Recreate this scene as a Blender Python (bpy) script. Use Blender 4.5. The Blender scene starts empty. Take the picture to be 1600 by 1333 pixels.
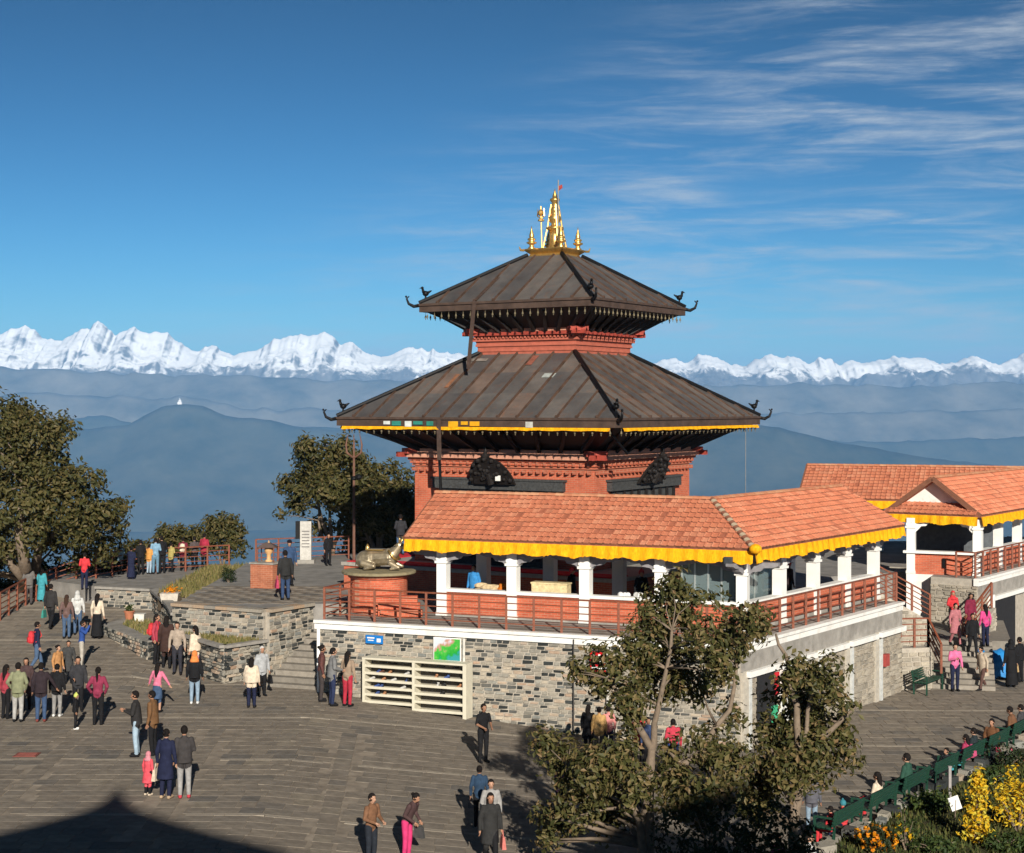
import bpy, math, random
import numpy as np
from mathutils import Vector, Matrix
random.seed(7)
rng = np.random.default_rng(7)
R = math.radians
scene = bpy.context.scene
col = scene.collection

# ------------------------------------------------------------------ camera
F = 2490.0          # focal length in photograph pixels (1600 wide)
HZ = 635.0          # photograph row of the eye level
cam_d = bpy.data.cameras.new('camera')
cam_d.sensor_width = 36.0
cam_d.lens = 36.0 * F / 1600.0
cam_d.shift_y = -(1333 / 2 - HZ) / 1600.0
cam_d.clip_start = 0.5
cam_d.clip_end = 80000
cam = bpy.data.objects.new('camera', cam_d)
cam.rotation_euler = (R(90), 0, 0)
col.objects.link(cam)
scene.camera = cam

# ------------------------------------------------------------------ light
TRAVEL = Vector((-0.17, 1.0, -0.40)).normalized()
SUN_EL = math.asin(-TRAVEL.z)
SUN_ROT = math.atan2(-TRAVEL.x, -TRAVEL.y)
sun_d = bpy.data.lights.new('sun', 'SUN')
sun_d.energy = 4.8
sun_d.angle = R(0.5)
sun_d.color = (1.0, 0.93, 0.82)
sun = bpy.data.objects.new('sun', sun_d)
sun.rotation_euler = TRAVEL.to_track_quat('-Z', 'Y').to_euler()
sun.location = (0, -40, 60)
col.objects.link(sun)

world = bpy.data.worlds.new('World')
scene.world = world
world.use_nodes = True
wn, wl = world.node_tree.nodes, world.node_tree.links
wn.clear()
w_out = wn.new('ShaderNodeOutputWorld')
w_bg = wn.new('ShaderNodeBackground')
w_bg.inputs['Strength'].default_value = 0.05
sky_t = wn.new('ShaderNodeTexSky')
sky_t.sky_type = 'NISHITA'
sky_t.sun_disc = False
sky_t.sun_elevation = SUN_EL
sky_t.sun_rotation = SUN_ROT
sky_t.altitude = 2500
sky_t.air_density = 1.0
sky_t.dust_density = 1.3
sky_t.ozone_density = 3.0
hs = wn.new('ShaderNodeHueSaturation')
hs.inputs['Saturation'].default_value = 1.0
hs.inputs['Value'].default_value = 0.038
gm = wn.new('ShaderNodeGamma'); gm.inputs[1].default_value = 2.5
wl.new(sky_t.outputs[0], gm.inputs[0])
hs.inputs['Hue'].default_value = 0.474
wl.new(gm.outputs[0], hs.inputs['Color'])
# thin cirrus: streaked noise on the sky direction
tc = wn.new('ShaderNodeTexCoord')
def wmath(op, a, b=None, clamp=False):
    n = wn.new('ShaderNodeMath'); n.operation = op; n.use_clamp = clamp
    for i, v in enumerate((a, b)):
        if v is None: continue
        if isinstance(v, (int, float)): n.inputs[i].default_value = v
        else: wl.new(v, n.inputs[i])
    return n.outputs[0]
def wnoise(scale, rot, det, rough, loc=(0, 0, 0), dist=0.0):
    m = wn.new('ShaderNodeMapping')
    m.inputs['Scale'].default_value = scale
    m.inputs['Rotation'].default_value = rot
    m.inputs['Location'].default_value = loc
    wl.new(tc.outputs['Generated'], m.inputs['Vector'])
    n = wn.new('ShaderNodeTexNoise')
    n.inputs['Scale'].default_value = 1.0
    n.inputs['Detail'].default_value = det
    n.inputs['Roughness'].default_value = rough
    n.inputs['Distortion'].default_value = dist
    wl.new(m.outputs[0], n.inputs['Vector'])
    return n.outputs['Fac']
def wmap(v, a, b):
    n = wn.new('ShaderNodeMapRange'); n.interpolation_type = 'SMOOTHSTEP'
    n.inputs[1].default_value = a; n.inputs[2].default_value = b
    wl.new(v, n.inputs[0]); return n.outputs[0]
streak = wmap(wnoise((9, 5, 80), (0, R(-4), 0), 6, 0.62, (1.3, 0, 4.4), 0.5), 0.38, 0.72)
fine = wmap(wnoise((30, 9, 210), (0, R(-6), 0), 5, 0.7, (0, 2, 0)), 0.3, 0.75)
patch = wmap(wnoise((4.5, 3, 12), (0, 0, 0), 2, 0.5, (2.2, 1.0, 0.9)), 0.20, 0.50)
sx = wn.new('ShaderNodeSeparateXYZ'); wl.new(tc.outputs['Generated'], sx.inputs[0])
east = wmap(wmath('SUBTRACT', sx.outputs[0], wmath('MULTIPLY', wmath('SUBTRACT', sx.outputs[2], 0.1), 1.6)), -0.20, 0.08)
cl = wmath('MULTIPLY', wmath('MULTIPLY', streak, wmath('ADD', wmath('MULTIPLY', fine, 0.6), 0.4)), wmath('MULTIPLY', patch, east))
low = wmap(sx.outputs[2], -0.04, 0.03)
cl = wmath('MULTIPLY', wmath('MULTIPLY', cl, low), 0.9, True)
cm = wn.new('ShaderNodeMixRGB')
cm.inputs[2].default_value = (7.4, 8.0, 8.6, 1)
wl.new(cl, cm.inputs[0]); wl.new(hs.outputs[0], cm.inputs[1])
wl.new(cm.outputs[0], w_bg.inputs['Color'])
wl.new(w_bg.outputs[0], w_out.inputs['Surface'])

scene.view_settings.view_transform = 'Standard'
scene.view_settings.look = 'None'
scene.view_settings.gamma = 1.0
scene.view_settings.exposure = 0.5
scene.view_settings.use_curve_mapping = False
scene.render.engine = 'CYCLES'
scene.cycles.use_denoising = True
scene.cycles.max_bounces = 6
scene.cycles.diffuse_bounces = 3
scene.cycles.volume_bounces = 1
scene.cycles.transparent_max_bounces = 6
scene.cycles.use_fast_gi = False

# ------------------------------------------------------------------ helpers
def V(*a): return Vector(a)
def at(px, py, Y):
    """a point at distance Y that the photograph shows at (px, py)"""
    return Vector(((px - 800) / F * Y, Y, -(py - HZ) / F * Y))
def on(px, py, z):
    """the point of a level surface (height z or height function) seen at (px, py)"""
    zz = z(0, 45) if callable(z) else z
    for _ in range(30):
        Y = F * (-zz) / (py - HZ); X = (px - 800) / F * Y
        if not callable(z): break
        zz = 0.5 * zz + 0.5 * z(X, Y)
    return Vector((X, Y, zz))
def sm(a, b, x):
    t = min(1, max(0, (x - a) / (b - a))); return t * t * (3 - 2 * t)
def plaza_z(X, Y):
    z = float(np.interp(X, [-6, 2, 6, 14], [-9.4, -10.1, -10.2, -10.28]))
    return z + max(0, Y - 50) * 0.07 * sm(-11, -13, X)

_mats = {}
def nodes_of(name):
    m = bpy.data.materials.new(name); m.use_nodes = True
    nt = m.node_tree; nt.nodes.clear()
    o = nt.nodes.new('ShaderNodeOutputMaterial'); b = nt.nodes.new('ShaderNodeBsdfPrincipled')
    nt.links.new(b.outputs[0], o.inputs['Surface'])
    return m, nt, b
def ramp(nt, fac, stops):
    r = nt.nodes.new('ShaderNodeValToRGB')
    e = r.color_ramp.elements
    while len(e) < len(stops): e.new(0.5)
    for i, (p, c) in enumerate(stops):
        e[i].position = p; e[i].color = (*c, 1)
    nt.links.new(fac, r.inputs[0]); return r.outputs[0]
def noise(nt, scale, det=4, rough=0.55, vec=None, sc3=None):
    n = nt.nodes.new('ShaderNodeTexNoise')
    n.inputs['Scale'].default_value = scale; n.inputs['Detail'].default_value = det
    n.inputs['Roughness'].default_value = rough
    t = nt.nodes.new('ShaderNodeTexCoord')
    v = vec or t.outputs['Object']
    if sc3:
        m = nt.nodes.new('ShaderNodeMapping'); m.inputs['Scale'].default_value = sc3
        nt.links.new(v, m.inputs[0]); v = m.outputs[0]
    nt.links.new(v, n.inputs['Vector']); return n.outputs['Fac']
def rand01(nt):
    g = nt.nodes.new('ShaderNodeNewGeometry'); o = nt.nodes.new('ShaderNodeObjectInfo')
    a = nt.nodes.new('ShaderNodeMath'); a.operation = 'ADD'
    nt.links.new(g.outputs['Random Per Island'], a.inputs[0]); nt.links.new(o.outputs['Random'], a.inputs[1])
    f = nt.nodes.new('ShaderNodeMath'); f.operation = 'FRACT'; nt.links.new(a.outputs[0], f.inputs[0])
    return f.outputs[0]
def mixc(nt, fac, a, b, mode='MIX'):
    m = nt.nodes.new('ShaderNodeMixRGB'); m.blend_type = mode
    for i, v in ((0, fac), (1, a), (2, b)):
        if isinstance(v, (int, float)): m.inputs[i].default_value = v
        elif isinstance(v, tuple): m.inputs[i].default_value = (*v, 1)
        else: nt.links.new(v, m.inputs[i])
    return m.outputs[0]
def bump(nt, b, h, strength=0.4, dist=0.02):
    n = nt.nodes.new('ShaderNodeBump'); n.inputs['Strength'].default_value = strength
    n.inputs['Distance'].default_value = dist
    nt.links.new(h, n.inputs['Height']); nt.links.new(n.outputs[0], b.inputs['Normal'])
def mat(name, c=(0.5, 0.5, 0.5), rough=0.8, var=0.25, scale=6, metal=0.0, bmp=0.25, dirt=None, spec=0.3):
    """plain surface with mottled tone and fine relief"""
    if name in _mats: return _mats[name]
    m, nt, b = nodes_of(name)
    f = noise(nt, scale, 5, 0.6)
    lo = tuple(x * (1 - var) for x in c); hi = tuple(min(0.95, x * (1 + var)) for x in c)
    cc = ramp(nt, f, [(0.25, lo), (0.75, hi)])
    if dirt:
        g = noise(nt, scale * 0.35, 6, 0.7)
        gm = nt.nodes.new('ShaderNodeMapRange'); gm.inputs[1].default_value = 0.52; gm.inputs[2].default_value = 0.75
        nt.links.new(g, gm.inputs[0]); cc = mixc(nt, gm.outputs[0], cc, dirt)
    nt.links.new(cc, b.inputs['Base Color'])
    b.inputs['Roughness'].default_value = rough; b.inputs['Metallic'].default_value = metal
    b.inputs['Specular IOR Level'].default_value = spec
    if bmp: bump(nt, b, noise(nt, scale * 4, 4), bmp, 0.01)
    _mats[name] = m; return m
def mat_rand(name, stops, rough=0.85, mott=0.3, scale=18, bmp=0.5, spec=0.2, constant=False):
    """pieces (stones, tiles, slabs, leaves): each piece takes its own tone"""
    if name in _mats: return _mats[name]
    m, nt, b = nodes_of(name)
    c = ramp(nt, rand01(nt), stops)
    f = noise(nt, scale, 5, 0.65)
    k = ramp(nt, f, [(0.2, (1 - mott,) * 3), (0.8, (1 + mott * 0.3,) * 3)])
    nt.links.new(mixc(nt, 1.0, c, k, 'MULTIPLY'), b.inputs['Base Color'])
    b.inputs['Roughness'].default_value = rough; b.inputs['Specular IOR Level'].default_value = spec
    if bmp: bump(nt, b, noise(nt, scale * 2, 5, 0.7), bmp, 0.015)
    _mats[name] = m; return m

class MB:
    """collects shapes; build() links them as ONE mesh object"""
    def __init__(s): s.v, s.f, s.m = [], [], []
    def add(s, vs, fs, mi=0):
        k = len(s.v); s.v += [tuple(v) for v in vs]; s.f += [tuple(i + k for i in f) for f in fs]; s.m += [mi] * len(fs); return s
    def box(s, c, size, ax=None, mi=0):
        """centre, full size, optional (x, y, z) axes"""
        c = Vector(c); x, y, z = ax or (V(1, 0, 0), V(0, 1, 0), V(0, 0, 1))
        a, b, h = (k / 2 for k in size)
        vs = [c + x * (i * a) + y * (j * b) + z * (k * h) for k in (-1, 1) for j in (-1, 1) for i in (-1, 1)]
        return s.add(vs, [(0, 2, 3, 1), (4, 5, 7, 6), (0, 1, 5, 4), (2, 6, 7, 3), (0, 4, 6, 2), (1, 3, 7, 5)], mi)
    def beam(s, p, q, w, h, mi=0):
        """bar from p to q, w across level, h across upright"""
        p, q = Vector(p), Vector(q); x = (q - p).normalized()
        up = V(0, 0, 1) if abs(x.z) < 0.95 else V(0, 1, 0)
        y = up.cross(x).normalized(); z = x.cross(y)
        return s.box((p + q) / 2, ((q - p).length, w, h), (x, y, z), mi)
    def prism(s, poly, z0, z1, mi=0, mtop=None):
        n = len(poly)
        vs = [(p[0], p[1], z0 if not callable(z0) else z0(p[0], p[1])) for p in poly] + [(p[0], p[1], z1 if not callable(z1) else z1(p[0], p[1])) for p in poly]
        area = sum(poly[i][0] * poly[(i + 1) % n][1] - poly[(i + 1) % n][0] * poly[i][1] for i in range(n))
        r = range(n)
        top = tuple(n + i for i in r); bot = tuple(reversed(r)); sides = [(i, (i + 1) % n, n + (i + 1) % n, n + i) for i in r]
        if area < 0:
            top, bot = tuple(reversed(top)), tuple(r); sides = [tuple(reversed(q)) for q in sides]
        s.add(vs, [bot] + sides, mi)
        k = len(s.v) - 2 * n
        s.f.append(tuple(i + k for i in top)); s.m.append(mi if mtop is None else mtop); return s
    def hull(s, bottom, top, mi=0):
        n = len(bottom)
        return s.add(list(bottom) + list(top), [tuple(reversed(range(n))), tuple(range(n, 2 * n))] + [(i, (i + 1) % n, n + (i + 1) % n, n + i) for i in range(n)], mi)
    def tube(s, pts, rs, n=8, mi=0, cap=True):
        pts = [Vector(p) for p in pts]
        if not hasattr(rs, '__len__'): rs = [rs] * len(pts)
        k = len(s.v); prev = None
        for i, p in enumerate(pts):
            d = (pts[min(i + 1, len(pts) - 1)] - pts[max(i - 1, 0)])
            d = d.normalized() if d.length > 1e-9 else V(0, 0, 1)
            if prev is None:
                a = d.cross(V(0, 0, 1) if abs(d.z) < 0.9 else V(1, 0, 0)).normalized()
            else:
                a = (prev - d * prev.dot(d)); a = a.normalized() if a.length > 1e-6 else d.orthogonal().normalized()
            prev = a; b = d.cross(a)
            for j in range(n):
                t = 2 * math.pi * j / n
                s.v.append(tuple(p + (a * math.cos(t) + b * math.sin(t)) * rs[i]))
        fs = []
        for i in range(len(pts) - 1):
            for j in range(n):
                fs.append((k + i * n + j, k + i * n + (j + 1) % n, k + (i + 1) * n + (j + 1) % n, k + (i + 1) * n + j))
        if cap:
            fs.append(tuple(k + j for j in reversed(range(n)))); q = k + (len(pts) - 1) * n
            fs.append(tuple(q + j for j in range(n)))
        s.f += fs; s.m += [mi] * len(fs); return s
    def lathe(s, prof, c=(0, 0, 0), n=16, mi=0, sx=1, sy=1):
        """profile of (radius, z) bottom to top round an upright axis"""
        k = len(s.v)
        for r, z in prof:
            for j in range(n):
                t = 2 * math.pi * j / n
                s.v.append((c[0] + r * sx * math.cos(t), c[1] + r * sy * math.sin(t), c[2] + z))
        fs = []
        for i in range(len(prof) - 1):
            for j in range(n):
                fs.append((k + i * n + j, k + i * n + (j + 1) % n, k + (i + 1) * n + (j + 1) % n, k + (i + 1) * n + j))
        fs.append(tuple(k + j for j in reversed(range(n)))); q = k + (len(prof) - 1) * n
        fs.append(tuple(q + j for j in range(n)))
        s.f += fs; s.m += [mi] * len(fs); return s
    def ball(s, c, r, n=10, mi=0):
        if not hasattr(r, '__len__'): r = (r, r, r)
        m = max(4, n // 2 + 1)
        prof = [(max(1e-4, math.sin(math.pi * i / m)), -math.cos(math.pi * i / m)) for i in range(m + 1)]
        k = len(s.v); s.lathe(prof, (0, 0, 0), n, mi)
        for i in range(k, len(s.v)):
            x, y, z = s.v[i]; s.v[i] = (c[0] + x * r[0], c[1] + y * r[1], c[2] + z * r[2])
        return s
    def mesh(s, name, mats, smooth=False):
        me = bpy.data.meshes.new(name)
        me.from_pydata(s.v, [], s.f)
        for m in (mats if isinstance(mats, (list, tuple)) else [mats]): me.materials.append(m)
        if any(s.m): me.polygons.foreach_set('material_index', s.m)
        if smooth: me.polygons.foreach_set('use_smooth', [True] * len(me.polygons))
        me.update(); return me
    def build(s, name, mats, parent=None, smooth=False, label=None):
        """shapes given in world coordinates (or in the parent's when it is turned)"""
        me = s.mesh(name, mats, smooth)
        o = bpy.data.objects.new(name, me); col.objects.link(o)
        if parent is not None:
            o.parent = parent
            off = origin(parent)
            if off.length > 0: me.transform(Matrix.Translation(-off))
        if label: o['label'] = label
        return o
_org = {}
def origin(o):
    return _org.get(o.name, V(0, 0, 0)) if o is not None else V(0, 0, 0)
def tag(o, label=None, cat=None, group=None, kind=None):
    if label: o['label'] = label
    if cat: o['category'] = cat
    if group: o['group'] = group
    if kind: o['kind'] = kind
    return o
def thing(name, label, cat, loc=(0, 0, 0), rz=0.0, group=None, local=False):
    """an Empty at the thing's base; local=True: its parts are given in its own axes"""
    o = bpy.data.objects.new(name, None); col.objects.link(o)
    o.location = loc; o.rotation_euler = (0, 0, rz); o.empty_display_size = 0.3
    if not local: _org[o.name] = Vector(loc)
    return tag(o, label, cat, group)
def group_part(name, parent):
    """a part that only gathers sub-parts, at its parent's origin"""
    o = bpy.data.objects.new(name, None); col.objects.link(o); o.parent = parent
    o.empty_display_size = 0.2
    _org[o.name] = origin(parent); return o
def struct(o): o['kind'] = 'structure'; return o
def copy_tree(o, parent=None):
    c = o.copy(); col.objects.link(c); c.parent = parent
    if o.name in _org: _org[c.name] = _org[o.name]
    for ch in list(o.children): copy_tree(ch, c)
    return c
def pieces(name, meshes, mats4, parent, limit=300, key=None, stuff_name=None):
    """alike pieces: the ones that show largest as objects sharing mesh data, the rest joined as one part"""
    off = Matrix.Translation(-origin(parent))
    order = sorted(range(len(mats4)), key=key or (lambda i: mats4[i].translation.length))
    for i in order[:limit]:
        o = bpy.data.objects.new(name, meshes[i % len(meshes)]); col.objects.link(o)
        o.parent = parent; o.matrix_basis = off @ mats4[i]
    rest = order[limit:]
    if rest:
        vs, fs, k, mi = [], [], 0, []
        dat = []
        for me in meshes:
            a = np.empty(len(me.vertices) * 3); me.vertices.foreach_get('co', a)
            dat.append((a.reshape(-1, 3), [tuple(p.vertices) for p in me.polygons], [p.material_index for p in me.polygons]))
        for i in rest:
            co, fc, fm = dat[i % len(meshes)]; mi += fm; M = np.array(off @ mats4[i])
            vs.append(co @ M[:3, :3].T + M[:3, 3]); fs += [tuple(j + k for j in f) for f in fc]; k += len(co)
        me = bpy.data.meshes.new(stuff_name or name)
        me.from_pydata(np.concatenate(vs).tolist(), [], fs)
        for m in meshes[0].materials: me.materials.append(m)
        if any(mi): me.polygons.foreach_set('material_index', mi)
        o = bpy.data.objects.new(stuff_name or name, me); col.objects.link(o); o.parent = parent
        o['kind'] = 'stuff'
def frame4(o, x, y, z, s=(1, 1, 1)):
    m = Matrix.Identity(4)
    for i, (a, k) in enumerate(((x, s[0]), (y, s[1]), (z, s[2]))):
        for r in range(3): m[r][i] = a[r] * k
    for r in range(3): m[r][3] = o[r]
    return m

def vnoise(x, y, seed=0):
    x = np.asarray(x, float); y = np.asarray(y, float)
    xi = np.floor(x).astype(np.int64); yi = np.floor(y).astype(np.int64); fx = x - xi; fy = y - yi
    fx = fx * fx * (3 - 2 * fx); fy = fy * fy * (3 - 2 * fy)
    def h(i, j):
        n = (i * 374761393 + j * 668265263 + seed * 1442695041) & 0x7fffffff
        n = ((n ^ (n >> 13)) * 1274126177) & 0x7fffffff
        return ((n ^ (n >> 16)) & 0xffff) / 65535.0
    return (h(xi, yi) * (1 - fx) + h(xi + 1, yi) * fx) * (1 - fy) + (h(xi, yi + 1) * (1 - fx) + h(xi + 1, yi + 1) * fx) * fy
def fbm(x, y, o=5, seed=0, ridged=False):
    t = 0; a = 0.5; k = 1.0
    for i in range(o):
        n = vnoise(np.asarray(x) * k, np.asarray(y) * k, seed + i)
        if ridged: n = 1 - np.abs(2 * n - 1)
        t = t + a * n; a *= 0.5; k *= 2.03
    return t
def grid_mesh(name, X, Y, Z, m, smooth=True, kind='structure'):
    h, w = X.shape
    vs = np.stack([X, Y, Z], -1).reshape(-1, 3)
    idx = np.arange(h * w).reshape(h, w)
    fs = np.stack([idx[:-1, :-1], idx[:-1, 1:], idx[1:, 1:], idx[1:, :-1]], -1).reshape(-1, 4)
    me = bpy.data.meshes.new(name); me.from_pydata(vs.tolist(), [], fs.tolist()); me.materials.append(m)
    if smooth: me.polygons.foreach_set('use_smooth', [True] * len(me.polygons))
    o = bpy.data.objects.new(name, me); col.objects.link(o); o['kind'] = kind
    return o
# ================================================================== far country
def mat_hill(name, c1, c2, scale):
    m, nt, b = nodes_of(name)
    f = noise(nt, scale, 8, 0.65)
    nt.links.new(ramp(nt, f, [(0.3, c1), (0.7, c2)]), b.inputs['Base Color'])
    b.inputs['Roughness'].default_value = 1.0; b.inputs['Specular IOR Level'].default_value = 0.0
    return m
def mat_snow():
    m, nt, b = nodes_of('snow and rock')
    g = nt.nodes.new('ShaderNodeNewGeometry'); s = nt.nodes.new('ShaderNodeSeparateXYZ'); nt.links.new(g.outputs['Position'], s.inputs[0])
    n1 = noise(nt, 0.0016, 8, 0.65); n2 = noise(nt, 0.009, 6, 0.7)
    def mth(op, a, b_):
        q = nt.nodes.new('ShaderNodeMath'); q.operation = op
        for i, v in enumerate((a, b_)):
            if isinstance(v, (int, float)): q.inputs[i].default_value = v
            else: nt.links.new(v, q.inputs[i])
        return q.outputs[0]
    h = mth('ADD', s.outputs[2], mth('MULTIPLY', mth('SUBTRACT', n1, 0.5), 520))
    h = mth('ADD', h, mth('MULTIPLY', mth('SUBTRACT', n2, 0.5), 300))
    mr = nt.nodes.new('ShaderNodeMapRange'); mr.interpolation_type = 'SMOOTHSTEP'
    mr.inputs[1].default_value = 265; mr.inputs[2].default_value = 345; nt.links.new(h, mr.inputs[0])
    sn = nt.nodes.new('ShaderNodeSeparateXYZ'); nt.links.new(g.outputs['Normal'], sn.inputs[0])
    st = nt.nodes.new('ShaderNodeMapRange'); st.inputs[1].default_value = 0.56; st.inputs[2].default_value = 0.76
    nt.links.new(mth('ADD', sn.outputs[2], mth('MULTIPLY', mth('SUBTRACT', n2, 0.5), 0.5)), st.inputs[0])
    fac = mth('MULTIPLY', mr.outputs[0], st.outputs[0])
    rock = ramp(nt, n2, [(0.3, (0.10, 0.10, 0.10)), (0.7, (0.20, 0.19, 0.18))])
    nt.links.new(mixc(nt, fac, rock, (0.95, 0.94, 0.92)), b.inputs['Base Color'])
    b.inputs['Roughness'].default_value = 0.9; b.inputs['Specular IOR Level'].default_value = 0.1
    return m

def ridge(name, Y0, prof, width, base, amp, nscale, m, nx=420, nv=46, back=0.35, ridged=True, seed=1, jag=0.0, expo=1.15):
    px = np.linspace(-700, 2300, nx)
    pp = [p for p, _ in prof]; py = [q for _, q in prof]
    zr = (HZ - np.interp(px, pp, py)) / F * Y0
    X0 = (px - 800) / F * Y0
    zr = zr + jag * (fbm(X0 / nscale * 3.7, X0 * 0 + 3.3, 5, seed + 9, ridged) - 0.6)
    v = np.concatenate([np.linspace(0, 1, nv), 1 + np.linspace(0.06, 1, 8) * back])
    VV, XX = np.meshgrid(v, X0, indexing='ij')
    ZR = np.tile(zr, (len(v), 1))
    yy = Y0 - width * (1 - VV)
    n = fbm(XX / nscale, yy / nscale * 0.8, 6, seed, ridged)
    n = n - n.mean()
    sh = np.where(VV <= 1, VV ** expo, 1 - (VV - 1) * 1.6)
    env = np.where(VV <= 1, np.sin(np.clip(VV, 0, 1) * math.pi) ** 0.8, 0.3)
    Z = base + (ZR - base) * sh + amp * n * env
    # keep the skyline where the photograph has it: nothing in front may rise above the crest
    lim = ZR * yy / Y0 - (1 - np.clip(VV, 0, 1)) * 12
    Z = np.where(VV < 1, np.minimum(Z, lim), Z)
    return grid_mesh(name, XX, yy, Z, m)

snow = mat_snow()
SIL = [(-700, 545), (-400, 520), (-200, 540), (-60, 525), (0, 524), (18, 514), (40, 509), (58, 520), (75, 531), (98, 534), (112, 524), (125, 516), (140, 514), (153, 501), (166, 510), (180, 525), (196, 518), (211, 512), (224, 522), (240, 520), (262, 522), (278, 535), (300, 548), (312, 548), (330, 538), (345, 548), (366, 556), (392, 550), (410, 543), (428, 531), (450, 527), (470, 521), (488, 526), (507, 517), (520, 524), (532, 538), (552, 536), (568, 548), (590, 556), (612, 556), (630, 547), (645, 541), (660, 545), (690, 550), (720, 555), (760, 562), (830, 558), (900, 565), (960, 560), (1020, 571), (1040, 562), (1055, 558), (1070, 567), (1090, 556), (1105, 554), (1120, 558), (1140, 570), (1165, 573), (1185, 564), (1205, 553), (1222, 560), (1240, 557), (1262, 568), (1278, 560), (1300, 561), (1312, 570), (1330, 561), (1345, 571), (1365, 566), (1400, 558), (1420, 562), (1440, 559), (1470, 568), (1492, 569), (1518, 557), (1545, 566), (1560, 572), (1585, 562), (1610, 550), (1650, 545), (1720, 560), (1800, 548), (1950, 560), (2300, 550)]
o = ridge('snow_mountains', 15000, SIL, 1900, -60, 330, 420, snow, nx=1500, nv=150, seed=4, jag=70, expo=1.5)
hill_a = mat_hill('far slopes', (0.05, 0.055, 0.045), (0.22, 0.2, 0.16), 0.0022)
hill_b = mat_hill('forested slopes', (0.018, 0.028, 0.018), (0.085, 0.085, 0.055), 0.004)
ridge('hills', 12800, [(-700, 590), (0, 575), (120, 580), (250, 586), (400, 590), (520, 594), (700, 600), (900, 606), (1100, 604), (1250, 600), (1400, 606), (1600, 598), (2300, 600)], 2200, -600, 300, 900, hill_a, seed=11, jag=70, expo=1.4)
ridge('hills', 11800, [(-700, 610), (0, 620), (60, 612), (130, 616), (230, 622), (290, 620), (345, 632), (420, 640), (520, 640), (700, 640), (1000, 652), (1300, 645), (1600, 640), (2300, 630)], 1900, -900, 220, 800, hill_a, seed=21, jag=60, expo=1.3)
ridge('hills', 10800, [(-700, 650), (60, 662), (120, 655), (160, 647), (190, 656), (215, 662), (300, 670), (500, 668), (900, 690), (1400, 690), (2300, 660)], 1600, -1150, 160, 600, hill_b, seed=27, jag=40)
ridge('forested_hill', 9600, [(-700, 690), (0, 672), (90, 664), (150, 669), (200, 667), (225, 652), (252, 638), (280, 631), (305, 633), (330, 641), (375, 654), (420, 658), (470, 668), (540, 672), (640, 690), (760, 720), (900, 745), (2300, 770)], 2200, -1190, 170, 800, hill_b, seed=33, jag=40)
ridge('forested_hill', 8200, [(-700, 840), (500, 830), (900, 690), (1000, 660), (1100, 655), (1190, 664), (1280, 684), (1380, 705), (1500, 722), (1700, 740), (2300, 760)], 2600, -1195, 170, 900, hill_b, seed=41, jag=30)
# white shrine on the near hilltop
t = thing('hilltop_shrine', 'tiny white domed shrine on top of the forested hill', 'shrine', at(281, 631, 9590))
c = origin(t)
MB().box(c + V(0, 0, 4), (26, 20, 16)).build('base', mat('far whitewash', (0.8, 0.8, 0.78), scale=0.2), t)
MB().lathe([(9, 0), (10, 4), (8, 9), (3, 12), (2, 18), (0.3, 24)], c + V(0, 0, 12), 12).build('dome', mat('far whitewash'), t, True)

def mat_valley():
    m, nt, b = nodes_of('valley fields and towns')
    f = noise(nt, 0.0012, 8, 0.65); g = noise(nt, 0.02, 3, 0.6)
    c = ramp(nt, f, [(0.3, (0.05, 0.06, 0.035)), (0.55, (0.12, 0.115, 0.08)), (0.75, (0.2, 0.18, 0.15))])
    k = nt.nodes.new('ShaderNodeMapRange'); k.inputs[1].default_value = 0.62; k.inputs[2].default_value = 0.72; nt.links.new(g, k.inputs[0])
    nt.links.new(mixc(nt, k.outputs[0], c, (0.5, 0.42, 0.36)), b.inputs['Base Color'])
    b.inputs['Roughness'].default_value = 1.0; b.inputs['Specular IOR Level'].default_value = 0
    return m
gx, gy = np.meshgrid(np.linspace(-26000, 26000, 60), np.linspace(-6000, 27000, 60))
gz = -1200 + 60 * (fbm(gx / 3000, gy / 3000, 4, 3) - 0.5)
grid_mesh('valley', gx, gy, gz, mat_valley())
# the hilltop itself, falling off steeply on every side
rr = np.concatenate([np.linspace(0, 0.9, 4), 1 + np.geomspace(0.001, 60, 40)]); tt = np.linspace(0, 2 * math.pi, 97)
RRR, TTT = np.meshgrid(rr, tt, indexing='ij')
hx = 2 + 36 * RRR * np.cos(TTT); hy = 40 + 45 * RRR * np.sin(TTT)
dd = np.maximum(0, RRR - 1) * 40
hz = -11.2 - 0.8 * dd - 4 * (1 - np.exp(-dd / 3)) + np.minimum(dd * 0.12, 25) * (fbm(hx / 40, hy / 40, 5, 8) - 0.5)
grid_mesh('hillside', hx, hy, np.maximum(hz, -1215), mat_hill('hillside scrub', (0.03, 0.035, 0.015), (0.10, 0.085, 0.05), 0.35))

# ================================================================== haze
def haze_mat():
    m = bpy.data.materials.new('haze'); m.use_nodes = True; nt = m.node_tree; nt.nodes.clear()
    o = nt.nodes.new('ShaderNodeOutputMaterial'); p = nt.nodes.new('ShaderNodeVolumePrincipled')
    p.inputs['Color'].default_value = (0.25, 0.555, 1.0, 1)
    p.inputs['Density'].default_value = 5.6e-5
    p.inputs['Density Attribute'].default_value = ''
    p.inputs['Anisotropy'].default_value = -0.15
    nt.links.new(p.outputs[0], o.inputs['Volume'])
    m.cycles.homogeneous_volume = True
    return m
hzb = MB().box((0, 10000, -205), (56000, 36000, 2090)).build('haze', haze_mat())
tag(hzb, 'pale blue haze filling the air over the valley', 'haze', kind='stuff')

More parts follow.
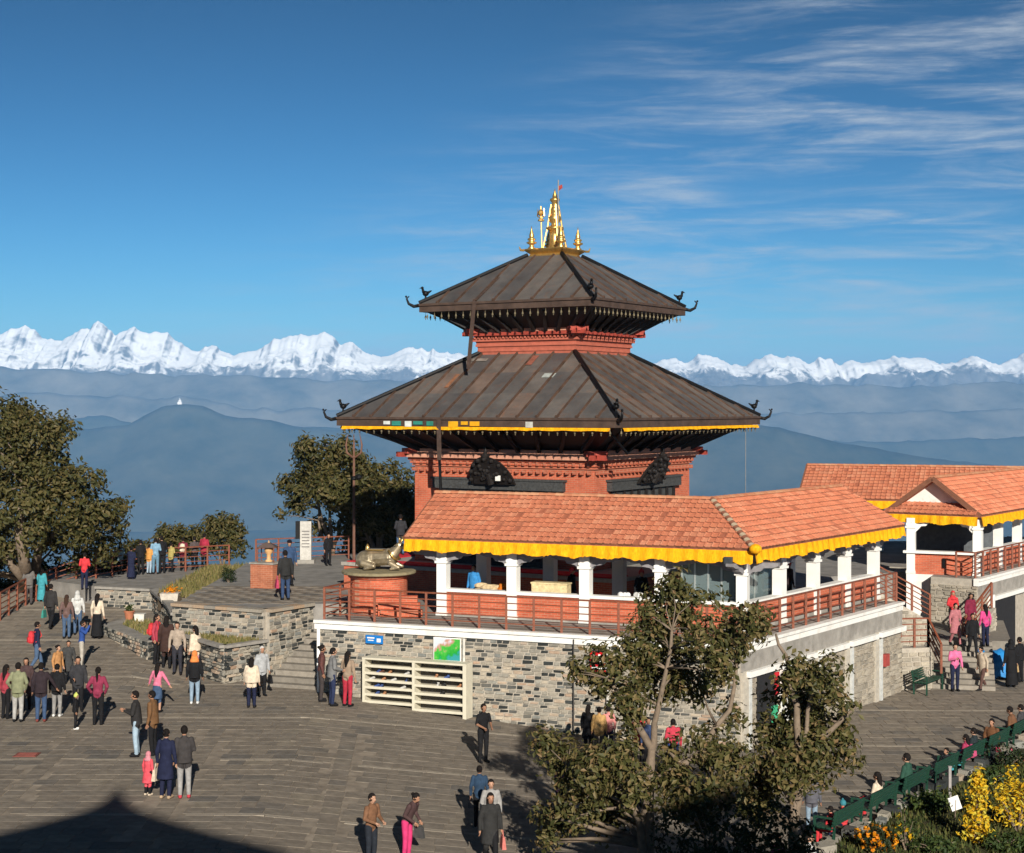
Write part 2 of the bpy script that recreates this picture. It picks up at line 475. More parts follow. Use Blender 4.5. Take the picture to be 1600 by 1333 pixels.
# ================================================================== plaza
joint = mat('sand joints', (0.275, 0.23, 0.18), 0.95, 0.4, 2.2)
gx, gy = np.meshgrid(np.linspace(-28, 34, 94), np.linspace(13, 70, 87))
gz = np.vectorize(plaza_z)(gx, gy) - 0.010
plaza = grid_mesh('plaza', gx, gy, gz, joint)
slab_m = mat_rand('grey paving stone', [(0.0, (0.245, 0.208, 0.167)), (0.25, (0.28, 0.238, 0.19)), (0.5, (0.255, 0.22, 0.18)), (0.75, (0.295, 0.25, 0.198)), (0.88, (0.185, 0.168, 0.148)), (1.0, (0.33, 0.28, 0.215))], 0.9, 0.5, 3.2, 0.5)
pale_m = mat_rand('pale paving strip', [(0.0, (0.33, 0.285, 0.23)), (1.0, (0.39, 0.34, 0.27))], 0.85, 0.3, 9, 0.4)
def slab_mesh(name, L, W, m, T=0.03):
    a, b, c = L / 2, W / 2, 0.005
    vs = [(-a, -b, -T), (a, -b, -T), (a, b, -T), (-a, b, -T), (-a, -b, -c), (a, -b, -c), (a, b, -c), (-a, b, -c),
          (-a + c, -b + c, 0), (a - c, -b + c, 0), (a - c, b - c, 0), (-a + c, b - c, 0)]
    fs = [(0, 1, 5, 4), (1, 2, 6, 5), (2, 3, 7, 6), (3, 0, 4, 7), (4, 5, 9, 8), (5, 6, 10, 9), (6, 7, 11, 10), (7, 4, 8, 11), (8, 9, 10, 11)]
    return MB().add(vs, fs).mesh(name, m)
GARDEN = [(1.6, 33.0), (5.6, 34.6), (8.06, 38.2), (17.5, 49.9), (36, 46), (36, 12), (0.6, 12), (0.6, 31)]
def inside(poly, x, y):
    r = False; n = len(poly)
    for i in range(n):
        (x0, y0), (x1, y1) = poly[i][:2], poly[(i + 1) % n][:2]
        if (y0 > y) != (y1 > y) and x < (x1 - x0) * (y - y0) / (y1 - y0) + x0: r = not r
    return r
def slope_frame(x, y, z=0.0, yaw=0.0):
    e = 0.1
    gx_ = (plaza_z(x + e, y) - plaza_z(x - e, y)) / (2 * e); gy_ = (plaza_z(x, y + e) - plaza_z(x, y - e)) / (2 * e)
    nz = V(-gx_, -gy_, 1).normalized(); ax = V(math.cos(yaw), math.sin(yaw), 0); ax = (ax - nz * ax.dot(nz)).normalized()
    return frame4((x, y, plaza_z(x, y) + z), ax, nz.cross(ax), nz)
LENS = [0.45, 0.55, 0.65, 0.8]
by_len = {L: [] for L in LENS}; strips = []
y = 31.0; row = 0
rs = random.Random(3)
while y < 66:
    strip = row % 11 == 0
    W = 0.16 if strip else 0.54
    x = -27 + rs.random() * 0.6
    while x < 27:
        L = 0.9 if strip else rs.choice(LENS)
        cx = x + L / 2; x += L + 0.014
        cy = y
        vis = abs(cx / cy) < 0.345 and (HZ - plaza_z(cx, cy) / cy * F) < 1370
        if not vis or inside(GARDEN, cx, cy): continue
        if cy > 58 and -12 < cx < 13: continue
        colx = [k for k in (-12.05, -8.15, -4.3) if abs(cx - (k - (cy - 38) * 0.05)) < L / 2 + 0.12]
        if colx and cy < 46.3: continue
        (strips if strip else by_len[L]).append((cx, cy))
    if y < 46.2:
        for k in (-12.05, -8.15, -4.3):
            kx = k - (y - 38) * 0.05
            if abs(kx / y) < 0.345: by_len[0.45].append((kx, y))
    y += W / 2 + 0.014 + (0.27 if (row + 1) % 11 else 0.08); row += 1  # half of this row, joint, half of the next
allm = []
for L in LENS:
    me = slab_mesh('paving_slab', L, 0.54, slab_m)
    ms = [slope_frame(a, b, rs.uniform(-0.002, 0.003), rs.uniform(-0.008, 0.008)) for a, b in by_len[L]]
    pieces('paving_slab', [me], ms, plaza, 66, key=lambda i, ms=ms: -0 + ms[i].translation.y, stuff_name='paving_slabs')
me = slab_mesh('strip_slab', 0.9, 0.16, pale_m)
pieces('strip_slab', [me], [slope_frame(a, b, 0.002) for a, b in strips], plaza, 30, stuff_name='strip_slabs')
# red drain cover set into the paving
p = on(42, 1180, plaza_z)
dc = MB().box((0, 0, 0.012), (0.62, 0.5, 0.016))
for k in range(5): dc.box((0, -0.18 + k * 0.09, 0.022), (0.5, 0.03, 0.012))
o = dc.build('drain_cover', mat('red oxide cover', (0.22, 0.07, 0.055), 0.7)); o.matrix_basis = slope_frame(p.x, p.y)
tag(o, 'dull red drain cover set in the grey paving', 'drain cover')
# ================================================================== materials of the buildings
def mat_brick(name='red brick', c1=(0.56, 0.135, 0.07), c2=(0.43, 0.095, 0.052), mortar=(0.46, 0.24, 0.16), sc=1.0):
    if name in _mats: return _mats[name]
    m, nt, b = nodes_of(name)
    t = nt.nodes.new('ShaderNodeTexCoord'); s = nt.nodes.new('ShaderNodeSeparateXYZ'); nt.links.new(t.outputs['Object'], s.inputs[0])
    a = nt.nodes.new('ShaderNodeMath'); a.operation = 'ADD'; nt.links.new(s.outputs[0], a.inputs[0]); nt.links.new(s.outputs[1], a.inputs[1])
    c = nt.nodes.new('ShaderNodeCombineXYZ'); nt.links.new(a.outputs[0], c.inputs[0]); nt.links.new(s.outputs[2], c.inputs[1])
    k = nt.nodes.new('ShaderNodeTexBrick'); nt.links.new(c.outputs[0], k.inputs['Vector'])
    k.inputs['Color1'].default_value = (*c1, 1); k.inputs['Color2'].default_value = (*c2, 1); k.inputs['Mortar'].default_value = (*mortar, 1)
    k.inputs['Scale'].default_value = 1.0; k.inputs['Brick Width'].default_value = 0.23 * sc; k.inputs['Row Height'].default_value = 0.075 * sc
    k.inputs['Mortar Size'].default_value = 0.008; k.inputs['Bias'].default_value = -0.2
    f = noise(nt, 2.5, 6, 0.7)
    nt.links.new(mixc(nt, 1.0, k.outputs['Color'], ramp(nt, f, [(0.25, (0.72, 0.7, 0.68)), (0.75, (1.15, 1.12, 1.1))]), 'MULTIPLY'), b.inputs['Base Color'])
    b.inputs['Roughness'].default_value = 0.9; b.inputs['Specular IOR Level'].default_value = 0.15
    bump(nt, b, k.outputs['Fac'], -0.4, 0.01)
    _mats[name] = m; return m
brick = mat_brick()
white = mat('white paint', (0.80, 0.79, 0.75), 0.7, 0.06, 3, bmp=0.08, dirt=(0.62, 0.58, 0.52))
rust = mat('rust brown railing paint', (0.20, 0.062, 0.032), 0.55, 0.3, 12, bmp=0.1)
tile_m = mat_rand('terracotta tile', [(0.0, (0.60, 0.195, 0.105)), (0.3, (0.70, 0.25, 0.135)), (0.6, (0.63, 0.21, 0.115)), (0.85, (0.74, 0.31, 0.18)), (0.96, (0.48, 0.16, 0.09)), (1.0, (0.42, 0.14, 0.08))], 0.8, 0.35, 6, 0.3)
tile_deck = mat('terracotta bedding', (0.30, 0.11, 0.06), 0.9)
stone_m = mat_rand('split stone', [(0.0, (0.03, 0.034, 0.033)), (0.2, (0.05, 0.055, 0.054)), (0.26, (0.12, 0.12, 0.11)), (0.42, (0.40, 0.36, 0.29)), (0.6, (0.29, 0.275, 0.235)), (0.75, (0.54, 0.46, 0.35)), (0.86, (0.44, 0.30, 0.21)), (0.9, (0.40, 0.38, 0.32)), (1.0, (0.20, 0.21, 0.20))], 0.85, 0.4, 9, 0.7)
rubble_m = mat_rand('pale rubble stone', [(0.0, (0.36, 0.31, 0.24)), (0.4, (0.46, 0.41, 0.33)), (0.7, (0.30, 0.27, 0.22)), (1.0, (0.52, 0.46, 0.36))], 0.9, 0.4, 7, 0.7)
mortar = mat('grey mortar', (0.40, 0.36, 0.30), 0.95, 0.25, 5)
concrete = mat('weathered concrete', (0.30, 0.28, 0.25), 0.9, 0.3, 2.5, dirt=(0.19, 0.175, 0.155))
dark_wood = mat('blackened carved wood', (0.016, 0.013, 0.012), 0.6, 0.4, 9, bmp=0.5)
black_iron = mat('black iron', (0.012, 0.012, 0.013), 0.45, 0.3, 12, metal=0.5)
red_paint = mat('red painted cornice', (0.34, 0.055, 0.035), 0.7, 0.3, 4)
gold = mat('gilded copper', (0.80, 0.50, 0.16), 0.34, 0.2, 8, metal=0.85, bmp=0.15)
def mat_metal_roof():
    m, nt, b = nodes_of('weathered copper sheet')
    t = nt.nodes.new('ShaderNodeTexCoord')
    a = noise(nt, 1.1, 7, 0.7); c = noise(nt, 3.5, 6, 0.75, sc3=(1, 0.3, 1))
    base = ramp(nt, a, [(0.25, (0.085, 0.080, 0.078)), (0.5, (0.135, 0.125, 0.118)), (0.72, (0.19, 0.172, 0.158))])
    k = nt.nodes.new('ShaderNodeMapRange'); k.inputs[1].default_value = 0.55; k.inputs[2].default_value = 0.75; nt.links.new(c, k.inputs[0])
    base = mixc(nt, k.outputs[0], base, (0.21, 0.115, 0.075))
    r = ramp(nt, rand01(nt), [(0, (0.72, 0.72, 0.75)), (0.6, (1.0, 1.0, 1.0)), (0.9, (1.25, 1.15, 1.06)), (1, (1.4, 1.1, 0.95))])
    nt.links.new(mixc(nt, 1.0, base, r, 'MULTIPLY'), b.inputs['Base Color'])
    b.inputs['Metallic'].default_value = 0.25; b.inputs['Roughness'].default_value = 0.55
    bump(nt, b, a, 0.25, 0.03); return m
copper = mat_metal_roof()
seam_m = mat('rusty roof seam', (0.10, 0.06, 0.042), 0.6, 0.5, 3, metal=0.2)
def mat_cloth_yellow():
    m, nt, b = nodes_of('marigold yellow fringe')
    f = noise(nt, 9, 6, 0.75, sc3=(2.2, 2.2, 0.6))
    nt.links.new(ramp(nt, f, [(0.26, (0.62, 0.17, 0.006)), (0.45, (0.80, 0.34, 0.008)), (0.62, (0.84, 0.45, 0.012)), (0.76, (0.88, 0.66, 0.12))]), b.inputs['Base Color'])
    b.inputs['Roughness'].default_value = 0.9; b.inputs['Specular IOR Level'].default_value = 0.1
    return m
yellow = mat_cloth_yellow()

def dirs(a): return V(a[0], a[1], 0).normalized()
UP = V(0, 0, 1)
E, N = dirs((0.925, -0.381)), dirs((-0.381, -0.925))
E2, N2 = dirs((0.578, 0.816)), dirs((0.816, -0.578))
def PA(e, n, z=0): p = E * e + N * n; p.z = z; return p
def PB(e, n, z=0): p = E2 * e + N2 * n; p.z = z; return p
def corner(na, nb, z=0):
    d = N.x * N2.y - N.y * N2.x
    return V((na * N2.y - N.y * nb) / d, (N.x * nb - na * N2.x) / d, z)

def stone_unit(k):
    r = random.Random(k); j = lambda s=0.06: r.uniform(-s, s)
    vs = []
    for z in (-0.5, 0.5):
        for x, y in ((-0.5, 0.5), (0.5, 0.5)): vs.append((x * (1 + j()), y, z * (1 + j(0.1))))
    for z in (-0.42, 0.42):
        for x in (-0.45, 0.45): vs.append((x * (1 + j()), -0.5 + j(0.2), z * (1 + j(0.12))))
    # 0,1 back low; 2,3 back high; 4,5 front low; 6,7 front high
    return MB().add(vs, [(0, 2, 3, 1), (4, 5, 7, 6), (0, 1, 5, 4), (2, 6, 7, 3), (0, 4, 6, 2), (1, 3, 7, 5)])
STONES = [stone_unit(k).mesh('stone', stone_m) for k in range(5)]
RUBBLE = [stone_unit(k + 9).mesh('rubble_stone', rubble_m) for k in range(5)]
def lay_stones(p0, d, out, L, z0, z1, parent, meshes=STONES, limit=300, wmin=0.18, wmax=0.42, hmin=0.10, hmax=0.16, seed=1, name='stone', depth=0.1, proud=0.035, skip=None):
    """courses of stones on a wall face: from p0 along d for L; z0 may be a function of (x, y)"""
    r = random.Random(seed); d = dirs(d); out = dirs(out); ms = []
    zlow = min(z0(*(p0 + d * (L * k / 6)).xy) for k in range(7)) if callable(z0) else z0
    z = z1
    while z > zlow + 0.03:
        h = min(r.uniform(hmin, hmax), z - zlow); s = -r.random() * 0.2
        while s < L:
            w = r.uniform(wmin, wmax); a, b = max(s, 0.0), min(s + w, L); s += w + 0.03
            if b - a < 0.06: continue
            c = p0 + d * ((a + b) / 2)
            if callable(z0) and z - h < z0(c.x, c.y) - 0.12: continue
            if skip and skip((a + b) / 2, z - h / 2): continue
            k = r.uniform(0.6, 1.25)
            q = c + out * (proud * k - depth / 2); q.z = z - h / 2
            ms.append(frame4(q, d, -out, UP, (b - a, depth, h - 0.026)))
        z -= h
    pieces(name, meshes, ms, parent, limit, stuff_name=name + 's')

# ---- roof tiles
def tile_unit(m, w=0.235, l=0.34):
    vs = []; xs = [-0.5, -0.3, 0.18, 0.36, 0.5]; zs = [0.010, 0.0, 0.0, 0.030, 0.016]
    for y, dz in ((-0.5, 0.036), (0.5, 0.0)):
        for x, z in zip(xs, zs): vs.append((x * w, y * l, z + dz))
    n = 5; fs = [(i, i + 1, n + i + 1, n + i) for i in range(n - 1)]
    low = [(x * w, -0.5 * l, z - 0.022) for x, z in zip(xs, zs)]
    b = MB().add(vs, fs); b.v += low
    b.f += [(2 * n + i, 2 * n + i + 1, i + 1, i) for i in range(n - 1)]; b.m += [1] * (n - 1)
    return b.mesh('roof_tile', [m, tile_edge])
tile_edge = mat_rand('dark tile edge', [(0, (0.16, 0.07, 0.045)), (1, (0.34, 0.13, 0.075))], 0.9, 0.3, 6, 0)  # butt face of each tile, darker than its top
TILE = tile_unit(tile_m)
def tiled_face(A, B, C, D, ms, cw=0.235, ch=0.28, lift=0.012, seed=0):
    """tile positions on a roof face: A-B eave (left to right from outside), D-C ridge"""
    r = random.Random(seed)
    u = (B - A).normalized(); w0 = (D - A); nrm = u.cross(w0).normalized(); v = nrm.cross(u)
    H = w0.dot(v)
    rows = max(1, int(round(H / ch))); ch = H / rows
    for j in range(rows):
        t = (j + 0.5) / rows
        xl = (A + (D - A) * t - A).dot(u); xr = (B + (C - B) * t - A).dot(u)
        n = max(1, int(round((xr - xl) / cw)))
        for i in range(n):
            x = xl + (xr - xl) * (i + 0.5) / n
            p = A + u * x + v * (j * ch + ch * 0.5) + nrm * (lift + r.uniform(-0.003, 0.004))
            a = r.uniform(-0.012, 0.012)
            ms.append(frame4(p, u * math.cos(a) + v * math.sin(a), v * math.cos(a) - u * math.sin(a), nrm, ((xr - xl) / n / cw, ch / 0.28, 1)))
def ridge_tiles(p, q, parent, m, name='ridge_tile', r=0.11, step=0.3, alt=None):
    d = q - p; n = max(1, int(d.length / step)); dn = d.normalized()
    side = dn.cross(UP).normalized(); up = side.cross(dn)
    def unit(mm):
        mb = MB(); k = 6
        vs = []
        for y, rr in ((-0.5, r * 1.08), (0.5, r * 0.92)):
            for i in range(k + 1):
                t = math.pi * i / k; vs.append((math.cos(t) * rr, y * step * 1.12, math.sin(t) * rr * 0.8))
        fs = [(i, i + 1, k + 1 + i + 1, k + 1 + i) for i in range(k)] + [tuple(range(k, -1, -1)), tuple(range(k + 1, 2 * k + 2))]
        return mb.add(vs, fs).mesh(name, mm)
    us = [unit(m)] + ([unit(alt)] if alt else [])
    for i in range(n):
        o = bpy.data.objects.new(name, us[i % len(us)]); col.objects.link(o); o.parent = parent
        o.matrix_basis = Matrix.Translation(-origin(parent)) @ frame4(p + dn * ((i + 0.5) * d.length / n), side, dn, up)
def fringe(p, q, drop, parent, out, m, name='fringe', seed=0, wave=0.035):
    """pleated cloth valance hanging from p-q"""
    r = random.Random(seed); d = q - p; n = int(d.length / 0.07); mb = MB(); vs = []
    ph = 0.0
    for i in range(n + 1):
        b = p + d * (i / n); ph += r.uniform(0.5, 1.6)
        w = math.sin(ph) * wave
        dz = drop * (1 + 0.10 * math.sin(ph * 0.37) + r.uniform(-0.06, 0.06))
        for t, k in ((0, 0.3), (0.5, 0.8), (1, 1.0)):
            vs.append(b + out * (0.03 + w * k + 0.05 * t) + V(0, 0, -dz * t))
    fs = []
    for i in range(n):
        for j in range(2):
            a = i * 3 + j; fs.append((a, a + 1, a + 4, a + 3))
    k = len(vs)
    vs2 = [v - out * 0.012 for v in vs]
    mb.add(vs, fs); mb.add(vs2, [tuple(reversed(f)) for f in fs])
    return mb.build(name, m, parent, True)
def railing(pts, parent, h=1.05, spacing=0.95, rails=5, m=None, r=0.032, post=0.075, top=0.05):
    """posts and level bars along a polyline of ground points (sub-parts of parent)"""
    m = m or rust
    for a, b in zip(pts, pts[1:]):
        n = max(1, int(round((b - a).length / spacing)))
        for i in range(n + (b is pts[-1])):
            c = a + (b - a) * (i / n)
            MB().box(c + V(0, 0, h / 2 - 0.02), (post, post, h + 0.04)).build('post', m, parent)
        for k in range(rails):
            z = h * (k + 1) / rails
            w = top if k == rails - 1 else r
            MB().beam(a + V(0, 0, z), b + V(0, 0, z), w * 1.3 if k == rails - 1 else w, w).build('rail', m, parent)
def turned(name, c, x, size, m, parent, mb=None):
    """a box in its own turned axes, so that brick courses follow the wall"""
    o = (mb or MB().box((0, 0, 0), size)).mesh(name, m)
    ob = bpy.data.objects.new(name, o); col.objects.link(ob); ob.parent = parent
    x = dirs(x); ob.matrix_basis = Matrix.Translation(-origin(parent)) @ frame4(c, x, UP.cross(x), UP)
    return ob

# ================================================================== pagoda temple
PC = V(1.72, 64.0, -7.1); PTH = R(-32)
pag = thing('pagoda_temple', 'two tiered brick pagoda temple with dark metal roofs and gilded pinnacle', 'temple', PC, PTH, local=True)
zz = lambda z: z + 7.1
def ring(h, z): return [V(-h, -h, z), V(h, -h, z), V(h, h, z), V(-h, h, z)]
def frustum(name, h0, z0, h1, z1, m, parent=pag):
    return MB().hull(ring(h0, zz(z0)), ring(h1, zz(z1))).build(name, m, parent)
# plinth
pl = frustum('plinth', 6.0, -7.4, 6.0, -6.18, brick)
MB().prism([p.xy for p in ring(6.08, 0)], zz(-6.18), zz(-6.05)).build('coping', mat('plinth coping', (0.36, 0.33, 0.29), 0.9), pl)
# body
wall = frustum('wall', 4.02, -6.06, 4.02, -1.95, brick)
for i, (h, z0, z1) in enumerate(((4.10, -2.32, -2.24), (4.16, -2.22, -2.12), (4.22, -2.10, -2.0))):
    frustum('brick_course', h, z0, h, z1, brick, wall)
# dentils in two rows below the cornice
side_rot = [Matrix.Rotation(math.pi / 2 * k, 4, 'Z') for k in range(4)]
dm = MB().box((0, 0, 0), (0.10, 0.16, 0.14)).mesh('dentil', mat_brick('dentil brick', (0.42, 0.12, 0.07), (0.30, 0.08, 0.05)))
for k in range(4):
    dents = []
    for z in (-2.45, -2.16):
        n = 26
        for i in range(n):
            dents.append(side_rot[k] @ Matrix.Translation(V(-3.9 + 7.8 * i / (n - 1), -4.14, zz(z))))
    pieces('dentil', [dm], dents, wall, 52 if k in (0, 1) else 0, key=lambda i: i, stuff_name='dentils')
# red cornice boards with protruding tips
for k in range(4):
    rt = side_rot[k]
    b = MB().box(V(0, -4.28, zz(-1.90)), (8.3, 0.26, 0.17)); b.v = [tuple(rt @ Vector(v)) for v in b.v]; b.build('cornice_band', mat('pale red plaster', (0.56, 0.27, 0.18), 0.9, 0.25, 5), pag)
    b = MB(); b.box(V(-4.42, -4.28, zz(-1.88)), (0.5, 0.22, 0.19)); b.box(V(4.42, -4.28, zz(-1.88)), (0.5, 0.22, 0.19))
    b.v = [tuple(rt @ Vector(v)) for v in b.v]
    b.build('cornice', red_paint, pag)
    b = MB().box(V(0, -4.19, zz(-1.72)), (8.3, 0.2, 0.16)); b.v = [tuple(rt @ Vector(v)) for v in b.v]
    b.build('cornice_top', mat('pale red plaster'), pag)
    c = MB().box(V(0, 0, 0), (0.8, 0.55, 0.2)); c.v = [tuple(rt @ (Matrix.Translation(V(-4.15, -4.15, zz(-1.74))) @ Matrix.Rotation(R(-45), 4, 'Z') @ Vector(v))) for v in c.v]
    c.build('corner_block', red_paint, pag)
# doors: wide lintel, framed panels, carved tympanum leaning out
carve = mat('dark carved panel', (0.055, 0.056, 0.055), 0.7, 0.5, 14, bmp=0.9)
for k in range(4):
    rt = side_rot[k]
    def put(name, mb, m, par):
        mb.v = [tuple(rt @ Vector(v)) for v in mb.v]; return mb.build(name, m, par)
    dr = put('doorway', MB().box(V(-0.1, -4.05, zz(-4.6)), (5.2, 0.12, 2.9)), carve, pag)
    put('lintel', MB().box(V(-0.1, -4.12, zz(-2.98)), (5.85, 0.26, 0.36)).box(V(-0.1, -4.14, zz(-2.77)), (6.0, 0.3, 0.08)), carve, dr)
    for i in range(9):
        put('panel_post', MB().box(V(-2.5 + i * 0.6, -4.15, zz(-4.5)), (0.12, 0.1, 2.6)), dark_wood, dr)
    # tympanum: half disc, carved rings, finial
    t = MB(); n = 18
    cx, cz, rad = -0.15, zz(-2.95), 0.98
    def half(r0, y0, th):
        f = [V(cx + r0 * math.cos(math.pi * i / n), y0 - 0.62 * (r0 * math.sin(math.pi * i / n)) / rad - 0, cz + r0 * 1.08 * math.sin(math.pi * i / n)) for i in range(n + 1)]
        t.hull(f, [p + V(0, -th, 0) for p in f])
    half(rad, -4.28, 0.10); half(rad * 0.8, -4.39, 0.06)
    for i in range(9):
        a = math.pi * (i + 0.5) / 9
        t.ball(V(cx + 0.9 * rad * math.cos(a), -4.45 - 0.55 * math.sin(a), cz + 0.97 * rad * math.sin(a)), 0.085, 7)
    for q_ in range(26):
        a = random.uniform(0.15, 3.0); q2 = random.uniform(0.25, 0.72)
        t.ball(V(cx + q2 * math.cos(a), -4.46 - 0.62 * q2 * math.sin(a), cz + q2 * 1.05 * math.sin(a)), random.uniform(0.05, 0.10), 7)
    t.tube([V(cx, -4.5, cz + 0.05), V(cx, -4.72, cz + 0.42)], [0.16, 0.10], 9).ball(V(cx, -4.76, cz + 0.52), 0.09, 8)
    t.lathe([(0.12, 0), (0.16, 0.1), (0.07, 0.2), (0.09, 0.28), (0.01, 0.44)], V(cx, -4.9, cz + rad * 1.0), 10)
    put('tympanum', t, dark_wood, dr)
    put('door_opening', MB().box(V(-0.1, -4.13, zz(-4.7)), (1.3, 0.08, 2.5)), mat('dark doorway', (0.008, 0.008, 0.008)), dr)
MB().box(V(0.28, -4.70, zz(-2.70)), (0.22, 0.02, 0.2)).build('notice', white, pag)

def roof_tier(a, z0, b, z1, npan, courses, soff_h, soff_z, bells, fas):
    """one square roof: sheet panels between raised seams, hips, fascia, soffit, struts and bells"""
    rf = group_part('roof', pag)
    Z0, Z1 = zz(z0), zz(z1)
    def hz_(y): return Z0 + (Z1 - Z0) * (a + y) / (a - b)     # y = -distance from the axis
    for k in range(4):
        rt = side_rot[k]
        xs = [-a + 2 * a * i / npan for i in range(npan + 1)]
        slope = V(0, a - b, Z1 - Z0).normalized(); nrm = V(0, -slope.z, slope.y)
        cuts = [-a] + [-a + (a - b) * c for c in courses] + [-b]
        for x0, x1 in zip(xs, xs[1:]):
            for j, (ya, yb) in enumerate(zip(cuts, cuts[1:])):
                lo = []
                # strip clipped by the hips (|x| <= -y)
                pts = []
                for x, y in ((x0, ya), (x1, ya), (x1, yb), (x0, yb)): pts.append((x, y))
                def clip(poly, f):
                    out = []
                    for p, q in zip(poly, poly[1:] + poly[:1]):
                        fp, fq = f(p), f(q)
                        if fp >= 0: out.append(p)
                        if fp * fq < 0:
                            t = fp / (fp - fq); out.append((p[0] + (q[0] - p[0]) * t, p[1] + (q[1] - p[1]) * t))
                    return out
                pts = clip(clip(pts, lambda p: -p[1] - p[0]), lambda p: -p[1] + p[0])
                if len(pts) < 3: continue
                up_ = 0.05 - 0.014 * j
                top = [V(x, y, hz_(y)) + nrm * (up_ + random.uniform(-0.006, 0.006)) for x, y in pts]
                bot = [V(x, y, hz_(y)) + nrm * (-0.02) for x, y in pts]
                mb = MB().hull(bot, top); mb.v = [tuple(rt @ Vector(v)) for v in mb.v]
                mb.build('roof_panel', copper, rf)
        for x in xs[1:-1]:
            yt = -max(b, abs(x)); p = V(x, -a - 0.02, Z0 + 0.06); q = V(x, yt, hz_(yt)) + V(0, 0, 0.06)
            if (q - p).length < 0.25: continue
            mb = MB().beam(p, q, 0.07, 0.09)
            mb.box(p + V(0, 0.06, 0.05), (0.10, 0.14, 0.10))
            mb.v = [tuple(rt @ Vector(v)) for v in mb.v]; mb.build('seam', seam_m, rf)
        # hip with its bird and hooked tip
        c0, c1 = V(a, -a, Z0), V(b, -b, Z1)
        d = (c1 - c0).normalized()
        mb = MB().tube([c0 + V(0, 0, 0.1), c1 + V(0, 0, 0.1)], 0.085, 8)
        mb.v = [tuple(rt @ Vector(v)) for v in mb.v]; hip = mb.build('hip', black_iron, rf)
        o = V(0.7071, -0.7071, 0)
        mb = MB().tube([c0, c0 + o * 0.22 + V(0, 0, -0.04), c0 + o * 0.42 + V(0, 0, 0.06), c0 + o * 0.5 + V(0, 0, 0.26), c0 + o * 0.40 + V(0, 0, 0.36)], [0.07, 0.07, 0.055, 0.04, 0.02], 7)
        mb.ball(c0 + o * 0.52 + V(0, 0, 0.34), 0.045, 6)
        mb.v = [tuple(rt @ Vector(v)) for v in mb.v]; mb.build('hooked_tip', black_iron, hip, True)
        bc = c0 + d * 0.28 + V(0, 0, 0.12)
        mb = MB().tube([bc, bc + V(0, 0, 0.16)], 0.04, 6).ball(bc + V(0, 0, 0.24), (0.13, 0.13, 0.11), 8)
        mb.tube([bc + o * 0.08 + V(0, 0, 0.28), bc + o * 0.12 + V(0, 0, 0.42)], [0.07, 0.05], 6).ball(bc + o * 0.13 + V(0, 0, 0.46), 0.06, 6)
        mb.tube([bc - o * 0.06 + V(0, 0, 0.26), bc - o * 0.24 + V(0, 0, 0.36)], [0.07, 0.02], 5)
        mb.tube([bc + o * 0.18 + V(0, 0, 0.46), bc + o * 0.25 + V(0, 0, 0.43)], [0.025, 0.005], 5)
        mb.v = [tuple(rt @ Vector(v)) for v in mb.v]; mb.build('bird_ornament', black_iron, hip, True)
        # fascia, soffit, struts
        mb = MB().box(V(0, -a + 0.05, Z0 - fas / 2 + 0.02), (2 * a - 0.02, 0.12, fas)).box(V(0, -a - 0.03, Z0 + 0.02), (2 * a + 0.1, 0.07, 0.09))
        mb.v = [tuple(rt @ Vector(v)) for v in mb.v]; mb.build('fascia', mat('brown fascia', (0.075, 0.048, 0.036), 0.7, 0.4, 3), pag)
        e = a - 0.12
        top = [V(-e, -e, Z0 - fas + 0.06), V(e, -e, Z0 - fas + 0.06), V(soff_h, -soff_h, zz(soff_z)), V(-soff_h, -soff_h, zz(soff_z))]
        mb = MB().hull(list(reversed(top)), [p + V(0, 0, 0.08) for p in reversed(top)])
        mb.v = [tuple(rt @ Vector(v)) for v in mb.v]; mb.build('soffit', dark_wood, pag)
        for i in range(9):
            s = -0.88 + 1.76 * i / 8
            mb = MB().beam(V(s * soff_h * 0.98, -soff_h - 0.02, zz(soff_z) - 0.1), V(s * e * 0.96, -e + 0.25, Z0 - fas - 0.02), 0.14, 0.16)
            mb.v = [tuple(rt @ Vector(v)) for v in mb.v]; mb.build('strut', dark_wood, pag)
        for i in range(bells):
            x = -a + 0.35 + (2 * a - 0.7) * i / (bells - 1)
            o_ = bpy.data.objects.new('bell', bell_me); col.objects.link(o_); o_.parent = pag
            o_.matrix_basis = rt @ Matrix.Translation(V(x, -a + 0.06, Z0 - fas - 0.04))
    return rf
bell_me = MB().tube([V(0, 0, 0.08), V(0, 0, -0.06)], 0.008, 4).lathe([(0.040, -0.16), (0.034, -0.11), (0.022, -0.07), (0.008, -0.05)], (0, 0, 0), 7).box((0, 0, -0.20), (0.035, 0.008, 0.07)).mesh('bell', mat('dull brass bell', (0.20, 0.165, 0.10), 0.6, metal=0.3))
roof_tier(6.2, -0.47, 2.08, 2.09, 15, (0.36, 0.68), 4.15, -1.62, 34, 0.30)
roof_tier(3.9, 3.97, 0.79, 5.95, 9, (), 2.46, 3.02, 22, 0.28)
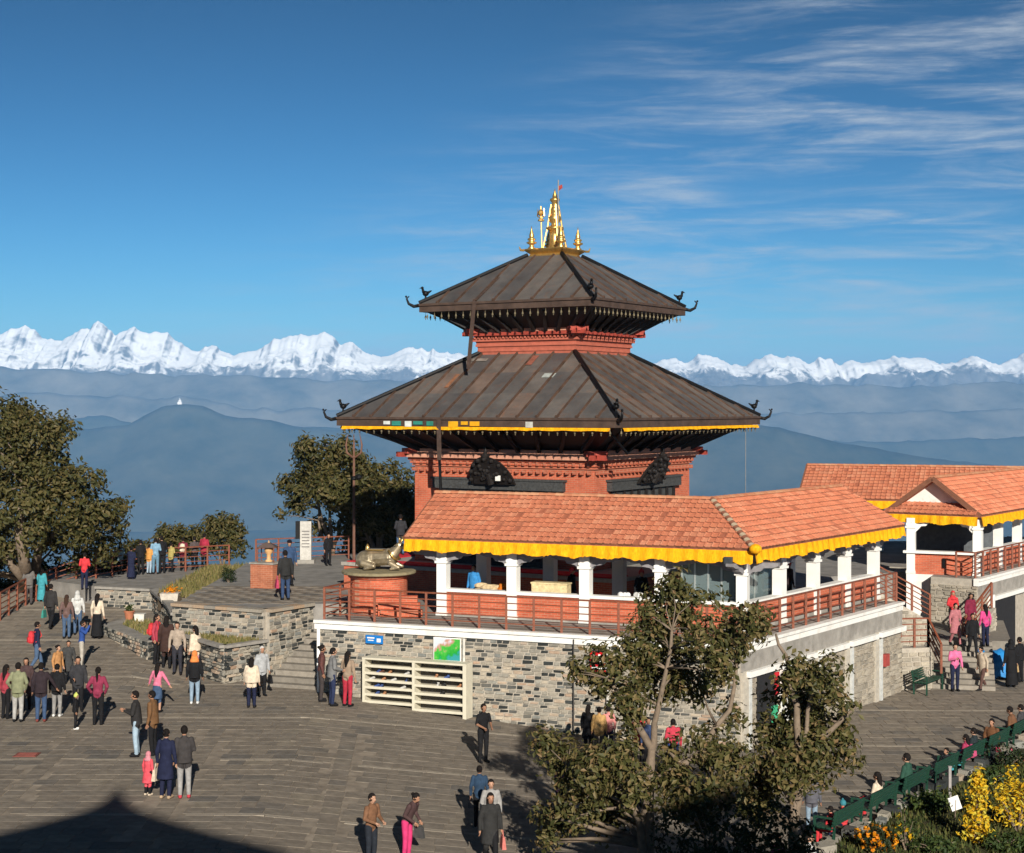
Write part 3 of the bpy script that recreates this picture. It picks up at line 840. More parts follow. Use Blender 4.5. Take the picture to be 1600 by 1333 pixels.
# upper storey
up_w = mat('salmon red brickwork', (0.44, 0.12, 0.075), 0.85, 0.2, 5)
frustum('upper_wall', 2.16, 1.95, 2.34, 2.78, up_w)
for i, (h, z0, z1) in enumerate(((2.24, 2.16, 2.26), (2.30, 2.36, 2.45), (2.38, 2.56, 2.66))):
    frustum('upper_course', h, z0, h, z1, up_w)
um = MB().box((0, 0, 0), (0.075, 0.1, 0.08)).mesh('upper_dentil', up_w)
for k in range(4):
    pieces('upper_dentil', [um], [side_rot[k] @ Matrix.Translation(V(-2.25 + 4.5 * i / 27, -2.40, zz(2.70))) for i in range(28)], pag, 28 if k < 2 else 0, key=lambda i: i, stuff_name='upper_dentils')
    rt = side_rot[k]
    b = MB().box(V(0, -2.45, zz(2.84)), (5.0, 0.18, 0.13)); b.box(V(-2.56, -2.45, zz(2.86)), (0.42, 0.2, 0.16)); b.box(V(2.56, -2.45, zz(2.86)), (0.42, 0.2, 0.16))
    b.v = [tuple(rt @ Vector(v)) for v in b.v]; b.build('upper_cornice', red_paint, pag)
    b = MB().box(V(0, -2.40, zz(2.98)), (4.85, 0.16, 0.13)); b.v = [tuple(rt @ Vector(v)) for v in b.v]; b.build('upper_cornice_top', mat('pale red plaster'), pag)
    c = MB().box(V(0, 0, 0), (0.75, 0.5, 0.17)); c.v = [tuple(rt @ (Matrix.Translation(V(-2.42, -2.42, zz(2.97))) @ Matrix.Rotation(R(-45), 4, 'Z') @ Vector(v))) for v in c.v]
    c.build('corner_block', red_paint, pag)
# gilded pinnacle
pin = group_part('pinnacle', pag)
g = MB().hull(ring(0.84, zz(5.86)), ring(0.72, zz(6.08))).hull(ring(0.72, zz(6.08)), ring(0.92, zz(6.24))).hull(ring(0.92, zz(6.24)), ring(0.86, zz(6.30)))
for k in range(4):
    o_ = side_rot[k] @ V(0.7071, -0.7071, 0); c = side_rot[k] @ V(0.9, -0.9, zz(6.24))
    g.tube([c, c + o_ * 0.14, c + o_ * 0.2 + V(0, 0, 0.14)], [0.06, 0.05, 0.015], 6)
g.build('pinnacle_base', gold, pin)
fin = [(0.17, 0), (0.19, 0.05), (0.10, 0.16), (0.11, 0.24), (0.24, 0.32), (0.24, 0.37), (0.12, 0.42), (0.19, 0.5), (0.19, 0.55), (0.10, 0.6), (0.12, 0.70), (0.09, 0.82), (0.03, 1.05), (0.008, 1.2)]
for x, y in ((-0.68, -0.68), (0.68, -0.68), (0.68, 0.68), (-0.68, 0.68)):
    MB().lathe([(r * 0.85, z * 0.78) for r, z in fin], V(x, y, zz(6.28)), 12).build('corner_finial', gold, pin, True)
MB().lathe([(0.34, 0), (0.36, 0.06), (0.26, 0.14), (0.22, 0.6), (0.24, 0.78), (0.36, 0.84), (0.36, 0.9), (0.18, 0.97), (0.13, 1.04), (0.25, 1.18), (0.27, 1.3), (0.16, 1.42), (0.16, 1.5), (0.2, 1.58), (0.17, 1.68), (0.10, 1.76), (0.14, 1.82), (0.12, 1.9), (0.2, 1.98), (0.2, 2.04), (0.10, 2.1), (0.09, 2.2), (0.03, 2.36), (0.01, 2.46)], V(0, 0, zz(6.28)), 18).build('central_spire', gold, pin, True)
for a_ in range(4):
    c, s = math.cos(R(45 + 90 * a_)), math.sin(R(45 + 90 * a_))
    MB().tube([V(0.5 * c, 0.5 * s, zz(6.28)), V(0.30 * c, 0.30 * s, zz(7.2)), V(0.15 * c, 0.15 * s, zz(8.1))], 0.035, 6).build('stay', gold, pin)
# trident on its own pole beside the spire, and a thin flag pole
tb = V(-0.40, -0.34, zz(6.28))
tr = MB().tube([tb, tb + V(-0.05, 0, 1.75)], 0.03, 6).lathe([(0.13, 0), (0.13, 0.06), (0.05, 0.1)], tb + V(-0.04, 0, 1.15), 8).lathe([(0.05, 0), (0.14, 0.08), (0.10, 0.2), (0.04, 0.26)], tb + V(-0.05, 0, 1.36), 8)
for s in (-1, 0, 1): tr.tube([tb + V(-0.05, 0, 1.25), tb + V(-0.05 + s * 0.16, 0, 1.36), tb + V(-0.05 + s * 0.14, 0, 1.66)], [0.03, 0.03, 0.008], 5)
tr.build('trident', gold, pin)
fp = V(0.26, -0.2, zz(6.3))
MB().tube([fp, fp + V(0.02, 0, 2.75)], 0.022, 6).build('flag_pole', mat('dull pole', (0.3, 0.28, 0.25)), pin)
MB().add([fp + V(0.02, 0, 2.3), fp + V(0.2, 0.02, 2.42), fp + V(0.18, 0.02, 2.56), fp + V(0.02, 0, 2.5), fp + V(0.02, 0.01, 2.3), fp + V(0.2, 0.03, 2.42), fp + V(0.18, 0.03, 2.56), fp + V(0.02, 0.01, 2.5)], [(0, 1, 2, 3), (7, 6, 5, 4), (0, 4, 5, 1), (1, 5, 6, 2), (2, 6, 7, 3)]).build('pennant', mat('faded red cloth', (0.35, 0.06, 0.05)), pin)
# long metal banners hanging over the eaves on the front-left side
ban = mat('dull metal banner', (0.10, 0.065, 0.05), 0.5, 0.3, 6, metal=0.3)
MB().beam(V(-1.25, -0.9, zz(5.86)), V(-1.25, -3.94, zz(4.08)), 0.16, 0.02).beam(V(-1.25, -3.98, zz(4.06)), V(-1.5, -4.02, zz(1.45)), 0.17, 0.02).build('banner', ban, pag)
MB().beam(V(-1.35, -6.25, zz(-0.42)), V(-1.30, -6.27, zz(-2.0)), 0.19, 0.02).build('banner', ban, pag)
for x_, y_, za, zb in ((-1.62, -5.9, -0.7, -4.6), (1.0, -5.9, -0.8, -1.7), (5.6, -5.9, -0.8, -1.7)):
    MB().tube([V(x_, y_, zz(za)), V(x_, y_ + (0.3 if zb < -4 else 1.5), zz(zb))], 0.055, 7).build('prop_pole', black_iron, pag)
# patched sheets and a bare metal spot on the lower roof
for x_, t_, w_, h_, c_ in ((1.9, 0.62, 0.5, 0.3, (0.42, 0.45, 0.42)), (0.55, 0.86, 0.3, 0.7, (0.30, 0.11, 0.075)), (-2.3, 0.55, 0.16, 1.0, (0.33, 0.15, 0.08)), (-1.9, 0.88, 0.7, 0.2, (0.26, 0.23, 0.2))):
    y_ = -6.2 + (6.2 - 2.08) * t_; z_ = zz(-0.47) + 2.56 * t_; sl = V(0, 4.12, 2.56).normalized(); nn_ = V(0, -sl.z, sl.y)
    MB().box(V(x_, y_, z_) + nn_ * 0.06, (w_, h_, 0.012), (V(1, 0, 0), sl, nn_)).build('sheet_patch', mat('patch %.2f' % c_[0], c_, 0.5, 0.4, 4, metal=0.2), pag)
# cloth garland below the lower eave on the two seen sides
for k in (0, 1, 3):
    rt = side_rot[k]
    p, q = rt @ V(-5.9, -6.2, zz(-0.76)), rt @ V(5.9, -6.2, zz(-0.76))
    fringe(p, q, 0.11, pag, (rt @ V(0, -1, 0)), yellow, 'garland', 5 + k, 0.02)
for k_, (x, c) in enumerate(((-3.75, (0.6, 0.64, 0.6)), (-3.3, (0.03, 0.22, 0.17)), (-2.75, (0.6, 0.64, 0.6)), (-2.3, (0.03, 0.22, 0.17)), (-1.75, (0.03, 0.2, 0.15)), (-0.7, (0.72, 0.36, 0.01)), (-0.2, (0.72, 0.36, 0.01)), (0.25, (0.70, 0.33, 0.01)), (2.6, (0.5, 0.5, 0.45)))):
    MB().box(V(x, -6.245, zz(-0.62 - 0.02 * (k_ % 3))), (0.3 + 0.12 * (k_ % 2), 0.02, 0.13 + 0.04 * (k_ % 3))).build('cloth_strip', mat('cloth strip %.2f %.2f' % c[:2], c, 0.9), pag)
MB().tube([V(6.0, 5.2, zz(-0.78)), V(6.0, 5.2, zz(-4.4))], 0.012, 4).build('bell_rope', mat('grey rope', (0.25, 0.24, 0.22)), pag)

# ================================================================== front pavilion (wraps the terrace corner)
DK = -7.04
DA, DB = -46.13, -21.74           # deck edge
CA, CB = -48.8, -22.9             # front columns
RA, RB = -48.2, -22.3             # eave
e0, e1_ = -25.9, 54.9
pav = thing('corner_pavilion', 'open pavilion with orange tile roof, yellow fringe and stone base beside the pagoda', 'pavilion', PA(-20, -49, -7.04))
L0, CC, R1 = PA(e0, DA), corner(DA, DB), PB(e1_, DB)
deck_poly = [p.xy for p in (L0, CC, R1, PB(e1_, DB - 6.5), corner(DA - 7.5, DB - 6.5), PA(e0, DA - 7.5))]
MB().prism(deck_poly, -11.0, DK - 0.02).build('base', mortar, pav)
deck_m = mat('deck paving', (0.27, 0.245, 0.215), 0.9, 0.3, 2.2)
MB().prism(deck_poly, DK - 0.02, DK).build('deck', deck_m, pav)
# white ledge in two steps
for a, b, out in ((L0, CC, N), (CC, R1, N2)):
    d = (b - a).normalized()
    for o_, z, h in ((0.16, DK - 0.03, 0.10), (0.09, DK - 0.18, 0.2)):
        ex0 = -0.1 if out is N else 0.0
        MB().beam(a + d * ex0 + out * (o_ / 2 - 0.06) + V(0, 0, z), b + d * (o_ if out is N else 0) + out * (o_ / 2 - 0.06) + V(0, 0, z), o_ + 0.12, h).build('ledge', white, pav)
# stone face on the plaza side
sw = group_part('stone_wall', pav)
LA = (CC - L0).length
lay_stones(V(L0.x, L0.y, 0), E, N, LA, plaza_z, DK - 0.29, sw, seed=5, limit=300, wmin=0.15, wmax=0.36, hmin=0.09, hmax=0.14)
MB().box(PA(e0 + 0.04, DA + 0.06, -8.4), (0.1, 0.1, 2.3)).build('corner_post', white, pav)
MB().tube([PA(e0 + 5.3, DA + 0.12, DK - 0.3), PA(e0 + 5.3, DA + 0.12, -9.75)], 0.045, 7).build('downpipe', mat('pale pipe', (0.55, 0.53, 0.48)), pav)
MB().tube([PA(e0 + 9.0, DA + 0.13, DK - 0.12), PA(e0 + 9.0, DA + 0.13, -10.05)], 0.022, 6).build('cable', mat('dark cable', (0.06, 0.055, 0.05)), pav)
MB().tube([PA(e0 + 10.1, DA + 0.13, DK - 0.3), PA(e0 + 10.1, DA + 0.13, -10.1)], 0.04, 7).build('downpipe', mat('pale pipe'), pav)
# lower storey on the right-hand side: plaster band, white lintel, rubble bays, blue frames
LB = (R1 - CC).length
turned('plaster_band', CC + E2 * (LB / 2) + N2 * 0.03 + V(0, 0, -7.60), E2, (LB - 0.1, 0.1, 0.55), concrete, pav)
for i in range(5):
    a0 = 0.2 + i * LB / 5
    turned('lintel', CC + E2 * (a0 + LB / 10 - 0.1) + N2 * 0.1 + V(0, 0, -7.96), E2, (LB / 5 - 0.3, 0.28, 0.17), white, pav)
    turned('pier', CC + E2 * (a0 - 0.06 + (0.1 if i == 0 else 0)) + N2 * 0.02 + V(0, 0, -9.1), E2, (0.3, 0.16, 2.5), mat('pier plaster', (0.46, 0.42, 0.35), 0.9), pav)
    bay = group_part('rubble_bay', pav)
    lay_stones(CC + E2 * (a0 + 0.45), E2, N2, LB / 5 - 0.62, plaza_z, -8.08, bay, RUBBLE, 60, 0.18, 0.5, 0.13, 0.24, 20 + i, 'rubble_stone', 0.12, 0.05)
    turned('door_frame', CC + E2 * (a0 + 0.3) + N2 * 0.06 + V(0, 0, -9.1), E2, (0.16, 0.12, 2.4), mat('pale blue paint', (0.10, 0.33, 0.42) if i > 1 else (0.55, 0.56, 0.54), 0.6), pav)
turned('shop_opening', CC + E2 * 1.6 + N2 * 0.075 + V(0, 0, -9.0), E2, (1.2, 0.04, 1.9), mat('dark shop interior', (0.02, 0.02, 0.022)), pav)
turned('white_pillar', CC + E2 * 2.6 + N2 * 0.14 + V(0, 0, -9.15), E2, (0.34, 0.2, 2.35), white, pav)
turned('red_sign_strip', CC + E2 * 2.25 + N2 * 0.12 + V(0, 0, -8.5), E2, (0.24, 0.05, 0.7), mat('red sign', (0.55, 0.02, 0.03)), pav)
turned('green_notice', CC + E2 * 2.1 + N2 * 0.12 + V(0, 0, -9.4), E2, (0.36, 0.05, 0.5), mat('green notice', (0.05, 0.4, 0.2)), pav)
# railing round the deck edge
rl = group_part('railing', pav)
rp = [PA(e0 + 0.15, DA - 2.3, DK), PA(e0 + 0.15, DA - 0.13, DK), corner(DA - 0.13, DB - 0.13, DK), PB(e1_ - 0.1, DB - 0.13, DK)]
railing(rp, rl, 1.06, 0.92)
# columns, sills, brick panels
colA = [CA_e for CA_e in (-22.6, -20.05, -17.5, -14.95)]
colB = [47.4, 50.0, 52.6, 55.2]
cpt = corner(CA, CB)
cap_m = mat('grey carved bracket', (0.24, 0.23, 0.24), 0.8)
def column(c, x, parent=pav, z0=DK, z1=-4.85, w=0.35):
    mb = MB(); mb.box(V(0, 0, (z1 - z0) / 2), (w, w, z1 - z0))
    mb.box(V(0, 0, 0.06), (w + 0.05, w + 0.05, 0.12)); mb.box(V(0, 0, z1 - z0 - 0.38), (w + 0.1, w + 0.1, 0.08)); mb.box(V(0, 0, z1 - z0 - 0.26), (w + 0.04, w + 0.04, 0.1))
    return turned('column', V(c.x, c.y, z0), x, None, white, parent, mb)
def bracket(c, x, parent=pav, z=-4.85, w=1.15):
    """carved bracket capital spreading under the beam"""
    pr = [(-w, 0), (w, 0), (w, -0.09), (w * 0.82, -0.16), (w * 0.6, -0.17), (w * 0.52, -0.27), (0.34, -0.31), (0.26, -0.38), (-0.26, -0.38), (-0.34, -0.31), (-w * 0.52, -0.27), (-w * 0.6, -0.17), (-w * 0.82, -0.16), (-w, -0.09)]
    mb = MB().hull([V(a, -0.13, b) for a, b in pr], [V(a, 0.13, b) for a, b in pr])
    return turned('bracket', V(c.x, c.y, z), x, None, cap_m, parent, mb)
allA = [PA(e, CA) for e in colA]; allB = [PB(e, CB) for e in colB]
for c in allA: column(c, E); bracket(c, E)
column(cpt, E); bracket(cpt, E); bracket(cpt + V(0, 0, 0), E2, w=0.9)
for c in allB: column(c, E2); bracket(c, E2)
for lst, d in ((allA + [cpt], E), ([cpt] + allB, E2)):
    for a, b in zip(lst, lst[1:]):
        m_ = (a + b) / 2; L = (b - a).length - 0.35
        turned('brick_panel', m_ + V(0, 0, -6.60), d, (L, 0.2, 0.76), brick, pav)
        turned('kerb', m_ + V(0, 0, -6.99), d, (L, 0.26, 0.1), concrete, pav)
        turned('sill', m_ + V(0, 0, -6.17), d, (L, 0.34, 0.1), white, pav)
    turned('beam', (lst[0] + lst[-1]) / 2 + V(0, 0, -4.72), d, ((lst[-1] - lst[0]).length + 0.5, 0.3, 0.24), cap_m, pav)
# rear columns and low rear parapet
for e in colA: column(PA(e, -52.2), E, z1=-4.6, w=0.4)
column(corner(-52.2, -26.3), E, z1=-4.6, w=0.4)
for e in colB[1:]: column(PB(e, -26.3), E2, z1=-4.6, w=0.4)
# glazed corner room
glass, gnt, gb = nodes_of('tinted glass')
gb.inputs['Base Color'].default_value = (0.25, 0.33, 0.34, 1); gb.inputs['Roughness'].default_value = 0.06; gb.inputs['Transmission Weight'].default_value = 0.55; gb.inputs['IOR'].default_value = 1.45
frame_m = mat('aluminium frame', (0.42, 0.46, 0.44), 0.4, 0.1, metal=0.5)
gr = group_part('glazed_screen', pav)
ga, gbp = PA(-14.4, CA - 0.45), corner(CA - 0.45, CB - 0.45)
for i in range(4):
    p, q = ga + (gbp - ga) * (i / 4), ga + (gbp - ga) * ((i + 1) / 4)
    turned('pane', (p + q) / 2 + V(0, 0, -5.6), E, ((q - p).length - 0.05, 0.02, 1.7), glass, gr)
    turned('mullion', p + V(0, 0, -5.65), E, (0.06, 0.07, 2.0), frame_m, gr)
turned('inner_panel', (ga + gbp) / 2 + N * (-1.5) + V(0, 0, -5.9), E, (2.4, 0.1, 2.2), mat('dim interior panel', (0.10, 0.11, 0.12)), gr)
for i in range(2):
    p, q = gbp + E2 * (i * 1.3), gbp + E2 * ((i + 1) * 1.3)
    turned('pane', (p + q) / 2 + V(0, 0, -5.6), E2, (1.24, 0.02, 1.7), glass, gr)
    turned('mullion', q + V(0, 0, -5.65), E2, (0.06, 0.07, 2.0), frame_m, gr)
# roof: gabled, mitred at the corner
ZE, ZR_ = -4.40, -3.05
def secA(e): return [PA(e, RA, ZE), PA(e, RA - 2.5, ZR_), PA(e, RA - 5.0, ZE)]
def secB(e): return [PB(e, RB, ZE), PB(e, RB - 2.5, ZR_), PB(e, RB - 5.0, ZE)]
secC = [corner(RA, RB, ZE), corner(RA - 2.5, RB - 2.5, ZR_), corner(RA - 5.0, RB - 5.0, ZE)]
S0, S2 = secA(-23.75), secB(56.6)
roof = group_part('roof', pav)
def slab_roof(sa, sb, parent, nm='roof_deck', m=tile_deck, th=0.1):
    for i, j in ((0, 1), (1, 2)):
        q = [sa[i], sb[i], sb[j], sa[j]]
        MB().hull([p - V(0, 0, th) for p in q], q).build(nm, m, parent)
slab_roof(S0, secC, roof); slab_roof(secC, S2, roof)
tiles = []
tiled_face(S0[0], secC[0], secC[1], S0[1], tiles, seed=1)
tiled_face(secC[0], S2[0], S2[1], secC[1], tiles, seed=2)
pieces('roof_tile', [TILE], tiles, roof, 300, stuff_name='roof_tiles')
back = []
tiled_face(secC[2], S0[2], S0[1], secC[1], back, seed=3); tiled_face(S2[2], secC[2], secC[1], S2[1], back, seed=4)
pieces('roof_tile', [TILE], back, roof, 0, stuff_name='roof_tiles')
cream_tile = mat('mortared hip tile', (0.45, 0.36, 0.25), 0.9)
hip_tile = mat('brown hip tile', (0.24, 0.10, 0.06), 0.85)
ridge_m = mat_rand('ridge tile clay', [(0, (0.50, 0.19, 0.10)), (1, (0.58, 0.30, 0.17))], 0.85, 0.3, 8)
up3 = V(0, 0, 0.02)
ridge_tiles(S0[1] + up3, secC[1] + up3, roof, ridge_m, alt=cream_tile if False else None)
ridge_tiles(secC[1] + up3, S2[1] + up3, roof, ridge_m)
ridge_tiles(secC[1] + up3, secC[0] + V(0, 0, 0.05), roof, hip_tile, 'hip_tile', 0.10, 0.17, cream_tile)
MB().ball(secC[0] + (N + N2) * 0.1 + V(0, 0, 0.02), (0.2, 0.2, 0.16), 12).build('marigold_boss', yellow, roof)
bm_ = mat('barge board', (0.20, 0.085, 0.05), 0.8)
for s, d in ((S0, E * -1), (S2, E2)):
    for i, j in ((0, 1), (2, 1)):
        MB().beam(s[i] + d * 0.03 + V(0, 0, -0.06), s[j] + d * 0.03 + V(0, 0, -0.06), 0.06, 0.16).build('barge_board', bm_, roof)
soff = mat('grey eave lining', (0.28, 0.26, 0.27), 0.9)
MB().beam(S0[0] + V(0, 0, -0.1) - N * 0.04, secC[0] + V(0, 0, -0.1) - N * 0.04, 0.05, 0.12).build('eave_board', bm_, roof)
MB().beam(secC[0] + V(0, 0, -0.1) - N2 * 0.04, S2[0] + V(0, 0, -0.1) - N2 * 0.04, 0.05, 0.12).build('eave_board', bm_, roof)
# sloped lining under the eave from the fringe back to the beam
for a, b, a2, b2 in ((S0[0], secC[0], PA(-23.75, CA - 0.1), corner(CA - 0.1, CB - 0.1)), (secC[0], S2[0], corner(CA - 0.1, CB - 0.1), PB(56.6, CB - 0.1))):
    q = [V(a.x, a.y, ZE - 0.17), V(b.x, b.y, ZE - 0.17), V(b2.x, b2.y, -4.62), V(a2.x, a2.y, -4.62)]
    MB().hull([p - V(0, 0, 0.03) for p in q], q).build('eave_lining', soff, roof)
fringe(S0[0] + V(0, 0, -0.06), secC[0] + V(0, 0, -0.06), 0.38, pav, N, yellow, 'fringe', 1)
fringe(secC[0] + V(0, 0, -0.06), S2[0] + V(0, 0, -0.06), 0.36, pav, N2, yellow, 'fringe', 2, 0.05)
# flood lamp under the eave
lp = corner(RA, RB, ZE - 0.36) - E * 0.75 + N * 0.12
MB().box(lp, (0.26, 0.16, 0.22), (E, N, UP)).box(lp + N * 0.085, (0.2, 0.02, 0.16), (E, N, UP)).build('flood_lamp', mat('lamp housing', (0.05, 0.055, 0.06), 0.3), pav)
# gable infill at the two ends
for s, d in ((S0, E), (S2, E2 * -1)):
    q = [s[0] + d * 0.35 + V(0, 0, -0.1), s[1] + d * 0.35 + V(0, 0, -0.1), s[2] + d * 0.35 + V(0, 0, -0.1)]
    MB().hull(q, [p + d * 0.1 for p in q]).build('gable', white, pav)

# ================================================================== rear pavilion beyond the steps
pv2 = thing('rear_pavilion', 'white arched pavilion with a gabled orange tile roof above the steps', 'pavilion', PB(66, -24, -7.04))
s0e, s1e = 64.9, 82.0
G0 = [PB(s0e, -22.25, -4.5), PB(s0e, -24.3, -3.03), PB(s0e, -26.4, -4.5)]
G1 = [PB(s1e, -22.25, -4.5), PB(s1e, -24.3, -3.03), PB(s1e, -26.4, -4.5)]
rf2 = group_part('roof', pv2)
slab_roof(G0, G1, rf2)
t2 = []
tiled_face(G0[0], G1[0], G1[1], G0[1], t2, seed=7)
J = PB(77.5, -24.3, -3.0); K = J + V(-0.937, 0.349, 0) * 10.6; K.z = -3.0
BD = (K - J).normalized(); BN = V(-BD.y, BD.x, 0) if V(-BD.y, BD.x, 0).y < 0 else V(BD.y, -BD.x, 0)
B0 = [K + BN * 2.6 + V(0, 0, -1.5), K, K - BN * 2.6 + V(0, 0, -1.5)]
B1 = [J + BN * 2.6 + V(0, 0, -1.5), J, J - BN * 2.6 + V(0, 0, -1.5)]
slab_roof(B0, B1, rf2)
tiled_face(B0[0], B1[0], B1[1], B0[1], t2, seed=8)
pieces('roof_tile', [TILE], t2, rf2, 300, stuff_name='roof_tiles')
ridge_tiles(G0[1] + up3, G1[1] + up3, rf2, ridge_m); ridge_tiles(K + up3, J + up3, rf2, ridge_m)
for s, d in ((G0, E2 * -1), (B0, BD)):
    for i, j in ((0, 1), (2, 1)):
        MB().beam(s[i] + d * 0.03 + V(0, 0, -0.05), s[j] + d * 0.03 + V(0, 0, 0.0), 0.08, 0.2).build('barge_board', bm_, rf2)
fringe(G0[0] + V(0, 0, -0.08), G1[0] + V(0, 0, -0.08), 0.36, pv2, N2, yellow, 'fringe', 11)
fringe(B0[0] + V(0, 0, -0.08), B1[0] + V(0, 0, -0.08), 0.34, pv2, BN, yellow, 'fringe', 12)
# gable face: pent strip of tiles, white pediment
gd = (G0[0] - G0[2]); gd.z = 0; gw = gd.length; gd = gd.normalized(); gn = V(gd.y, -gd.x, 0)
gn = gn if gn.y < 0 else -gn
gin = 0.5
q = [G0[2] - gn * gin + V(0, 0, -0.1), G0[0] - gn * gin + V(0, 0, -0.1), G0[1] - gn * gin + V(0, 0, -0.1)]
MB().hull(q, [p - gn * 0.1 for p in q]).build('pediment', white, pv2)
pa, pb_ = G0[2] + gn * 0.35 + V(0, 0, 0.0), G0[0] + gn * 0.35 + V(0, 0, 0.0)
pc, pd_ = G0[0] - gn * gin + V(0, 0, 0.42) - gd * 0.55, G0[2] - gn * gin + V(0, 0, 0.42) + gd * 0.55
MB().hull([p - V(0, 0, 0.06) for p in (pa, pb_, pc, pd_)], [pa, pb_, pc, pd_]).build('pent_deck', tile_deck, rf2)
pt = []; tiled_face(pa, pb_, pc, pd_, pt, seed=9)
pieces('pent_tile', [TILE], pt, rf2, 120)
fringe(pa + V(0, 0, -0.06), pb_ + V(0, 0, -0.06), 0.34, pv2, gn, yellow, 'fringe', 13)
# porch: two white columns, arched beam, sill, brick panel, white wall below
pl_, pr_ = V(16.85, 67.25, 0), V(19.35, 66.2, 0)
px_ = (pr_ - pl_).normalized(); pn = V(px_.y, -px_.x, 0)
column(pl_, px_, pv2, DK, -4.7, 0.34); column(pr_, px_, pv2, DK, -4.7, 0.34)
Lp = (pr_ - pl_).length
pr2 = [(-Lp / 2, 0), (Lp / 2, 0), (Lp / 2 - 0.17, -0.62), (Lp / 2 - 0.3, -0.5), (Lp / 2 - 0.42, -0.36), (Lp / 2 - 0.62, -0.34), (Lp / 2 - 0.72, -0.22), (-Lp / 2 + 0.72, -0.22), (-Lp / 2 + 0.62, -0.34), (-Lp / 2 + 0.42, -0.36), (-Lp / 2 + 0.3, -0.5), (-Lp / 2 + 0.17, -0.62)]
mb = MB().hull([V(a, -0.12, b) for a, b in pr2], [V(a, 0.12, b) for a, b in pr2])
turned('arched_beam', (pl_ + pr_) / 2 + V(0, 0, -4.68), px_, None, white, pv2, mb)
turned('sill', (pl_ + pr_) / 2 + V(0, 0, -6.12) + pn * 0.02, px_, (Lp + 0.6, 0.5, 0.1), white, pv2)
turned('brick_panel', (pl_ + pr_) / 2 + V(0, 0, -6.62), px_, (Lp - 0.34, 0.2, 0.86), brick, pv2)
turned('porch_wall', (pl_ + pr_) / 2 + V(0, 0, -8.6), px_, (Lp + 0.36, 0.34, 3.1), white, pv2)
turned('lamp_bracket', (pl_ + pr_) / 2 + V(0, 0, -6.55) + pn * 0.14, px_, (0.1, 0.1, 0.4), black_iron, pv2)
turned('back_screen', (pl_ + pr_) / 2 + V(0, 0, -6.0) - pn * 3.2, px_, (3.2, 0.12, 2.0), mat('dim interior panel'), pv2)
# deck beside it with railing and stone lower wall
dk2 = [p.xy for p in (PB(63.9, -22.05), PB(86, -22.05), PB(86, -28), PB(66.8, -28), PB(66.8, -24.6), PB(63.9, -24.0))]
MB().prism(dk2, -11.0, DK - 0.02).build('base', mortar, pv2)
MB().prism(dk2, DK - 0.02, DK).build('deck', deck_m, pv2)
for o_, z, h in ((0.16, DK - 0.03, 0.10), (0.09, DK - 0.18, 0.2)):
    MB().beam(PB(63.8, -22.05 + o_ / 2 - 0.06, z), PB(86, -22.05 + o_ / 2 - 0.06, z), o_ + 0.12, h).build('ledge', white, pv2)
turned('plaster_band', PB(74.9, -22.02, -7.60), E2, (21.9, 0.1, 0.55), concrete, pv2)
turned('lintel', PB(70, -21.95, -7.96), E2, (9.5, 0.28, 0.17), white, pv2)
turned('lower_pillar', PB(65.3, -21.96, -9.1), E2, (0.36, 0.24, 2.6), white, pv2)
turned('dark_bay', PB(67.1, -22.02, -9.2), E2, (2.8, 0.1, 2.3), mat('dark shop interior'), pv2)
bay = group_part('rubble_bay', pv2)
lay_stones(PB(63.95, -22.05), E2, N2, 1.15, -10.3, -7.35, bay, RUBBLE, 60, 0.18, 0.4, 0.12, 0.2, 44, 'rubble_stone', 0.12, 0.05)
lay_stones(PB(63.9, -24.0), N2, E2 * -1, 1.95, -10.3, -7.33, bay, RUBBLE, 60, 0.18, 0.4, 0.12, 0.2, 45, 'rubble_stone', 0.12, 0.05)
r2 = group_part('railing', pv2)
railing([PB(64.1, -23.0, DK), PB(64.05, -22.18, DK), PB(80, -22.18, DK)], r2, 1.06, 0.92)
for e in (66.6, 69.2, 71.8, 74.4, 77.0):
    column(PB(e, -22.95), E2, pv2, DK, -4.7, 0.34); bracket(PB(e, -22.95), E2, pv2, -4.7, 0.9)
for e in (67.9, 70.5, 73.1, 75.7):
    turned('brick_panel', PB(e, -22.95, -6.62), E2, (2.26, 0.2, 0.86), brick, pv2)
    turned('sill', PB(e, -22.95, -6.15), E2, (2.26, 0.34, 0.1), white, pv2)
for e in (68, 71, 74, 77): column(PB(e, -26.0), E2, pv2, DK, -4.6, 0.34)
for i in range(4): column(K + (J - K) * ((i + 0.6) / 4.4) + BN * 2.1, BD, pv2, DK, -4.7, 0.34)

# ================================================================== terraces, steps, left-hand walls
TZ = -7.1
U1, U2, U3 = V(-12.1, 57.3, 0), V(-8.55, 55.4, 0), V(-7.27, 57.3, 0)
terr_m = mat('terrace paving', (0.24, 0.225, 0.205), 0.9, 0.35, 1.6)
ter = MB().prism([p.xy for p in (U1, U2, U3, V(-5.0, 57.4, 0), PA(e0, DA - 7.4), V(3, 52.5, 0), V(12.5, 60, 0), V(13.3, 66.5, 0), V(17, 68.5, 0), V(22, 84, 0), V(-6, 84, 0), V(-9.6, 74.4, 0), V(-12, 72.2, 0))], -11.2, TZ).build('terrace', terr_m)
struct(ter)
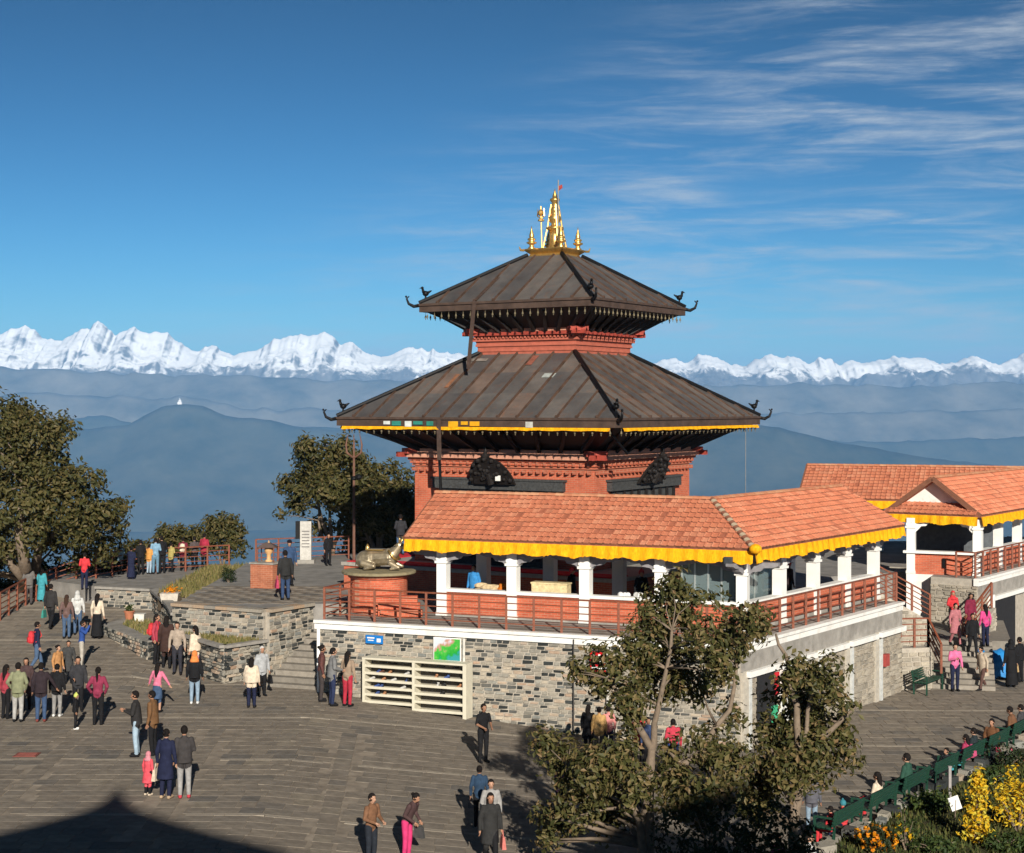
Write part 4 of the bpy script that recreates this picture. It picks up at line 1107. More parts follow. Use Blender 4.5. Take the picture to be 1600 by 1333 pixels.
# terrace slabs that can be told apart near the edge
ts = []
for i in range(7):
    for j in range(9):
        x, y_ = -11.7 + i * 0.82 + (j % 2) * 0.36, 57.6 + j * 0.62
        if inside([p.xy for p in (U1, U2, U3, V(-6.9, 63, 0), V(-11.9, 63, 0))], x, y_): ts.append(Matrix.Translation(V(x, y_, TZ + 0.016)) @ Matrix.Rotation(R(-28 + random.uniform(-1, 1)), 4, 'Z'))
pieces('terrace_slab', [slab_mesh('terrace_slab', 0.78, 0.56, slab_m)], ts, ter, 100)
w1 = thing('terrace_wall', 'mottled stone retaining wall edging the upper terrace', 'wall', (U2.x, U2.y, -9.4))
for a, b, sd in ((U1, U2, 51), (U2, U3, 52)):
    d = (b - a).normalized(); out = V(d.y, -d.x, 0)
    MB().beam(a + out * 0.0 + V(0, 0, -8.55), b + V(0, 0, -8.55), 0.3, 2.8).build('core', mortar, w1)
    lay_stones(a + out * 0.15, d, out, (b - a).length, -9.5, TZ - 0.06, w1, seed=sd, limit=150, wmin=0.16, wmax=0.38, hmin=0.09, hmax=0.15)
    n = max(2, int((b - a).length / 0.5))
    for i in range(n):
        p, q = a + (b - a) * (i / n), a + (b - a) * ((i + 0.97) / n)
        MB().beam(p + out * 0.05 + V(0, 0, TZ + 0.0), q + out * 0.05 + V(0, 0, TZ + 0.0), 0.44, 0.11).build('coping_stone', mat_rand('coping stone', [(0, (0.25, 0.23, 0.2)), (0.5, (0.36, 0.32, 0.26)), (1, (0.42, 0.30, 0.2))], 0.9), w1)
# planter at the foot of that wall
P2, P3 = V(-9.76, 54.0, 0), V(-8.5, 55.5, 0); P1 = V(-11.6, 56.7, 0)
pt_ = thing('stone_planter', 'raised stone planter of dry grass at the foot of the terrace wall', 'planter', (P2.x, P2.y, -9.4))
MB().prism([p.xy for p in (P1, P2, P3, U2, U1 + V(0.3, -0.1, 0))], -9.8, -8.16).build('core', mortar, pt_)
for a, b, sd in ((P1, P2, 61), (P2, P3, 62)):
    d = (b - a).normalized(); out = V(d.y, -d.x, 0)
    lay_stones(a, d, out, (b - a).length, -9.5, -8.2, pt_, seed=sd, limit=90, wmin=0.16, wmax=0.38, hmin=0.09, hmax=0.15, depth=0.16, proud=0.06)
    MB().beam(a + out * 0.02 + V(0, 0, -8.14), b + out * 0.02 + V(0, 0, -8.14), 0.3, 0.1).build('coping', concrete, pt_)
grass_m = mat_rand('dry grass blade', [(0, (0.09, 0.10, 0.03)), (0.5, (0.17, 0.15, 0.05)), (1, (0.26, 0.20, 0.09))], 0.9, 0.2, 5, 0)
soil_m = mat('garden soil', (0.10, 0.075, 0.05), 1.0, 0.4, 3)
def grass_patch(name, poly, zf, n, h, parent=None, label=None, seed=0):
    r = random.Random(seed); xs = [p[0] for p in poly]; ys = [p[1] for p in poly]; mb = MB(); k = 0; tries = 0
    while k < n and tries < n * 6:
        tries += 1
        x, y_ = r.uniform(min(xs), max(xs)), r.uniform(min(ys), max(ys))
        if not inside(poly, x, y_): continue
        k += 1; z = zf(x, y_) if callable(zf) else zf
        a = r.random() * 6.283; w = 0.02 + 0.02 * r.random(); hh = h * r.uniform(0.5, 1.3); l = r.uniform(0.1, 0.7) * hh
        dx, dy = math.cos(a), math.sin(a)
        mb.add([(x - dy * w, y_ + dx * w, z - 0.01), (x + dy * w, y_ - dx * w, z - 0.01), (x + dx * l, y_ + dy * l, z + hh)], [(0, 1, 2)])
    o = mb.build(name, grass_m, parent); o['kind'] = 'stuff'
    if label: tag(o, label, 'grass')
    return o
grass_patch('grass', [p.xy for p in (P1, P2 + V(0, .15, 0), P3, U2, U1 + V(0.3, -0.1, 0))], -8.15, 1500, 0.16, pt_, seed=2)
# lower bed stepping down to the ramp
bed = [(-12.87, 56.3), (-15.6, 60.7), (-15.0, 63.3), (-12.1, 57.5)]
bt = thing('low_stone_bed', 'low stone edged bed with flower pots beside the ramp', 'planter', (-13.6, 57.5, -8.8))
MB().prism(bed, -9.8, -8.3).build('core', concrete, bt)
lay_stones(V(-12.87, 56.3, 0), V(-2.73, 4.4, 0), V(-4.4, -2.73, 0), 5.15, plaza_z, -8.33, bt, seed=71, limit=100, wmin=0.16, wmax=0.4, hmin=0.1, hmax=0.17, depth=0.14, proud=0.06)
lay_stones(V(-12.87, 56.3, 0), V(0.77, 1.2, 0), V(1.2, -0.77, 0), 1.4, plaza_z, -8.33, bt, seed=72, limit=40, depth=0.14, proud=0.06)
grass_patch('grass', [(-14.9, 60.8), (-14.6, 62.6), (-12.6, 58.6), (-13.2, 57.6)], -8.3, 700, 0.15, bt, seed=3)
# rear-left terrace, its wall and the grass strip
BT = -7.5
bt_poly = [(-17.2, 66.2), (-14.6, 65.2), (-12.9, 60.4), (-12.05, 58.2), (-12.05, 75.5), (-20, 76), (-21.5, 70)]
bl = MB().prism(bt_poly, -11.2, BT).build('terrace', terr_m); struct(bl)
w2 = thing('terrace_wall', 'stone retaining wall below the viewing terrace behind flower pots', 'wall', (-15.9, 65.7, -8.5))
for a, b, sd, lim in ((V(-17.2, 66.2, 0), V(-14.6, 65.2, 0), 81, 120), (V(-14.6, 65.2, 0), V(-12.9, 60.4, 0), 82, 120), (V(-12.9, 60.4, 0), V(-12.1, 57.6, 0), 83, 60)):
    d = (b - a).normalized(); out = V(d.y, -d.x, 0)
    out = out if out.x < 0 or out.y < 0 and abs(out.y) > abs(out.x) else -out
    MB().beam(a + V(0, 0, -8.5), b + V(0, 0, -8.5), 0.2, 2.0).build('core', mortar, w2)
    lay_stones(a + out * 0.1, d, out, (b - a).length, -9.0, BT - 0.05, w2, seed=sd, limit=lim, wmin=0.16, wmax=0.38, hmin=0.09, hmax=0.15)
    MB().beam(a + out * 0.04 + V(0, 0, BT + 0.0), b + out * 0.04 + V(0, 0, BT + 0.0), 0.4, 0.1).build('coping', concrete, w2)
MB().prism([(-13.9, 62.5), (-12.1, 60.5), (-12.05, 73), (-13.9, 72.5)], -8, -7.33).build('verge_bank', soil_m)['kind'] = 'structure'
grass_patch('grass', [(-13.9, 62.5), (-12.1, 60.5), (-12.05, 73), (-13.9, 72.5)], -7.34, 2600, 0.22, label='dry grass strip between the two terraces', seed=4)
# stairs from the plaza up to the terrace
sa, sb = V(-8.35, 53.5, 0), V(-5.3, 52.35, 0)
sd_ = (sb - sa).normalized(); sin_ = V(-sd_.y, sd_.x, 0)
stp = thing('stone_steps', 'broad grey stone steps climbing from the plaza to the terrace', 'steps', (sa.x, sa.y, -9.4))
ns = 14; rise = (9.45 - 7.1) / ns
for i in range(ns):
    p, q = sa + sin_ * (i * 0.32 + 0.0), sb + sin_ * (i * 0.32)
    z1 = -9.45 + rise * (i + 1); off = V(0.045 * i, 0, 0)
    pp_ = [p + off, q + off, q + off + sin_ * 0.36, p + off + sin_ * 0.36]
    MB().prism([v.xy for v in pp_], -10.0, z1).build('step', mat_rand('step stone', [(0, (0.25, 0.225, 0.19)), (1, (0.36, 0.32, 0.265))], 0.9, 0.4, 5), stp)
# brick pedestal with a small offering lamp
pd = on(418, 918, TZ)
ped = thing('brick_pedestal', 'square brick pedestal carrying a small lamp on the terrace', 'pedestal', pd)
turned('block', pd + V(0, 0, 0.45), E, (1.0, 0.9, 1.0), mat_brick('orange brick', (0.42, 0.15, 0.08), (0.34, 0.11, 0.06)), ped)
turned('slab', pd + V(0, 0, 0.98), E, (1.08, 0.98, 0.06), concrete, ped)
MB().lathe([(0.14, 0), (0.16, 0.05), (0.08, 0.12), (0.09, 0.3), (0.17, 0.42), (0.17, 0.62), (0.06, 0.72), (0.01, 0.85)], pd + V(0.05, 0, 1.0), 12).build('lamp', mat('pale ochre lamp', (0.62, 0.36, 0.16), 0.6), ped, True)
for k in range(4):
    a = R(40 + 90 * k); MB().tube([pd + V(0.45 * math.cos(a), 0.42 * math.sin(a), 1.0), pd + V(0.45 * math.cos(a), 0.42 * math.sin(a), 1.6)], 0.02, 5).build('canopy_post', rust, ped)
MB().hull([V(pd.x - .4, pd.y - .35, pd.z + 1.58), V(pd.x + .4, pd.y - .35, pd.z + 1.58), V(pd.x + .4, pd.y + .35, pd.z + 1.58), V(pd.x - .4, pd.y + .35, pd.z + 1.58)], [V(pd.x - .1, pd.y - .1, pd.z + 1.76), V(pd.x + .1, pd.y - .1, pd.z + 1.76), V(pd.x + .1, pd.y + .1, pd.z + 1.76), V(pd.x - .1, pd.y + .1, pd.z + 1.76)]).build('canopy', mat('dark canopy', (0.10, 0.07, 0.06)), ped)
# stone monument slab by the trees
mp = on(478, 880, TZ)
mo = thing('monument_slab', 'pale upright inscription stone standing by the trees', 'monument', mp)
MB().box(mp + V(0, 0, 0.95), (0.5, 0.22, 1.9)).build('slab', mat('pale stone', (0.5, 0.48, 0.44), 0.8), mo)
MB().box(mp + V(-0.36, 0, 1.5), (0.2, 0.2, 0.8)).build('side_panel', black_iron, mo)
MB().box(mp + V(0, 0, 0.08), (0.8, 0.5, 0.16)).build('foot', concrete, mo)
for k in range(6): MB().box(mp + V(0, -0.115, 1.45 - k * 0.14), (0.34, 0.012, 0.05)).build('inscription_line', mat('engraved line', (0.2, 0.19, 0.18)), mo)
# fences at the rear edge
fz = [(0, 970), (40, 946), (88, 926)]
fp_ = [on(px, py, plaza_z) for px, py in fz] + [on(150, 906, -7.55), on(200, 897, BT), on(290, 893, BT), on(358, 889, BT)]
fn = thing('railing_fence', 'rust brown railing along the edge of the viewing terrace', 'railing', fp_[3])
railing(fp_, fn, 1.1, 1.05)
fp2 = [on(400, 879, TZ), on(470, 876, TZ), on(545, 873, TZ)]
fn2 = thing('railing_fence', 'rust brown railing behind the brick pedestal by the trees', 'railing', fp2[0])
railing(fp2, fn2, 1.05, 1.05)
# steps between the two pavilions
F0 = V(16.0, 57.9, 0); sb_ = V(0.25, 0.97, 0).normalized(); sa_ = V(0.97, -0.25, 0).normalized()
st2 = thing('stone_steps', 'stone steps with brown handrails between the two pavilions', 'steps', (F0.x, F0.y, -10.28))
LZ = -8.9
def sp(a, b, z=0.0): p = F0 + sa_ * a + sb_ * b; p.z = z; return p
def pblock(name, a0, a1, b0, b1, z0, z1, m):
    return MB().prism([sp(a0, b0).xy, sp(a1, b0).xy, sp(a1, b1).xy, sp(a0, b1).xy], z0, z1).build(name, m, st2)
stepm = _mats['step stone']
for i in range(9): pblock('step', -0.75, 1.5, i * 0.34, i * 0.34 + 0.38, -11, -10.28 + 0.153 * (i + 1), stepm)
pblock('landing', -0.75, 2.2, 3.06, 9.2, -11, LZ, stepm)
for i in range(11): pblock('step', -0.75 - (i + 1) * 0.24, -0.72 - i * 0.24, 3.5, 5.4, -11, LZ + (i + 1) * 0.165, stepm)
side = group_part('side_wall', st2)
def wall_run(p, q, z0p, z0q, th, seed, out):
    """low stone wall with a sloping top from p to q"""
    d = (q - p); d.z = 0; L = d.length; d = d.normalized(); w = V(-d.y, d.x, 0) * (th / 2)
    lo = [p - w, q - w, q + w, p + w]
    MB().hull([V(v.x, v.y, -10.6) for v in lo], [V(lo[0].x, lo[0].y, z0p), V(lo[1].x, lo[1].y, z0q), V(lo[2].x, lo[2].y, z0q), V(lo[3].x, lo[3].y, z0p)]).build('wall_core', mortar, side)
    o = -w.normalized() if (-w).dot(out) > 0 else w.normalized()
    lay_stones(p + o * (th / 2), d, o, L, plaza_z, max(z0p, z0q) - 0.04, side, RUBBLE, 60, 0.16, 0.4, 0.1, 0.2, seed, 'rubble_stone', 0.1, 0.04, skip=lambda s_, z_: z_ > z0p + (z0q - z0p) * s_ / L - 0.1)
fr = V(0.1, -1, 0)
wall_run(V(14.05, 57.9, 0), V(15.15, 58.1, 0), -8.76, -8.76, 0.5, 91, fr)
wall_run(V(15.15, 58.1, 0), V(15.6, 59.6, 0), -8.76, -8.85, 0.3, 92, V(1, -0.3, 0))
wall_run(V(13.9, 61.0, 0), V(16.1, 61.5, 0), -7.05, -8.3, 0.35, 93, fr)
wall_run(V(17.45, 61.9, 0), V(19.1, 63.4, 0), -9.4, -8.0, 0.35, 94, fr)
hr = group_part('handrail', st2)
def rail_slope(a, b, h=0.95, n=3):
    for i in range(n + 1):
        c = a + (b - a) * (i / n); MB().box(c + V(0, 0, h / 2), (0.08, 0.08, h)).build('post', rust, hr)
    for k in range(5):
        z = h * (k + 1) / 5; MB().beam(a + V(0, 0, z), b + V(0, 0, z), 0.035 if k < 4 else 0.07, 0.035 if k < 4 else 0.055).build('rail', rust, hr)
rail_slope(V(13.9, 60.9, -7.05), V(16.1, 61.4, -8.25), 1.0, 3)
rail_slope(V(14.1, 57.85, -8.76), V(15.15, 58.0, -8.76), 1.05, 2); rail_slope(V(15.15, 58.0, -8.76), V(15.35, 57.0, -9.55), 1.05, 1)
rail_slope(V(17.5, 61.9, -9.35), V(19.05, 63.3, -8.0), 1.0, 3)
# ================================================================== trees and plants
def mat_leaf(name, stops, trans=0.25):
    if name in _mats: return _mats[name]
    m, nt, b = nodes_of(name)
    c = ramp(nt, rand01(nt), stops)
    nt.links.new(c, b.inputs['Base Color']); b.inputs['Roughness'].default_value = 0.55; b.inputs['Specular IOR Level'].default_value = 0.25
    t = nt.nodes.new('ShaderNodeBsdfTranslucent'); nt.links.new(c, t.inputs['Color'])
    mx = nt.nodes.new('ShaderNodeMixShader'); mx.inputs[0].default_value = trans
    nt.links.new(b.outputs[0], mx.inputs[1]); nt.links.new(t.outputs[0], mx.inputs[2])
    out = [n for n in nt.nodes if n.type == 'OUTPUT_MATERIAL'][0]; nt.links.new(mx.outputs[0], out.inputs['Surface'])
    _mats[name] = m; return m
oak = mat_leaf('oak leaf', [(0, (0.04, 0.045, 0.014)), (0.35, (0.08, 0.08, 0.024)), (0.65, (0.13, 0.115, 0.04)), (0.88, (0.19, 0.145, 0.06)), (1, (0.24, 0.155, 0.075))])
oak2 = mat_leaf('dark oak leaf', [(0, (0.04, 0.045, 0.014)), (0.5, (0.085, 0.08, 0.025)), (1, (0.15, 0.115, 0.045))])  # darker range of leaf tones for the left and rear trees
green_leaf = mat_leaf('green leaf', [(0, (0.02, 0.04, 0.012)), (0.6, (0.05, 0.08, 0.02)), (1, (0.10, 0.12, 0.03))])
gold_leaf = mat_leaf('golden leaf', [(0, (0.55, 0.30, 0.01)), (0.5, (0.72, 0.46, 0.015)), (0.85, (0.66, 0.55, 0.06)), (1, (0.30, 0.30, 0.05))])
orange_fl = mat_leaf('orange flower', [(0, (0.70, 0.20, 0.005)), (1, (0.80, 0.36, 0.01))])
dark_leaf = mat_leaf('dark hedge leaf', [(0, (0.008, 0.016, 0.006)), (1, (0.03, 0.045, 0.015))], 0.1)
bark = mat('grey brown bark', (0.19, 0.145, 0.105), 0.95, 0.4, 7, bmp=0.8)

def leaf_cloud(blobs, n, size, clump, per, seed, aspect=0.5, droop=0.0):
    """n leaves gathered into clumps that spread through the blobs; returns vertex and face arrays"""
    g = np.random.default_rng(seed)
    w = np.array([max(b[1]) ** 2 * (b[2] if len(b) > 2 else 1) for b in blobs]); w = w / w.sum()
    nc = max(1, n // per); bi = g.choice(len(blobs), nc, p=w)
    ctr = np.array([tuple(b[0]) for b in blobs])[bi]; rad = np.array([tuple(b[1]) for b in blobs])[bi]
    d = g.normal(size=(nc, 3)); d /= np.linalg.norm(d, axis=1)[:, None]
    cc = ctr + d * rad * (g.random(nc) ** 0.40)[:, None]
    ci = np.repeat(np.arange(nc), per); k = len(ci)
    o = g.normal(size=(k, 3)); o /= np.linalg.norm(o, axis=1)[:, None]
    base = cc[ci] + o * clump * (g.random(k) ** 0.5)[:, None]
    nn = o * 0.9 + d[ci] * 0.5 + g.normal(size=(k, 3)) * 0.45; nn[:, 2] += 0.25
    nn /= np.linalg.norm(nn, axis=1)[:, None]
    dr = np.cross(nn, g.normal(size=(k, 3))); dr /= np.linalg.norm(dr, axis=1)[:, None] + 1e-9
    s = np.cross(nn, dr); L = size * g.uniform(0.6, 1.35, k)[:, None]; W = L * aspect
    v = np.stack([base, base + dr * L * 0.45 + s * W / 2 + nn * L * 0.10, base + dr * L, base + dr * L * 0.45 - s * W / 2 + nn * L * 0.10], 1).reshape(-1, 3)
    f = np.arange(k * 4).reshape(-1, 4)
    return v, f, cc
def crown_obj(v, f, m, parent, name='crown'):
    me = bpy.data.meshes.new(name); me.from_pydata((v - np.array(tuple(origin(parent)))).tolist(), [], f.tolist()); me.materials.append(m)
    o = bpy.data.objects.new(name, me); col.objects.link(o); o.parent = parent; o['kind'] = 'stuff'; return o
def tree(name, label, base, stems, blobs, n, size, m, seed, clump=0.3, per=14, r0=0.16, cat='tree', group=None, twig=26, aspect=0.5):
    t = thing(name, label, cat, base, group=group); r = random.Random(seed)
    v, f, cc = leaf_cloud(blobs, n, size, clump, per, seed, aspect)
    mb = MB(); nodes = []
    for st in stems:
        pts = [Vector(base)] + [Vector(p) for p in st]; q = []
        for a, b in zip(pts, pts[1:]):
            for i in range(3):
                j = V(r.uniform(-1, 1), r.uniform(-1, 1), r.uniform(-0.4, 0.4)) * (b - a).length * 0.05
                q.append(a + (b - a) * (i / 3) + (j if i else V(0, 0, 0)))
        q.append(pts[-1]); rs_ = [r0 * (1 - 0.75 * i / (len(q) - 1)) for i in range(len(q))]
        mb.tube(q, rs_, 9); nodes += list(zip(q, rs_))[2:]
    for c in cc[r.sample(range(len(cc)), min(len(cc), twig))]:
        c = Vector(c); a, ra = min(nodes, key=lambda k: (k[0] - c).length + max(0, k[0].z - c.z) * 0.8)
        md = (a + c) / 2 + V(r.uniform(-1, 1), r.uniform(-1, 1), 0.4) * (c - a).length * 0.12
        mb.tube([a, md, c], [min(ra * 0.6, 0.07), min(ra * 0.4, 0.045), 0.012], 6)
    mb.build('trunk', bark, t, True)
    crown_obj(v, f, m, t); return t
def bl(px, py, rp, Y, ry=None, wt=1.0):
    k = Y / F; return (at(px, py, Y), V(rp * k, rp * k * 0.9, (ry or rp) * k), wt)

# the oak in front of the pavilion and its neighbour
YT = 33.0; r_ = random.Random(5)
A_bl = [(1056, 918, 24), (1038, 955, 42), (1095, 962, 46), (1150, 985, 42), (1008, 1012, 42), (1065, 1012, 46), (1122, 1022, 42), (960, 1045, 46), (1022, 1062, 46), (1082, 1068, 36), (928, 1062, 26), (985, 1100, 36), (905, 1045, 14), (1180, 968, 20), (848, 1162, 24), (884, 1190, 32), (930, 1205, 42), (965, 1178, 36), (900, 1245, 42), (950, 1262, 48), (868, 1284, 36), (992, 1232, 38), (1045, 1190, 32), (1060, 1236, 42), (1112, 1165, 38), (1140, 1205, 44), (1100, 1255, 44), (1150, 1130, 30)]
A_blobs = [bl(x, y, r, YT + r_.uniform(-1.3, 1.3)) for x, y, r in A_bl]
gz_ = -10.2
ta = tree('oak_tree', 'tall olive leaved oak in front of the pavilion corner', (2.75, 33.0, gz_), [[at(1008, 1270, 33), at(1022, 1160, 33), at(1035, 1075, 33), at(1050, 985, 33)], [at(1000, 1280, 33), at(960, 1225, 32.6), at(890, 1200, 32.4)], [at(1012, 1230, 33), at(1090, 1180, 33.3), at(1140, 1110, 33.6), at(1150, 1000, 33.8)], [at(1018, 1170, 33), at(985, 1110, 32.8), at(950, 1060, 32.6)]], A_blobs, 16500, 0.15, oak, 3, 0.27, 34, 0.115, twig=80)
B_bl = [(1245, 1052, 36), (1290, 1062, 40), (1232, 1100, 40), (1282, 1112, 50), (1328, 1105, 20), (1215, 1160, 40), (1262, 1170, 46), (1310, 1165, 32), (1238, 1208, 34), (1280, 1200, 26), (1200, 1205, 34), (1332, 1188, 12), (1185, 1245, 34)]
tb_ = tree('oak_tree', 'smaller bushy oak beside the benches with bare twigs on top', (6.0, 33.8, gz_), [[at(1240, 1290, 33.8), at(1245, 1200, 33.8), at(1262, 1110, 33.8), at(1275, 1050, 33.8)], [at(1240, 1260, 33.8), at(1205, 1170, 33.6)], [at(1250, 1180, 33.8), at(1310, 1130, 34), at(1345, 1095, 34)], [at(1245, 1130, 33.8), at(1232, 1040, 33.9), at(1212, 990, 33.9)]], [bl(x, y, r, 33.8 + r_.uniform(-1.1, 1.1)) for x, y, r in B_bl], 8000, 0.15, oak, 4, 0.27, 34, 0.10, twig=40)
# big tree at the left edge
lb = [(-60, 760, 150, 150), (20, 700, 85, 80), (75, 720, 60, 70), (110, 765, 60, 60), (60, 800, 90, 70), (140, 810, 52, 50), (165, 845, 36, 32), (-20, 850, 60, 40), (110, 850, 60, 36), (-120, 850, 120, 80), (0, 655, 55, 40), (50, 665, 30, 30), (175, 800, 22, 30)]
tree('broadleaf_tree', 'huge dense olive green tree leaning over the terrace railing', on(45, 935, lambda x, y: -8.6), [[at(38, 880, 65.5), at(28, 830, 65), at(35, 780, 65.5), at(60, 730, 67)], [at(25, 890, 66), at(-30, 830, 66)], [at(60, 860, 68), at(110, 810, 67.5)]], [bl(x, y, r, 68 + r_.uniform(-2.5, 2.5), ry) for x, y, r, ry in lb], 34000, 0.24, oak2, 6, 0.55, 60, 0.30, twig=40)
# trees behind the terrace
mb1 = [(500, 715, 38, 34), (535, 720, 40, 36), (478, 760, 34, 30), (520, 770, 48, 36), (465, 790, 18, 14), (555, 760, 36, 40), (450, 760, 14, 12), (440, 800, 10, 8), (485, 700, 22, 18), (500, 825, 20, 12)]
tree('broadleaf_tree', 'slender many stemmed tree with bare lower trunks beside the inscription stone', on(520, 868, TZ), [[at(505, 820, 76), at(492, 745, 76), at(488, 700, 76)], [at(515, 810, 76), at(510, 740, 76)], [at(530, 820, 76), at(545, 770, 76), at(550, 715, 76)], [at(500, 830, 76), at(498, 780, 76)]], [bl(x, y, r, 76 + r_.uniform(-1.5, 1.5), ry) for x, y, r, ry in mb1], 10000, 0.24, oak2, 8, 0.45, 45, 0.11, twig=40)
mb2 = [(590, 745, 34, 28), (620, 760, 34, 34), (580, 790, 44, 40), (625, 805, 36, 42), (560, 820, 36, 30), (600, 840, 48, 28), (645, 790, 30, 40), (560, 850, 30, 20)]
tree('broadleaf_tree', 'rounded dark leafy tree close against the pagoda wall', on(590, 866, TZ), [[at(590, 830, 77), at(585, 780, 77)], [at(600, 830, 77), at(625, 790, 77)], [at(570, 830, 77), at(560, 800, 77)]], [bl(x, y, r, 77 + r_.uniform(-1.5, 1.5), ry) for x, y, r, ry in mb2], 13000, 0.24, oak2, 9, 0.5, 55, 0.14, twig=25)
for k, (x, y, r, ry, lb_) in enumerate([(285, 845, 45, 26, 'broad low bush behind the crowd at the railing'), (348, 838, 34, 34, 'taller bush with a ragged top at the end of the railing'), (215, 870, 36, 22, 'olive bush tucked beside the huge tree at the railing'), (150, 895, 60, 30, 'undergrowth bush below the huge tree'), (30, 925, 70, 30, 'dark undergrowth bush behind the ramp railing'), (-30, 885, 70, 45, 'tall shaded bush left of the huge tree trunk'.replace('left of', 'behind')), (85, 905, 50, 26, 'brownish scrub bush between the huge tree and the red sweater')]):
    Yb = 77 if k < 3 else 73
    c = at(x, y, Yb)
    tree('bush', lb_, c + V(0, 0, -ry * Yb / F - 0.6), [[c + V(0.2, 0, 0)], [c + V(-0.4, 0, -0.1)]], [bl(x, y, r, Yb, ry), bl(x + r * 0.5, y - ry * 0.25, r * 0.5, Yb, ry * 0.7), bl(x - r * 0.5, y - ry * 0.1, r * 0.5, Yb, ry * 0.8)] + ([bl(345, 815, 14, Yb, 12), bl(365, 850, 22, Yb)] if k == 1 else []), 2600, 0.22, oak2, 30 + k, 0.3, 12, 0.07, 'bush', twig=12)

# garden
gx, gy = np.meshgrid(np.linspace(0, 36, 50), np.linspace(12, 52, 56))
def garden_z(x, y): return plaza_z(x, y) + 0.06 + 0.12 * float(fbm(x / 4, y / 4, 3, 2))
lawn_m = mat('lawn turf', (0.05, 0.052, 0.018), 1.0, 0.5, 1.5, dirt=(0.09, 0.068, 0.035))
GP = GARDEN
mb = MB(); n = len(GP)
pts = [(x, y) for x in np.arange(0.6, 36, 0.6) for y in np.arange(12, 50.4, 0.6)]
ok = {p: inside(GP, *p) for p in pts}
idx = {}; vs, fs = [], []
for x, y in pts:
    q = [(x, y), (round(x + 0.6, 6), y), (round(x + 0.6, 6), round(y + 0.6, 6)), (x, round(y + 0.6, 6))]
    cx_, cy_ = x + 0.3, y + 0.3
    if not inside(GP, cx_, cy_): continue
    f = []
    for a, b in q:
        kk = (round(a, 3), round(b, 3))
        if kk not in idx: idx[kk] = len(vs); vs.append((a, b, garden_z(a, b)))
        f.append(idx[kk])
    fs.append(f)
lawn = MB().add(vs, fs).build('lawn', lawn_m, smooth=True); struct(lawn)
grass2 = mat_rand('lawn grass blade', [(0, (0.03, 0.045, 0.012)), (0.6, (0.07, 0.08, 0.022)), (1, (0.14, 0.12, 0.04))], 0.9, 0.2, 5, 0)
_sv = grass_m; grass_m = grass2
grass_patch('grass', [(5.0, 31), (6.0, 34.8), (8.5, 38.3), (17.3, 49.3), (18, 46), (14, 30)], garden_z, 15000, 0.13, label='short green grass of the garden below the benches', seed=11)
grass_m = _sv
# border stones between garden and paving
for i in range(34):
    p = V(6.1, 34.9, 0) + E2 * (0.3 + i * 0.56); r = random.Random(i)
    if abs(p.x / p.y) > 0.36: continue
    o = bpy.data.objects.new('border_stone', STONES[i % 5]); col.objects.link(o); o.parent = lawn
    s = r.uniform(0.5, 1.15)
    o.matrix_basis = Matrix.Translation(V(p.x + r.uniform(-.12, .12), p.y + r.uniform(-.12, .12), garden_z(p.x, p.y) + 0.03)) @ Matrix.Rotation(math.atan2(E2.y, E2.x) + r.uniform(-.2, .2), 4, 'Z') @ Matrix.Diagonal((0.5 * s, 0.32 * s, 0.34 * s, 1))
def garden_at(px, py): return on(px, py, garden_z)
def shrub(label, px, py, h, w, m, n, size, seed, fl=None, nfl=0, cone=False, aspect=0.5, name='shrub'):
    b = garden_at(px, py); t = thing(name, label, 'shrub', b)
    if cone: blobs = [(b + V(0, 0, h * k), V(w * (1 - k * 0.8), w * (1 - k * 0.8), h * 0.16)) for k in (0.15, 0.35, 0.55, 0.75, 0.92)]
    else: blobs = [(b + V(0, 0, h * 0.55), V(w, w, h * 0.45)), (b + V(w * 0.4, 0, h * 0.4), V(w * 0.6, w * 0.6, h * 0.35)), (b + V(-w * 0.4, 0, h * 0.45), V(w * 0.6, w * 0.6, h * 0.35))]
    v, f, cc = leaf_cloud(blobs, n, size, size * 1.2, 8, seed, aspect)
    mb = MB(); r = random.Random(seed)
    for c in cc[:14]: mb.tube([b + V(0, 0, -0.05), b + (Vector(c) - b) * 0.5 + V(0, 0, 0.05), Vector(c)], [0.02, 0.014, 0.006], 5)
    mb.build('stems', bark, t); crown_obj(v, f, m, t, 'foliage')
    if fl:
        v, f, cc = leaf_cloud([(c_, r_2 * 1.08) for c_, r_2 in blobs], nfl, size * 0.9, size * 0.5, 7, seed + 1, 0.8)
        crown_obj(v, f, fl, t, 'blossom')
    return t
shrub('golden columnar shrub beside the white garden sign', 1528, 1318, 1.65, 0.42, gold_leaf, 900, 0.12, 1, cone=True)
shrub('golden shrub with pale lower leaves at the garden edge', 1590, 1300, 1.6, 0.55, gold_leaf, 900, 0.12, 2)
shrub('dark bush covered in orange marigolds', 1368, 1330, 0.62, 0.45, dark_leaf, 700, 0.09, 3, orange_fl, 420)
shrub('thin plant with a few yellow flowers next to the marigolds', 1415, 1328, 0.95, 0.28, green_leaf, 300, 0.1, 4, gold_leaf, 60)
shrub('leafy green clump growing below the dark green bench', 1455, 1268, 0.5, 0.55, green_leaf, 600, 0.13, 5)
shrub('green tuft between stones under the brown coated visitors', 1548, 1225, 0.45, 0.45, green_leaf, 500, 0.13, 6)
shrub('rose bush with red and pink blooms at the bench row end', 1575, 1198, 0.7, 0.6, dark_leaf, 600, 0.1, 7, mat_leaf('pink bloom', [(0, (0.6, 0.02, 0.06)), (1, (0.75, 0.15, 0.25))]), 60)
shrub('spreading green plant under the golden columnar shrub', 1570, 1330, 0.4, 0.6, green_leaf, 500, 0.12, 8)
shrub('low olive plant on the lawn below the marigolds', 1460, 1332, 0.35, 0.6, green_leaf, 500, 0.12, 18)
